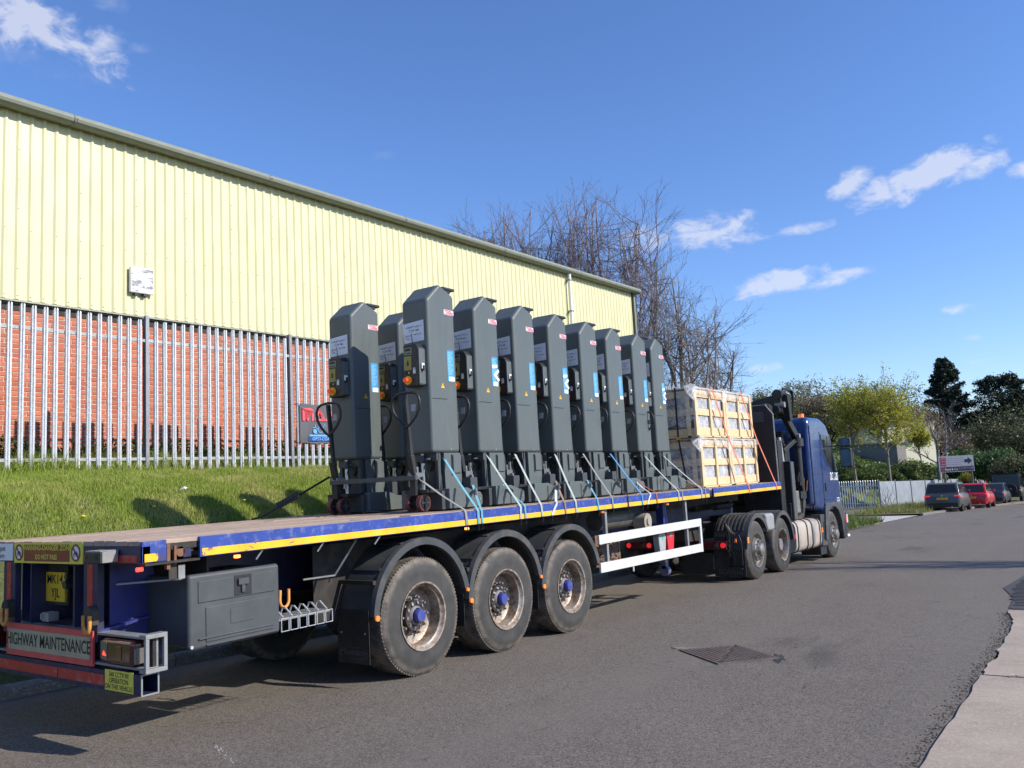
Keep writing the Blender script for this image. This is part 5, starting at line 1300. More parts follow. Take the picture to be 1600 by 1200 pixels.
# tail lamps on a light bar
lbar = obj('light_bar', MB().box(-2.1,-.45,-.80,-.74,.56,.72), BLACKM, tu)
for x in (-.80, -2.2):
    tl = obj('tail_lamp', MB().box(x-.06,x+.50,-.83,-.80,.57,.71), mat('lamp_housing_red', (.10,.012,.018), .3), tu, bevel=.01)
    obj('round_lens', MB().cyl((x+.03,-.845,.64),(x+.03,-.828,.64),.045,n=18), REDBRIGHT, tl, smooth=40); obj('round_lens', MB().cyl((x+.44,-.845,.64),(x+.44,-.828,.64),.045,n=18), REDBRIGHT, tl, smooth=40)
    obj('triangle_lens', MB().prism([(x+.27,.64),(x+.36,.70),(x+.36,.58)], 'y', -.835, -.828), GLASSL, tl)
obj('rear_bracket', MB().bar((-.75,-.9,1.0),(-.75,-.75,.62),.05,.05).bar((-.34,-.72,1.02),(-.34,-.66,.22),.03,.03).box(-.36,-.10,-.70,-.66,.22,.25).box(-.34,-.30,-.70,-.62,.42,1.0), BLACKM, tu)
hs_ = MB()
for k in range(7):
    x = -.30+.025*k-.03; hs_.tube([(x,-.70,1.0-.03*k),(x+.05,-.74,.82),(x-.03+.02*k,-.75,.62+.03*k),(x+.12,-.74,.42+.04*k),(x+.10,-.70,.30)], .009, 6)
obj('air_hoses', hs_, BLACKP, tu, smooth=60)['kind'] = 'stuff'
obj('side_reflector', MB().box(-.012,.004,-.60,-.54,.66,.76), AMBER, tu, bevel=.005); obj('side_reflector', MB().box(-.20,-.17,-.70,-.68,.68,.74), AMBER, tu)
obj('side_reflector', MB().box(-.02,.0,2.06,2.11,.58,.66), REDBRIGHT, tu)
# fuel tank and step unit
ft = MB(); prof = []
for i in range(20):
    a = 2*PI*i/20; prof.append((-.36+.33*math.copysign(abs(math.cos(a))**.45, math.cos(a)), .60+.32*math.copysign(abs(math.sin(a))**.45, math.sin(a))))
ft.prism(prof, 'y', 2.20, 3.98); tank = obj('fuel_tank', ft, mat('cream_tank_enamel', (.46,.40,.34), .35, var=.06, dirt=(.3,.24,.19), dirt_amt=.3), tu, smooth=35)
for y in (2.32, 2.95, 3.30, 3.85):
    pp_ = [(-.36+(x+.36)*1.02, y, .60+(z-.60)*1.02) for x, z in prof]; obj('tank_strap', MB().tube(pp_, .016, 6, closed=True), MUDG, tank)
obj('filler_cap', MB().cyl((-.33,2.72,.92),(-.33,2.72,.97),.06,n=16), BLACKP, tank, smooth=40)
obj('tank_reflector', MB().box(-.028,-.012,4.0,4.05,.60,.70), AMBER, tank)
obj('step_fairing', MB().prism([(4.02,.30),(4.42,.30),(4.40,.98),(4.02,.98)], 'x', -.5, -.03), MUDG, tu, bevel=.02)
obj('step_recess', MB().box(-.034,-.026,4.16,4.30,.45,.82), INK, tu)
obj('skirt', MB().box(-.5,-.08,4.0,4.45,.12,.30), BLACKP, tu)
# cab
def rounded(poly, r=.05):
    return poly
Z = .30     # drop of the road at the cab, already in the root's tilt; heights below are above the road
side = [(3.62,1.15),(3.62,2.95),(3.72,3.10),(4.7,3.12),(5.08,3.02),(5.42,2.72),(5.62,2.28),(5.86,1.90),(5.86,1.15),(5.62,1.02),(4.40,1.02)]
cb = bmesh.new(); me = bpy.data.meshes.new('cab')
mbc = MB().prism(side, 'x', W2+.03, -.03)
cab = obj('cab', mbc, CABB, tu, bevel=.11, seg=5)
# panel lines, door, window
obj('rear_panel_edge', MB().tube([(-.027,3.70,1.2),(-.027,3.70,2.9),(-.16,3.70,3.09)], .012, 6), CABB, cab)
win = [(4.55,2.74),(5.20,2.72),(5.46,2.34),(5.60,1.95),(5.42,1.83),(5.05,2.02),(4.80,2.16),(4.58,2.42)]
obj('side_window', MB().prism(win, 'x', -.034, -.024), GLASS, cab, bevel=.004)
obj('side_window', MB().prism(win, 'x', W2+.024, W2+.034), GLASS, cab)
obj('window_pillar', MB().bar((-.022,5.02,2.72),(-.022,5.08,2.02),.03,.006,(1,0,0)), BLACKP, cab)
obj('window_trim', MB().tube([(-.026,y,z) for y, z in win], .010, 5, closed=True), mat('blue_trim_highlight', (.10,.16,.34), .25), cab)
obj('windscreen', MB().hexa([(W2+.2,5.46,2.68),(-.2,5.46,2.68),(-.2,5.88,1.98),(W2+.2,5.88,1.98),(W2+.2,5.50,2.70),(-.2,5.50,2.70),(-.2,5.90,2.0),(W2+.2,5.90,2.0)]), GLASS, cab)
obj('door_seam', MB().tube([(-.0265,4.46,2.80),(-.0265,4.44,1.95),(-.0265,4.42,1.20),(-.0265,5.60,1.20)], .005, 4), INK, cab)
obj('body_crease', MB().tube([(-.026,3.75,1.86),(-.026,4.44,1.86)], .006, 4).tube([(-.026,4.46,1.30),(-.026,5.7,1.28)], .008, 4), mat('blue_crease', (.012,.026,.10), .3), cab)
obj('door_handle', MB().box(-.026,-.012,4.58,4.66,1.48,1.66), INK, cab, bevel=.006)
lettering('DODDS', .25, WHITEK, cab, frame((-.0235,5.36,1.80), *SIDE), bold=.02, width=.72, name='door_lettering')
lettering('LTD', .13, WHITEK, cab, frame((-.0235,5.56,1.27), *SIDE), bold=.02, name='door_lettering'); lettering('TEL', .10, WHITEK, cab, frame((-.0235,5.58,1.13), *SIDE), bold=.02, name='door_lettering')
obj('yellow_sticker', MB().box(-.028,-.022,5.62,5.70,.86,1.0), SIGNY, cab)
obj('roof_beacon', MB().cyl((-.35,4.3,3.10),(-.35,4.3,3.22),.07,.06,16), AMBER, cab, smooth=40)
obj('sun_visor', MB().prism([(5.42,2.76),(5.62,2.62),(5.64,2.60),(5.44,2.72)], 'x', W2+.15, -.12), BLACKP, cab)
# wing, bumper, headlamp
arch = [(4.40,1.22),(5.70,1.22),(5.88,.92),(5.90,.55),(5.66,.52),(5.60,.78),(5.42,1.02),(5.15,1.12),(4.85,1.12),(4.58,1.02),(4.42,.80),(4.36,.42),(4.22,.42),(4.30,.92)]
obj('front_wing', MB().prism(arch, 'x', -.55, .012), MUDG, tu, bevel=.02, seg=3); obj('front_wing', MB().prism(arch, 'x', W2-.012, W2+.55), MUDG, tu)
obj('front_bumper', MB().prism([(5.66,.36),(5.98,.40),(6.04,.60),(5.99,1.0),(5.86,1.02),(5.66,.6)], 'x', W2+.02, .02), BLACKP, tu, bevel=.04, seg=3)
obj('bumper_white_trim', MB().box(-.05,.03,5.94,6.05,.72,.92), mat('pale_lamp', (.6,.6,.6), .2), tu, bevel=.01); obj('indicator', MB().box(-.02,.034,5.86,5.93,.76,.86), REDBRIGHT, tu)
obj('fog_lamp', MB().box(-.10,.04,5.90,6.08,.40,.46), WHITEP, tu, bevel=.015)
# mirrors
for s, x in ((1, .0), (-1, W2)):
    ar = obj('mirror_arm', MB().tube([(x-s*.05,5.42,2.50),(x+s*.28,5.48,2.52),(x+s*.30,5.46,1.98),(x-s*.04,5.56,1.92)], .018, 6), BLACKP, tu, smooth=60)
    a, b = sorted((x+s*.14, x+s*.40)); m1 = obj('mirror', MB().box(a,b,5.38,5.50,2.00,2.44), BLACKP, tu, bevel=.035, seg=3); obj('mirror_glass', MB().box(a+.02,b-.02,5.372,5.38,2.03,2.41), mat('mirror_glass', (.10,.16,.20), .05, .6), m1)
    m2 = obj('mirror', MB().box(a,b,5.38,5.50,2.48,2.68), BLACKP, tu, bevel=.035, seg=3); obj('mirror_glass', MB().box(a+.02,b-.02,5.372,5.38,2.50,2.66), mat('mirror_glass', (.10,.16,.20)), m2)
# exhaust / air intake stack behind the cab, hoses and valve stand
obj('intake_stack', MB().cyl((-.20,3.35,1.15),(-.20,3.35,2.45),.075,n=16).cyl((-.20,3.35,2.45),(-.20,3.35,2.62),.13,n=18), BLACKP, tu, smooth=40)
obj('intake_duct', MB().tube([(-.20,3.35,1.3),(-.24,3.30,1.0),(-.32,3.2,.9)], .08, 10), MUDG, tu, smooth=60)
vs_ = MB()
for k in range(10): vs_.tube([(-.13-.03*k,3.05+.05*(k%3),1.9-.05*k),(-.10-.02*k,3.12,1.5),(-.16-.03*k,3.2-.04*k,1.05)], .014, 6)
vs_.box(-.20,-.08,2.92,3.30,1.35,1.5); vs_.box(-.18,-.10,3.0,3.2,1.62,1.70)
obj('valve_stand', vs_, BLACKM, tu, smooth=60)['kind'] = 'stuff'
obj('valve_lever', MB().cyl((-.08,3.12,1.5),(-.05,3.1,1.78),.012,n=6).cyl((-.05,3.22,1.5),(-.02,3.22,1.72),.012,n=6), mat('brown_lever', (.3,.15,.07), .5), tu)
obj('grab_rail', MB().tube([(-.06,3.46,1.1),(-.06,3.46,1.95),(-.06,3.68,1.95),(-.06,3.68,1.1)], .012, 6), BLACKM, tu, smooth=60)
obj('oil_tank', MB().box(-.42,-.12,2.72,2.98,1.05,1.52), mat('grey_oil_tank', (.20,.20,.19), .4, .2, var=.2, dirt=(.1,.08,.07), dirt_amt=.4), tu, bevel=.04, seg=3)
# loader crane
obj('crane_frame', MB().box(-2.2,-.30,2.80,3.12,1.0,2.50).box(-1.9,-.34,2.84,3.08,2.50,2.78), BLACKM, tu, bevel=.03)
cr = obj('loader_crane', MB().box(-2.35,-.14,2.40,2.72,.95,1.28), BLACKM, tu, bevel=.02)
obj('stabiliser_leg', MB().box(-.34,-.10,2.42,2.66,.92,2.12), BLACKM, cr, bevel=.012); obj('lit_leg_face', MB().box(-.099,-.094,2.44,2.64,.95,2.10), mat('sunlit_leg_steel', (.075,.08,.085), .45, var=.15), cr)  # grey plate paints sunlight on the road-facing side of the black leg
obj('stabiliser_leg', MB().box(W2+.10,W2+.34,2.42,2.66,.92,2.12), BLACKM, cr, bevel=.012)
obj('crane_column', MB().box(-1.45,-1.05,2.36,2.76,1.28,3.05), BLACKM, cr, bevel=.03)
obj('lift_cylinder', MB().cyl((-.30,2.56,2.05),(-.36,2.62,2.62),.055,n=12).cyl((-1.1,2.42,1.9),(-.5,2.36,3.0),.06,n=12), GREYST, cr, smooth=40)
obj('folded_boom', MB().hexa([(-1.8,1.90,2.55),(-.34,1.90,2.60),(-.34,2.30,2.60),(-1.8,2.30,2.55),(-1.8,1.90,3.12),(-.34,1.90,3.30),(-.34,2.30,3.30),(-1.8,2.30,3.12)]), BLACKM, cr, bevel=.02)
obj('crane_pedestal', MB().box(-1.0,-.22,2.10,2.38,1.02,2.55), BLACKM, cr, bevel=.02)
obj('main_boom', MB().hexa([(-1.35,2.30,2.92),(-.16,2.36,3.22),(-.16,2.60,3.22),(-1.35,2.62,2.92),(-1.35,2.30,3.30),(-.16,2.36,3.52),(-.16,2.60,3.52),(-1.35,2.62,3.30)]), BLACKM, cr, bevel=.02)
obj('outer_boom', MB().hexa([(-1.9,2.10,2.72),(-.30,2.02,2.78),(-.30,2.26,2.78),(-1.9,2.30,2.72),(-1.9,2.10,3.02),(-.30,2.02,3.26),(-.30,2.26,3.26),(-1.9,2.30,3.02)]), BLACKM, cr, bevel=.02)
obj('boom_knuckle', MB().cyl((-.22,2.30,3.50),(-.22,2.66,3.50),.10,n=18).cyl((-.26,2.24,3.18),(-.26,2.70,3.18),.085,n=18), BLACKM, cr, smooth=40)
obj('boom_tip', MB().hexa([(-.18,2.40,3.52),(-.05,2.44,3.48),(-.05,2.62,3.48),(-.18,2.64,3.52),(-.22,2.62,2.98),(-.08,2.62,2.96),(-.08,2.80,2.96),(-.22,2.82,2.98)]), BLACKM, cr, bevel=.012)
obj('link_arm', MB().bar((-.24,2.40,3.30),(-.16,3.20,2.62),.10,.16).bar((-.16,3.20,2.62),(-.30,2.66,2.34),.08,.09), BLACKM, cr, bevel=.01)
obj('link_pin', MB().cyl((-.30,3.12,2.66),(-.06,3.12,2.66),.05,n=12).cyl((-.30,2.40,3.28),(-.10,2.40,3.28),.06,n=12), GREYST, cr, smooth=40)
hz = MB()
for k in range(5): hz.tube([(-.16,2.50,3.62),(-.10+.02*k,2.70,3.66-.02*k),(-.06,2.84,3.48-.03*k),(-.08,2.84,3.12),(-.14,2.72,2.98)], .018, 6)
for k in range(4): hz.tube([(-.30-.08*k,2.20,3.2),(-.36-.05*k,2.10,2.9),(-.28-.06*k,2.3,2.5),(-.30,2.5,2.2)], .015, 6)
obj('crane_hoses', hz, BLACKP, cr, smooth=60)['kind'] = 'stuff'
# ------------------------------------------------------------------ trees
def at(px, py, depth): return CAM_LOC+ray(px, py)*depth
def onroad(px, depth):                     # a ground point under an image column at a given depth
    p = at(px, 720, depth); return Vector((p.x, p.y, zg(p.y)))
def tree_mesh(seed, H, trunk_r, levels, spread, up=.35, first=.25, kids=(5,5,4,3), ratio=.62, thin=.006, lean=(0,0), bend=.15, sides=(8,6,4,3,3), ratio0=None):
    """returns (trunk MB, branches MB, list of tip points)"""
    r = random.Random(seed); tk, br, tips = MB(), MB(), []
    def grow(p, d, L, rad, lev):
        n = max(3, 6-lev); pts = [p.copy()]; q = p.copy(); dd = d.copy()
        for i in range(n):
            dd = (dd+Vector((r.gauss(0,bend*(.35 if lev == 0 else 1)), r.gauss(0,bend*(.35 if lev == 0 else 1)), r.gauss(0,bend*.6)+up*.18*(lev > 0)))).normalized()
            q = q+dd*(L/n); pts.append(q.copy())
        rr = [max(thin, rad*(1-.72*i/n)) for i in range(n+1)]
        (tk if lev == 0 else br).tube(pts, rr, sides[min(lev, 4)], caps=False)
        if lev >= levels-2:
            tips.extend(pts[1:])
        if lev >= levels-1: return
        k = kids[min(lev, len(kids)-1)]
        for j in range(k):
            t = first+(1-first)*(j+r.uniform(.2,.9))/k if lev == 0 else .2+.8*(j+r.random())/k
            f = min(.999, t)*n; i0 = int(f); a = pts[i0].lerp(pts[min(i0+1,n)], f-i0)
            loc = (pts[min(i0+1,n)]-pts[i0]).normalized()
            az = r.uniform(0, 2*PI)+j*2.4; ax = loc.orthogonal().normalized(); ay = loc.cross(ax)
            side = ax*math.cos(az)+ay*math.sin(az); an = spread*r.uniform(.7,1.25)
            nd = (loc*math.cos(an)+side*math.sin(an)+Vector((0,0,up*.5))).normalized()
            grow(a, nd, (L*ratio0*r.uniform(.85,1.15) if lev == 0 and ratio0 else L*ratio*r.uniform(.7,1.15)*(1.15-.45*t if lev == 0 else 1)), rr[i0]*(.8 if lev == 0 and ratio0 else .62), lev+1)
    grow(Vector((0,0,-.3)), Vector((lean[0], lean[1], 1)).normalized(), H, trunk_r, 0)
    return tk, br, tips
def crown_tree(seed, H, Rt, trunk_r=.15, limbs=9, branches=9, twigs=8, sub=3, base=.30, thin=.008, lean=0., squash=1.0):
    """trunk that divides into limbs, branches and twigs which fill a rounded crown; returns trunk, branches, tips"""
    r = random.Random(seed); tk, br, tips = MB(), MB(), []
    cz = H*(base+(1-base)*.52); rz = H*(1-base)*.50
    def inside(k0, k1, up=0.):
        while True:
            v = Vector((r.gauss(0,1), r.gauss(0,1), r.gauss(0,1)+up)); v.normalize(); q = r.uniform(k0, k1)
            lump = 1+.22*mnoise.noise((v.x*1.8+seed, v.y*1.8, v.z*1.8)); return Vector((v.x*Rt*q*lump+lean*(v.z+1), v.y*Rt*q*lump, cz+v.z*rz*q*lump*squash))
    def curve(a, b, sag, n):
        m = a.lerp(b, .5)+Vector((r.gauss(0,sag), r.gauss(0,sag), r.gauss(0,sag)-.02)); m.z += .10*(b-a).length*(-1 if b.z > a.z else 1)*.6
        return [(a*(1-t)**2+m*(2*t*(1-t))+b*t**2)+Vector((r.gauss(0,sag*.12), r.gauss(0,sag*.12), 0))*(0 < i < n) for i, t in ((i, i/n) for i in range(n+1))]
    top = Vector((lean*.6+r.gauss(0,.1), r.gauss(0,.1), H*.74)); trunk = curve(Vector((0,0,-.4)), top, .12, 9)
    tk.tube(trunk, [max(.012, trunk_r*(1-.95*(i/9)**.8)) for i in range(10)], 8, caps=False)
    for i in range(limbs):
        t = .34+.60*(i+r.random())/limbs; f = t*9; a0 = trunk[int(f)].lerp(trunk[min(9,int(f)+1)], f-int(f))
        e = inside(.35, .72, .5); e.z = max(e.z, a0.z+.1*H)
        L1 = curve(a0, e, .18, 6); r0 = trunk_r*(1-.85*t)*.6
        br.tube(L1, [max(.016, r0*(1-.7*k/6)) for k in range(7)], 5, caps=False)
        for j in range(branches):
            f = (.25+.75*(j+r.random())/branches)*5.99; b0 = L1[int(f)].lerp(L1[int(f)+1], f-int(f)); e2 = inside(.62, 1.0, .3)
            if (e2-b0).length > Rt*1.15: e2 = b0+(e2-b0).normalized()*Rt*r.uniform(.75,1.1)
            L2 = curve(b0, e2, .10, 5); br.tube(L2, [max(thin, .016*(1-.6*k/5)) for k in range(6)], 4, caps=False); d2 = (e2-b0).normalized(); tips.extend(L2[2:])
            for q in range(twigs):
                f = (.2+.8*(q+r.random())/twigs)*4.99; c0 = L2[int(f)].lerp(L2[int(f)+1], f-int(f))
                d3 = (d2*.8+Vector((r.gauss(0,.6), r.gauss(0,.6), r.gauss(.25,.5)))).normalized(); e3 = c0+d3*Rt*r.uniform(.22,.48)
                L3 = curve(c0, e3, .03, 3); br.tube(L3, [thin*.95, thin*.8, thin*.65, thin*.5], 3, caps=False); tips.extend(L3[1:])
                for w in range(sub):
                    g = L3[1].lerp(L3[3], r.random()); d4 = (d3+Vector((r.gauss(0,.55), r.gauss(0,.55), r.gauss(.15,.45)))).normalized(); e4 = g+d4*Rt*r.uniform(.10,.26)
                    br.tube([g, g.lerp(e4,.5)+Vector((r.gauss(0,.01), r.gauss(0,.01), 0)), e4], [thin*.7, thin*.55, thin*.4], 3, caps=False); tips.append(e4)
    return tk, br, tips
def fit_tree(tk, br, tips, Ht, Rt):
    """scale a grown tree to an exact height and crown radius"""
    zs = sorted(v[2] for v in br.v); kz = Ht/zs[int(len(zs)*.998)-1]
    rs = sorted(math.hypot(v[0], v[1]) for v in br.v); kr = Rt/rs[int(len(rs)*.93)]
    for m_ in (tk, br): m_.v = [(x*kr, y*kr, z*kz) for x, y, z in m_.v]
    return [Vector((t.x*kr, t.y*kr, t.z*kz)) for t in tips]
BARK1 = m_bark('dark_bark', (.045,.034,.032), (.10,.082,.078)); BARK2 = m_bark('pale_grey_bark', (.16,.14,.13), (.30,.28,.26)); TWIG = m_bark('purple_brown_twigs', (.15,.108,.105), (.25,.19,.185)); TWIG2 = m_bark('grey_twigs', (.15,.125,.115), (.26,.225,.21)); BARKG = m_bark('olive_bark', (.14,.115,.075), (.27,.23,.17))
def tips_cloud(tips, per, rad, size, seed, up=.3):
    r = np.random.default_rng(seed); T = np.array([tuple(t) for t in tips]); idx = r.integers(0, len(T), per); P = T[idx]+r.normal(size=(per,3))*rad
    it = iter(P); return leaf_cloud(per, lambda _: next(it), size, seed+1, up)
def bare_tree(label, pos, H, seed, trunk_r=.16, spread=.62, up=.5, bark=BARK1, twig=TWIG, kids=(15,8,6,4), levels=5, ratio=.46, lean=(0,0), group='leafless trees behind the warehouse', name='bare_tree', thin=.007, first=.2, fit=None, ratio0=None):
    R = root(name, label, 'tree', pos, (0,0,0), group)
    tk, br, tp = tree_mesh(seed, H, trunk_r, levels, spread, up, first, kids, ratio, thin, lean, ratio0=ratio0)
    if fit: tp = fit_tree(tk, br, tp, *fit)
    obj('trunk', tk, bark, R, smooth=60, fix=False); obj('crown', br, twig, R, fix=False)
    return R, tp
# tall bare trees beyond the far end of the warehouse: image column, depth, crown-top row
def base_for(px, depth, ztop_row):
    g = at(px, 700, depth); top = at(px, ztop_row, depth); return Vector((g.x, g.y, max(zg(g.y), -1.2)+.0)), top.z
specs = [(742,40,318,52,1,'bare twiggy tree highest at the left end of the group above the roof'),(800,41,312,58,2,'second bare tree from the left above the warehouse roof'),(858,39,296,55,3,'third bare tree above the roof, fine reddish twigs'),
         (905,38,305,52,4,'bare tree above the roof just left of the white downpipe'),(945,37,284,55,5,'tall bare tree straight above the white downpipe'),(1005,35,284,62,6,'tall bare tree at the warehouse corner with the highest top'),
         (1040,33,372,62,7,'bare tree just right of the warehouse corner'),(1072,31,408,60,8,'slim pale-trunked bare tree behind the last lifting columns'),(1095,30,432,72,9,'wide spreading bare tree behind the wooden crates'),(1128,34,500,40,10,'low bare tree right of the crates with drooping side twigs')]
for px, dep, row, hpx, sd_, lab in specs:
    b, zt = base_for(px, dep, row); Ht = zt-b.z
    R = root('bare_tree', lab, 'tree', b, (0,0,0), 'leafless trees behind the warehouse')
    tk, br, tp = crown_tree(sd_*17+3, Ht, hpx*1.22*dep/FPX, base=.22, limbs=11 if sd_ < 7 else 9, branches=9 if sd_ < 7 else 7, twigs=7 if sd_ < 7 else 6, sub=2, trunk_r=.15, thin=.0062 if sd_ < 7 else .0052)
    tp = fit_tree(tk, br, tp, Ht*1.02, hpx*1.18*dep/FPX)
    obj('trunk', tk, BARK1 if sd_ != 8 else BARK2, R, smooth=60, fix=False); obj('crown', br, TWIG if sd_ < 7 else TWIG2, R, fix=False)
# spring-green street trees beyond the tractor
YG = m_leaf('spring_yellow_green_leaf', (.42,.42,.035), (.62,.60,.08), .55); OLV = m_leaf('olive_scrub_leaf', (.09,.10,.042), (.18,.18,.085), .3); OLV2 = m_leaf('grey_olive_leaf', (.19,.20,.10), (.33,.33,.17), .4); DKG = m_leaf('dark_evergreen_leaf', (.016,.032,.020), (.042,.066,.036), .15); LAUREL = m_leaf('laurel_leaf', (.06,.12,.035), (.16,.26,.085), .3); BRN = m_leaf('brown_scrub_leaf', (.19,.15,.10), (.30,.245,.16), .35); BUSHG = m_leaf('bush_green_leaf', (.10,.15,.035), (.20,.27,.07), .35)
def leafy_tree(label, px, depth, row_top, row_base, seed, leaf=YG, n=9000, size=.07, spread=.55, trunk_r=.13, rad=.12, levels=5, kids=(8,8,6,4), H=.72, half=40, group='spring trees beyond the tractor'):
    b = at(px, row_base, depth); top = at(px, row_top, depth)
    R = root('young_tree', label, 'tree', b, (0,0,0), group)
    tk, br, tips = crown_tree(seed, top.z-b.z, half*depth/FPX, trunk_r, 8, 7, 6, 2, base=.30, thin=.014)
    obj('trunk', tk, BARKG, R, smooth=60, fix=False); obj('branches', br, BARKG, R, fix=False)
    obj('crown', tips_cloud(tips, n, rad, size, seed), leaf, R, fix=False); return R
leafy_tree('yellow-green spring tree nearest the tractor cab mirror', 1338, 60, 588, 758, 31, n=6000, spread=.6, size=.075, half=44)
leafy_tree('bright yellow-green spring tree, the fullest, left of the directory sign', 1392, 58, 585, 758, 32, n=10500, spread=.7, size=.075, half=58)
leafy_tree('small yellow-green tree in front of the cream building', 1442, 66, 655, 735, 33, n=3600, spread=.7, trunk_r=.09, size=.075, half=22)
b, zt = base_for(1468, 62, 640); bare_tree('bare pale tree left of the directory sign', at(1468,745,62), 5.2, 91, fit=(5.6,1.9), trunk_r=.12, bark=BARK2, twig=TWIG2, kids=(9,6,4), levels=4, ratio=.5, group='trees beyond the road', spread=.7)
b = at(1478,720,70); bare_tree('bare brownish tree standing behind the directory sign', b, 5, 93, fit=(5.0,1.9), trunk_r=.1, bark=BARK2, twig=TWIG2, kids=(9,6,4), levels=4, ratio=.5, group='trees beyond the road', spread=.75)
# conifer
def conifer(label, px, depth, row_top, row_base, half_px, seed, n=26000, leaf=DKG, flat_top=0., group='evergreens behind the road'):
    b = at(px, row_base, depth); top = at(px, row_top, depth); Hh = top.z-b.z; Rw = half_px*depth/FPX
    R = root('conifer', label, 'tree', b, (0,0,0), group)
    obj('trunk', MB().tube([(0,0,-1),(0,0,Hh*.5),(0,0,Hh*.96)], [.3,.2,.03], 8), BARK1, R)
    r = np.random.default_rng(seed); rr = random.Random(seed); limbs = []
    br = MB()
    for i in range(170):
        t = rr.random()**.85; z = t*Hh*.99; R0 = Rw*(1-t)**.62*(1.0+.25*mnoise.noise((t*6, i*.37, seed)))*(1 if t > .12 else .8)+.12+flat_top*(t > .7)
        a = rr.uniform(0, 2*PI); d = Vector((math.cos(a), math.sin(a), .25)); L = R0*rr.uniform(.75,1.12); p0 = Vector((0,0,z*.97)); limbs.append((p0, d, L))
        br.tube([p0, p0+d*L*.6, p0+d*L*.95], [.05,.03,.01], 3, caps=False)
    obj('limbs', br, BARK1, R, fix=False)
    def pf_(r_):
        p0, d, L = limbs[r_.integers(0, len(limbs))]; u = r_.uniform(.25,1)**.7; q = p0+d*(L*u); s = .10+.20*(1-u)*L
        return (q.x+r_.normal()*s, q.y+r_.normal()*s, q.z+r_.normal()*s*.9+.1*u)
    obj('crown', leaf_cloud(n, pf_, .11, seed, 0.), leaf, R, fix=False); return R
conifer('tall dark conifer standing alone against the sky on the right', 1490, 95, 553, 720, 50, 51, n=48000)
conifer('broad dark evergreen at the right edge of the picture', 1580, 92, 583, 760, 66, 52, n=36000, flat_top=1.2)
# scrub and bushes
def bush(label, px, depth, row_base, rx_px, rows, seed, leaf, n, size, name='bush', group='bushes beyond the road', depth_k=.6, stems=True):
    b = at(px, row_base, depth); k = depth/FPX; rx, h = rx_px*k, rows*k
    R = root(name, label, 'bush', b, (0,0,0), group); lumps = []; rr = random.Random(seed)
    for i in range(26):
        a = rr.uniform(0, 2*PI); u = rr.random()**.5; x = rx*u*math.cos(a); y = rx*depth_k*u*math.sin(a); top = h*(1-.55*u*u)*rr.uniform(.75,1.05); lumps.append((x, y, top*rr.uniform(.45,.82), max(.25, top*.34)))
    def pf_(r_):
        x, y, z, s = lumps[r_.integers(0, 26)]; v = r_.normal(size=3); v /= np.linalg.norm(v); q = s*r_.uniform(.55,1.08)
        return (x+v[0]*q*1.2, y+v[1]*q*1.1, max(.02, z+v[2]*q*1.05))
    obj('foliage', leaf_cloud(n, pf_, size, seed, .15), leaf, R, fix=False)
    if stems:
        st = MB()
        for x, y, z, s in lumps: st.tube([(x*.3,y*.3,-.2),(x*.7,y*.7,z*.5),(x,y,z)], [.05,.035,.015], 4, caps=False)
        obj('stems', st, BARK1, R, fix=False)
    return R
# wood on the slope behind (olive and brown early-spring scrub)
wood = [(1190,88,668,52,62,OLV2,'olive scrub trees behind the crane'),(1245,92,668,48,78,OLV2,'olive-grey tree mass just left of the cab roof'),(1290,86,690,46,92,BRN,'brownish scrub tree behind the cab roof'),(1335,98,690,50,100,OLV2,'dark olive tree behind the first spring tree'),(1400,105,700,46,108,DKG,'dark tree mass behind the fullest spring tree'),
        (1440,90,712,34,82,BRN,'brown leafless scrub left of the conifer'),(1478,84,730,40,60,BRN,'brown thicket behind the directory sign'),(1535,100,720,34,98,BRN,'grey-brown scrub between conifer and broad evergreen'),(1575,84,745,58,120,OLV,'dark olive thicket at the right picture edge'),(1150,80,668,36,46,OLV2,'low olive scrub behind the crates'),(1640,84,760,60,130,OLV,'thicket just beyond the right picture edge')]
for i, (px, dep, rb_, rx_, rows, lf, lab) in enumerate(wood):
    bush(lab, px, dep, rb_, rx_, rows, 200+i, lf, 12000, .12 if lf is not DKG else .12, name='scrub_tree', group='scrub woodland beyond the road')
bush('big glossy laurel bush behind the dark cars', 1538, 70, 760, 60, 76, 301, LAUREL, 15000, .12)
bush('brown-green shrub spilling over the fence at the right edge', 1592, 62, 758, 40, 52, 302, OLV, 7000, .09)
bush('pale variegated shrub left of the directory sign', 1452, 64, 756, 22, 28, 303, m_leaf('variegated_leaf', (.14,.19,.09), (.34,.40,.24), .3), 3000, .07)
bush('low green bush under the fullest spring tree', 1420, 63, 758, 50, 38, 304, BUSHG, 9000, .08)
bush('low green bush between the spring trees', 1362, 62, 760, 48, 34, 305, BUSHG, 8000, .08)
bush('dark low bush right behind the cab mirrors', 1325, 66, 752, 40, 40, 307, BUSHG, 7000, .09)
bush('green bush on the slope in front of the cream building', 1395, 72, 750, 44, 30, 308, BUSHG, 7000, .10)
bush('yellow-flowering shrub below the directory sign', 1510, 64, 756, 9, 20, 306, m_leaf('yellow_bloom', (.30,.28,.04), (.50,.44,.05), .3), 1500, .05)
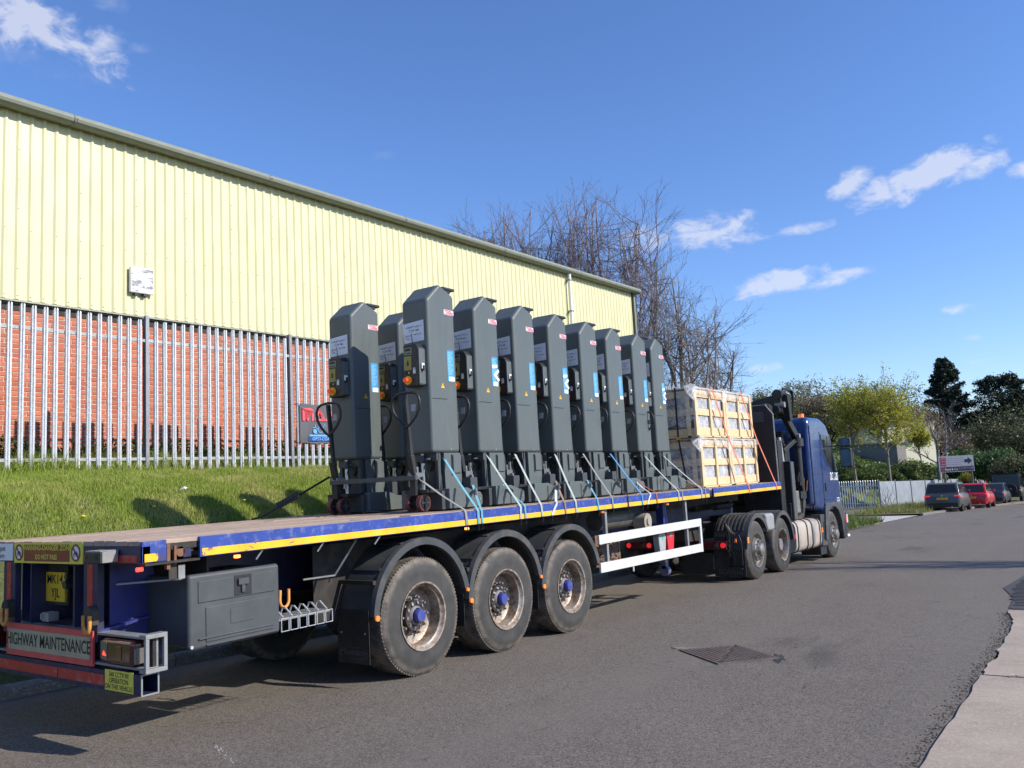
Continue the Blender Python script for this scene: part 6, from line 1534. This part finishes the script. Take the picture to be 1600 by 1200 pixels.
# slope behind the far fence
sl = MB(); pts = []
for i, u in enumerate([0,.25,.5,.75,1]):
    for j, v in enumerate([0,.2,.45,.75,1]):
        A = at(1290, 760, 62).lerp(at(1640, 765, 84), u); B = at(1290, 668, 110).lerp(at(1640, 690, 125), u)
        p = A.lerp(B, v); p.z = A.z+(B.z-A.z)*v**.7+.15*mnoise.noise((p.x*.3, p.y*.3, 1))
        if j == 0: p.z -= 1.5
        pts.append(tuple(p))
sl.v = pts; sl.f = [(i*5+j, (i+1)*5+j, (i+1)*5+j+1, i*5+j+1) for i in range(4) for j in range(4)]; sl.m = [0]*16
struct('hill_slope', sl, m_soil('rough_hill_grass', (.11,.15,.03), (.20,.23,.06)), 'rough green slope behind the far fence', smooth=80)

def slope_pos(r_):
    u, v = r_.random(), r_.random()**1.4; A = at(1290, 760, 62).lerp(at(1640, 765, 84), u); B = at(1290, 668, 110).lerp(at(1640, 690, 125), u); p_ = A.lerp(B, v)
    return (p_.x, p_.y, A.z+(B.z-A.z)*v**.7+r_.random()*(.25+.35*max(0, mnoise.noise((p_.x*.35, p_.y*.35, 4)))))
tag(obj('undergrowth', leaf_cloud(26000, slope_pos, .13, 77, .3), BUSHG), 'low green undergrowth covering the slope behind the far fence', 'undergrowth', None, 'stuff')

# ------------------------------------------------------------------ far fence: palisade section, then sheeted section
ff = root('far_palisade_fence', 'low grey palisade fence beyond the cab, left of sheeted fence', 'fence', (0,0,0))
A = Vector((-10.4,57.0,0)); B = Vector((-7.1,54.6,0))
for P in (A, B): P.z = zg(P.y)+.05
nP = 18; pm = None
dirv = (B-A).normalized(); ang = math.atan2(dirv.y, dirv.x)
for i in range(nP+1):
    p = A.lerp(B, i/nP)
    if pm is None: pm = obj('pale', MB().prism([(-.035,-.05),(.035,-.05),(.035,1.78),(0,1.86),(-.035,1.78)], 'y', -.012, .012), GALV, ff, loc=p, rot=(0,0,ang))
    else: inst('pale', pm, ff, p, (0,0,ang))
for z in (.35, 1.5): obj('rail', MB().bar(A+Vector((0,.03,z)), B+Vector((0,.03,z)), .04, .05), GALV, ff)
sf = root('sheeted_fence', 'long pale grey sheet metal fence running behind the parked cars', 'fence', (0,0,0))
SHEET = mat('pale_grey_sheet', (.33,.37,.41), .45, .2, var=.12, vs=1.5, dirt=(.24,.26,.27), dirt_amt=.4, ds=1.2)
Q = [Vector((-7.05,54.55,0)), Vector((-5.6,62,0)), Vector((-4.7,75,0)), Vector((-3.6,100,0)), Vector((-1,135,0))]
sh0 = 0
for a, b in zip(Q[:-1], Q[1:]):
    n_ = max(1, int((b-a).length/2.4))
    for i in range(n_):
        p, q = a.lerp(b, i/n_), a.lerp(b, (i+1)/n_-.012); p.z, q.z = zg(p.y), zg(q.y); hgt = 1.80+rnd.uniform(-.03,.03)
        m_ = MB(); off = Vector((.02,0,0))
        m_.add([p, q, q+off, p+off, p+Vector((0,0,hgt)), q+Vector((0,0,hgt)), q+off+Vector((0,0,hgt)), p+off+Vector((0,0,hgt))], [(3,2,1,0),(4,5,6,7),(0,1,5,4),(1,2,6,5),(2,3,7,6),(3,0,4,7)])
        obj('sheet_panel', m_, SHEET, sf); obj('post', MB().box(p.x-.03,p.x+.05,p.y-.04,p.y+.04,p.z,p.z+1.9), GALVD, sf)
# straggly climber on the first sheet
vine = MB(); rv = random.Random(8)
for k in range(16):
    p = Vector((-6.95+rv.uniform(-.2,.5),54.3+rv.uniform(.0,1.2)-.3,zg(54.5)+.02)); pts = [p]
    for j in range(6): p = p+Vector((rv.gauss(0,.10),rv.gauss(0,.06)-.01,rv.uniform(.15,.34))); pts.append(p)
    vine.tube(pts, [.016,.014,.012,.010,.008,.006,.004], 4, caps=False)
tag(obj('climber', vine, BARK1, fix=False), 'leafless brown climber growing up the first fence sheets', 'plant')
# verge tufts and driveway
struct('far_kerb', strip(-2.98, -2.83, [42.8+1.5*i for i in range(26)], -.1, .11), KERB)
struct('driveway', grid_sheet([-12,-8,-5,-2.84], [33.6,36,39,42.8], lambda x, y: (x, y, zg(y)+.012)), PALECONC, 'pale concrete driveway crossing the verge ahead of the cab', fix=False)
struct('pavement', grid_sheet([-12,-8,-5,-2.96], [42.8,46,50,54,60,66,72], lambda x, y: (x+xoff(y), y, zg(y)+.09)), m_soil('worn_verge', (.10,.10,.05), (.20,.17,.10)), 'worn verge between the driveway and the far fence', fix=False)
struct('verge', grid_sheet([-9,-5,-2.965], [33.4,31,28,24,20,16], lambda x, y: (x, y, zg(y)+.10)), SOIL, 'grass verge beside the tractor', fix=False)
def vz(x, y): return zg(y)+.1
tag(obj('verge_grass', blades(26000, (-6.5,-2.5,19,33.3), vz, .10, .42, 12, .012, .8), m_grass('verge_blades', (.07,.13,.02), (.16,.22,.05), (.22,.22,.08))), 'tufted long grass on the verge ahead of the cab', 'grass', None, 'stuff')
tag(obj('far_grass', blades(9000, (-6.2,-2.9,44,60), lambda x, y: zg(y)+.09, .06, .4, 13, .014, .8), m_grass('dry_blades', (.16,.18,.04), (.28,.28,.08), (.36,.32,.14))), 'dry yellow-green grass at the foot of the sheeted fence', 'grass', None, 'stuff')

# ------------------------------------------------------------------ directory sign
sg = root('directory_sign', 'white and navy estate directory sign with black arrow on two wooden posts', 'sign', (0,0,0))
C0 = at(1495, 726, 60); sr_, su_ = Vector((CR.x, CR.y, 0)).normalized(), Vector((0,0,1)); k = 60/FPX
def sp(px, py): return C0+sr_*((px-1495)*k)+su_*((726-py)*k-(px-1495)*k*.053)
nf = sr_.cross(su_)
def plate(px0, px1, py0, py1, off, m, nm, th=.03):
    a, b = (px0-1495)*k, (px1-1495)*k; c, d = (726-py1)*k, (726-py0)*k
    mb = MB(); base = C0+nf*off
    P = lambda u, v, t_: base+sr_*u+su_*v+nf*t_
    mb.add([P(a,c,-th),P(b,c,-th),P(b,d,-th),P(a,d,-th),P(a,c,0),P(b,c,0),P(b,d,0),P(a,d,0)], [(3,2,1,0),(4,5,6,7),(0,1,5,4),(1,2,6,5),(2,3,7,6),(3,0,4,7)])
    return obj(nm, mb, m, sg)
plate(1467, 1522, 712, 737, 0, mat('sign_frame_grey', (.28,.29,.34), .4), 'sign_board', .05)
plate(1469, 1521, 713.5, 728, .006, mat('sign_white', (.30,.31,.37), .4, var=.04), 'white_panel', .004)
plate(1469, 1521, 729, 736, .006, mat('sign_navy', (.022,.022,.045), .4), 'navy_panel', .004)
plate(1469.5, 1478.5, 714, 727.5, .010, mat('sign_plum', (.20,.035,.06), .4), 'plum_square', .003)
plate(1470, 1476, 730, 735.5, .010, mat('sign_plum', (.20,.035,.06)), 'plum_square', .003)
for i in range(4): plate(1480, 1503+[4,2,5,-1][i], 715.2+i*3.2, 716.6+i*3.2, .010, mat('sign_grey_lettering', (.22,.23,.30), .5), 'lettering_line', .003)
for i in range(3): plate(1471, 1477.5, 715.5+i*4.2, 716.6+i*4.2, .014, mat('sign_pink_lettering', (.42,.2,.24), .5), 'lettering_line', .003)
M4 = frame(tuple(C0+sr_*((1486-1495)*k)+su_*((726-733)*k)+nf*.012), tuple(sr_), (0,0,1)); lettering('Reid & Co', .22, mat('sign_lettering_white', (.5,.5,.52), .5), sg, M4, bold=.01)
M4 = frame(tuple(C0+sr_*((1509-1495)*k)+su_*((726-732)*k)+nf*.012), tuple(sr_), (0,0,1)); lettering('T: 01706 717 800', .15, mat('sign_lettering_dim', (.3,.28,.33), .5), sg, M4)
ar_ = MB(); ap = [(1507.5,718.2),(1513,718.2),(1513,715.2),(1519.5,720.6),(1513,726),(1513,723),(1507.5,723)]
P3 = [C0+sr_*((x-1495)*k)+su_*((726-y)*k)+nf*.012 for x, y in ap]; ar_.add([tuple(p) for p in P3], [tuple(range(7))[::-1]]); ar_.add([tuple(p+nf*.004) for p in P3], [tuple(range(7))]); obj('arrow', ar_, mat('arrow_navy', (.01,.012,.03), .4), sg, fix=False)
for px in (1475, 1517.5):
    p = C0+sr_*((px-1495)*k)-nf*.08; obj('post', MB().bar((p.x,p.y,zg(p.y)-.2),(p.x,p.y,C0.z+.3),.14,.14), m_bark('sign_post_timber' if px < 1500 else 'sign_post_timber_b', (.14,.12,.09), (.25,.22,.17)), sg)

# ------------------------------------------------------------------ cream building glimpsed through the trees
cb_ = root('cream_building', 'cream rendered building with tall coloured windows glimpsed behind the spring trees', 'building', (0,0,0))
bc = at(1428, 688, 80); cb_.location = bc; cb_.rotation_euler = (0,0,math.radians(42)); bx_ = by_ = 0.
obj('wall', MB().box(-3.2, 2.2, 0, 6, -2.6, 1.6), mat('cream_render', (.72,.68,.50), .7, var=.06), cb_)
for i, (dx, c) in enumerate([(-1.7,(.35,.12,.05)),(-.85,(.16,.30,.12)),(.0,(.6,.42,.04)),(.8,(.14,.22,.24))]):
    w_ = obj('window', MB().box(dx, dx+.5, -.03, .02, -.6, .55), mat('window_tint_%d' % i, c, .3), cb_); obj('pane', MB().box(dx+.06, dx+.44, -.04, -.03, -.05, .5), GLASS, w_)
obj('roof', MB().box(-3.4, 2.4, -.2, 6.2, 1.6, 1.75), mat('grey_slate', (.12,.12,.13), .7), cb_)
ob = root('brick_house', 'small orange brick house glimpsed between conifer and thicket', 'building', (0,0,0)); hc_ = at(1526, 657, 120)
obj('wall', MB().box(hc_.x-.9, hc_.x+.9, hc_.y, hc_.y+3, hc_.z-3, hc_.z+.8), mat('orange_brick', (.40,.17,.09), .8), ob); obj('window', MB().box(hc_.x-.1, hc_.x+.25, hc_.y-.05, hc_.y+.01, hc_.z-.6, hc_.z+.3), GLASS, ob); obj('roof', MB().prism([(hc_.x-1.1,hc_.z+.8),(hc_.x+1.1,hc_.z+.8),(hc_.x,hc_.z+1.5)], 'y', hc_.y-.2, hc_.y+3.2), mat('roof_tile', (.22,.10,.07), .8), ob)
wl_ = root('grey_shed', 'low grey metal shed behind the first spring tree', 'building', (0,0,0)); wc_ = at(1352, 694, 76)
obj('wall', MB().box(wc_.x-2.5, wc_.x+2.6, wc_.y, wc_.y+4, wc_.z-2.5, wc_.z-.1), mat('shed_grey', (.16,.15,.135), .6, var=.2), wl_); obj('roof', MB().box(wc_.x-2.7, wc_.x+2.8, wc_.y-.2, wc_.y+4.2, wc_.z-.1, wc_.z+.05), mat('shed_roof', (.16,.16,.16), .6), wl_)
# ------------------------------------------------------------------ parked cars
CARTYRE = mat('car_tyre', (.018,.018,.019), .8); CARALLOY = mat('car_alloy', (.45,.45,.46), .3, .8, var=.1); TRIM = mat('car_black_trim', (.014,.014,.015), .5)
def loft(sections):
    """sections: list of (y, [(x,z), ...] right half from bottom to top) mirrored into a closed skin"""
    mb = MB(); n = len(sections[0][1]); m = 2*n
    for y, half in sections:
        for x, z in half: mb.v.append((x, y, z))
        for x, z in half[::-1]: mb.v.append((-x, y, z))
    for i in range(len(sections)-1):
        for k in range(m): mb.f.append((i*m+k, i*m+(k+1)%m, (i+1)*m+(k+1)%m, (i+1)*m+k)); mb.m.append(0)
    mb.f.append(tuple(range(m))[::-1]); mb.m.append(0); e = (len(sections)-1)*m; mb.f.append(tuple(range(e, e+m))); mb.m.append(0)
    return mb
def car(name, label, px, y_rear, paint, L, Wd, Hh, style, plate, wheel_r=.33):
    d = ray(px, 795); t = (y_rear-CAM_LOC.y)/d.y; xr = CAM_LOC.x+d.x*t
    R = root(name, label, 'car', (xr-Wd/2, y_rear, zg(y_rear)), (-math.atan(SLOPE), 0, 0), 'cars parked along the far kerb')
    w = Wd/2; belt = {'suv': .98, 'hatch': .90, 'saloon': .88, 'jeep': 1.08}[style]; cl = .24 if style != 'jeep' else .38
    S = lambda y, k, top, bot=cl: (y, [(w*k*.90,bot),(w*k*.99,bot+.16),(w*k,top*.62),(w*k*.985,top*.86),(w*k*.93,top)])
    if style == 'saloon': secs = [S(0,.86,.62),S(.04,.93,.80),S(.16,.98,.93),S(.75,1,.95),S(1.2,1,belt+.02),(3.2,S(3.2,1,belt)[1]),S(4.1,.97,.80),S(L-.12,.9,.66),S(L,.8,.55)]
    elif style == 'jeep': secs = [S(0,.95,belt),S(.05,.985,belt+.01),S(1.2,1,belt),S(3.1,1,belt),S(3.2,.99,belt-.02),S(L-.06,.97,belt-.06),S(L,.93,.9)]
    else: secs = [S(0,.86,.66),S(.05,.94,.84),S(.16,.985,belt),S(1.0,1,belt),S(2.9,1,belt-.02),S(3.7,.98,belt-.12),S(L-.14,.9,.70),S(L,.8,.56)]
    obj('body', loft(secs), paint, R, smooth=45, bevel=.02)
    # greenhouse: roof + pillars in body colour, windows as separate dark panes
    if style == 'suv': g = [(.16,belt),(.50,Hh-.06),(.66,Hh),(2.2,Hh+.0),(2.45,Hh-.03),(3.35,belt)]
    elif style == 'hatch': g = [(.15,belt),(.55,Hh-.07),(.75,Hh),(2.0,Hh),(2.3,Hh-.04),(3.2,belt-.02)]
    elif style == 'saloon': g = [(.95,belt+.02),(1.65,Hh-.05),(1.85,Hh),(2.5,Hh),(2.75,Hh-.04),(3.55,belt)]
    else: g = [(.02,belt),(.06,Hh-.05),(.14,Hh),(2.35,Hh),(2.45,Hh-.03),(2.75,belt)]
    zb, zt = belt-.02, Hh; top_k = .80 if style != 'jeep' else .93
    def gx(z): return w*(.93-(.93-top_k)*max(0, (z-zb))/(zt-zb))
    mb = MB(); n = len(g)
    for s in (1, -1):
        for y, z in g: mb.v.append((s*gx(z), y, z))
    mb.f = [tuple(range(n)), tuple(range(n, 2*n))[::-1]]+[(i,(i+1)%n,n+(i+1)%n,n+i) for i in range(n)]; mb.m = [0]*len(mb.f)
    obj('cabin', mb, paint, R, smooth=40, bevel=.03, seg=3)
    gl = m_glass('car_glass') if 'car_glass' not in bpy.data.materials else bpy.data.materials['car_glass']
    # rear screen
    (y0, z0), (y1, z1) = g[0], g[1]
    a, b = (.14, .93); P = lambda u, off: (y0+(y1-y0)*u-off, z0+(z1-z0)*u+off*.3)
    ya, za = P(a, .015); yb, zb2 = P(b, .015)
    obj('rear_window', MB().hexa([(-gx(za)*.88,ya,za),(gx(za)*.88,ya,za),(gx(za)*.88,ya+.02,za),(-gx(za)*.88,ya+.02,za),(-gx(zb2)*.84,yb,zb2),(gx(zb2)*.84,yb,zb2),(gx(zb2)*.84,yb+.02,zb2),(-gx(zb2)*.84,yb+.02,zb2)]), gl, R)
    # side windows
    zs0, zs1 = belt+.04, Hh-.10
    def yat(z, back):
        (p, q) = (g[0], g[1]) if back else (g[-1], g[-2]); return p[0]+(q[0]-p[0])*(z-p[1])/(q[1]-p[1])
    lo0, hi0, lo1, hi1 = yat(zs0,True)+.12, yat(zs1,True)+.10, yat(zs0,False)-.14, yat(zs1,False)-.05
    for s in (1, -1):
        for (f0, f1) in ((0,.46),(.50,1)):
            q = [lo0+(lo1-lo0)*f0, lo0+(lo1-lo0)*f1, hi0+(hi1-hi0)*f1, hi0+(hi1-hi0)*f0]; xs = [gx(zs0)+.006, gx(zs1)+.006]
            obj('side_window', MB().add([(s*xs[0],q[0],zs0),(s*xs[0],q[1],zs0),(s*xs[1],q[2],zs1),(s*xs[1],q[3],zs1),(s*(xs[0]-.02),q[0],zs0),(s*(xs[0]-.02),q[1],zs0),(s*(xs[1]-.02),q[2],zs1),(s*(xs[1]-.02),q[3],zs1)], [(0,1,2,3),(7,6,5,4),(0,4,5,1),(1,5,6,2),(2,6,7,3),(3,7,4,0)]), gl, R)
        # rear lamp
        zl = belt-.16 if style != 'jeep' else .86
        hl = (.10,.30) if style != 'jeep' else (.08,.10)
        x0, x1 = sorted((s*(w*.97), s*(w*.97-hl[1])))
        obj('rear_lamp', MB().box(x0,x1,-.012 if style == 'jeep' else .045,.22 if style != 'jeep' else .02,zl-hl[0]/1.4,zl+hl[0]/1.6), REDBRIGHT if style != 'jeep' else AMBER, R, bevel=.015)
        for yw in (.78 if style != 'jeep' else .72, L-.88):
            x = s*(w-.02); wl_ = obj('wheel', MB().cyl((x,yw,wheel_r),(x-s*.20,yw,wheel_r),wheel_r*.55,n=16), TRIM, R)
            ty = MB(); ty.lathe([(x,wheel_r*.66),(x+s*.006,wheel_r*.92),(x-s*.02,wheel_r),(x-s*.20,wheel_r),(x-s*.2,wheel_r*.66)], 'x', (0,yw,wheel_r), 26); obj('tyre', ty, CARTYRE, wl_, smooth=40)
            ri = MB(); ri.lathe([(x-s*.02,wheel_r*.66),(x-s*.005,wheel_r*.60),(x-s*.04,wheel_r*.52),(x-s*.03,.03)], 'x', (0,yw,wheel_r), 22, close=False)
            for kk in range(5): aa = 2*PI*kk/5+.3; ri.bar((x-s*.012,yw,wheel_r),(x-s*.01,yw+wheel_r*.58*math.cos(aa),wheel_r+wheel_r*.58*math.sin(aa)),.045,.02,(1,0,0))
            obj('rim', ri, CARALLOY, wl_, smooth=40)
            ac = MB(); ac.lathe([(x-s*.03,wheel_r*1.02),(x+s*.008,wheel_r*1.02),(x+s*.008,wheel_r*1.16),(x-s*.03,wheel_r*1.16)], 'x', (0,yw,wheel_r), 18, math.radians(-5), math.radians(185)); obj('wheel_arch', ac, TRIM, R, smooth=40)
        mx = s*(w+.10); obj('door_mirror', MB().box(*sorted((s*(w*.95),mx)), lo1-.12, lo1, belt+.02, belt+.16), paint, R, bevel=.03)
    obj('rear_bumper', MB().box(-w*.86,w*.86,-.03,.12,cl+.02,cl+.24), TRIM if style != 'hatch' else paint, R, bevel=.03)
    np__ = obj('number_plate', MB().box(-.26,.26,-.035 if style != 'jeep' else -.04,.06,(belt-.33 if style != 'jeep' else .62),(belt-.22 if style != 'jeep' else .73)), PLATEY, R)
    lettering(plate, .10, INK, np__, frame((0,-.038 if style != 'jeep' else -.043,(belt-.275 if style != 'jeep' else .675)), *REAR), width=1.0)
    obj('door_seam', MB().box(w-.002,w+.003,lo0+.95,lo0+.96,cl+.2,belt), INK, R)
    if style in ('suv', 'hatch'):
        obj('exhaust', MB().cyl((w*.5,-.05,cl+.02),(w*.5,.1,cl+.02),.035,n=10), CHROME, R); obj('badge', MB().cyl((0,.10,belt-.12),(0,.03,belt-.12),.035,n=12), CHROME, R)
    if style == 'suv': obj('roof_rail', MB().tube([(w*.74,.75,Hh),(w*.74,.85,Hh+.04),(w*.74,2.1,Hh+.04),(w*.74,2.25,Hh-.02)], .016, 5).tube([(-w*.74,.75,Hh),(-w*.74,.85,Hh+.04),(-w*.74,2.1,Hh+.04),(-w*.74,2.25,Hh-.02)], .016, 5), TRIM, R)
    if style == 'jeep':
        sw_ = obj('spare_wheel', MB().cyl((.28,-.02,.95),(.28,-.20,.95),.36,n=24), CARTYRE, R, bevel=.03)
        obj('roof_rack', MB().box(-w*.85,w*.85,.2,2.2,Hh+.06,Hh+.10), TRIM, R)
    return R
car('parked_suv', 'grey compact SUV, nearest of the parked cars, yellow rear plate', 1503, 47.5, m_paint('car_grey', (.075,.075,.082), .25, .1), 4.45, 1.82, 1.56, 'suv', 'MA13 XPV', .35)
car('parked_hatchback', 'bright red hatchback parked between the grey SUV and dark saloon', 1546, 53.2, m_paint('car_red', (.52,.012,.025), .22, .05), 4.2, 1.76, 1.47, 'hatch', 'PO11 KDA', .32)
car('parked_saloon', 'dark blue-grey saloon parked in front of the red hatchback', 1573, 58.9, m_paint('car_slate', (.035,.042,.055), .22, .1), 4.6, 1.80, 1.42, 'saloon', 'DN09 ERT', .33)
car('parked_off_roader', 'boxy dark green off-roader at the far right of the parked cars', 1600, 65.0, m_paint('car_green', (.012,.026,.022), .3, .15), 4.3, 1.80, 1.95, 'jeep', 'H281 LWC', .38)

# ------------------------------------------------------------------ trees just outside the picture on the right whose shade falls on the road
bare_tree('bare tree right of the frame, its trunk shadow crossing the road', (9.5, 31.2, zg(31.2)), 3.6, 501, trunk_r=.17, kids=(9,6,5), levels=4, ratio=.5, group='roadside trees outside the picture')
bare_tree('bare tree right of the frame shading the side entrance', (10.2, 17.5, zg(17.5)), 7.0, 502, trunk_r=.2, kids=(10,7,5), levels=4, ratio=.5, group='roadside trees outside the picture')
def hedge(label, x, y, seed, h=5.0):
    R = root('hedge_shrub', label, 'bush', (x, y, zg(y)), (0,0,0), 'roadside shrubs outside the picture'); rr = random.Random(seed)
    lum = [(rr.uniform(-2.4,2.4), rr.uniform(-3.2,3.2), rr.uniform(.8,h-.9), rr.uniform(.7,1.3)) for _ in range(22)]
    def pf_(r_):
        a, b_, c_, s = lum[r_.integers(0, 22)]; v = r_.normal(size=3); v /= np.linalg.norm(v); q = s*r_.uniform(.4,1.05); return (a+v[0]*q, b_+v[1]*q, max(.05, c_+v[2]*q))
    obj('foliage', leaf_cloud(5200, pf_, .16, seed, .1), OLV, R, fix=False)
hedge('tall shrub right of the frame shading the parked cars', 9.0, 55.5, 61, 5.2); hedge('tall shrub right of the frame farther along the road', 9.6, 63.0, 62, 5.5)
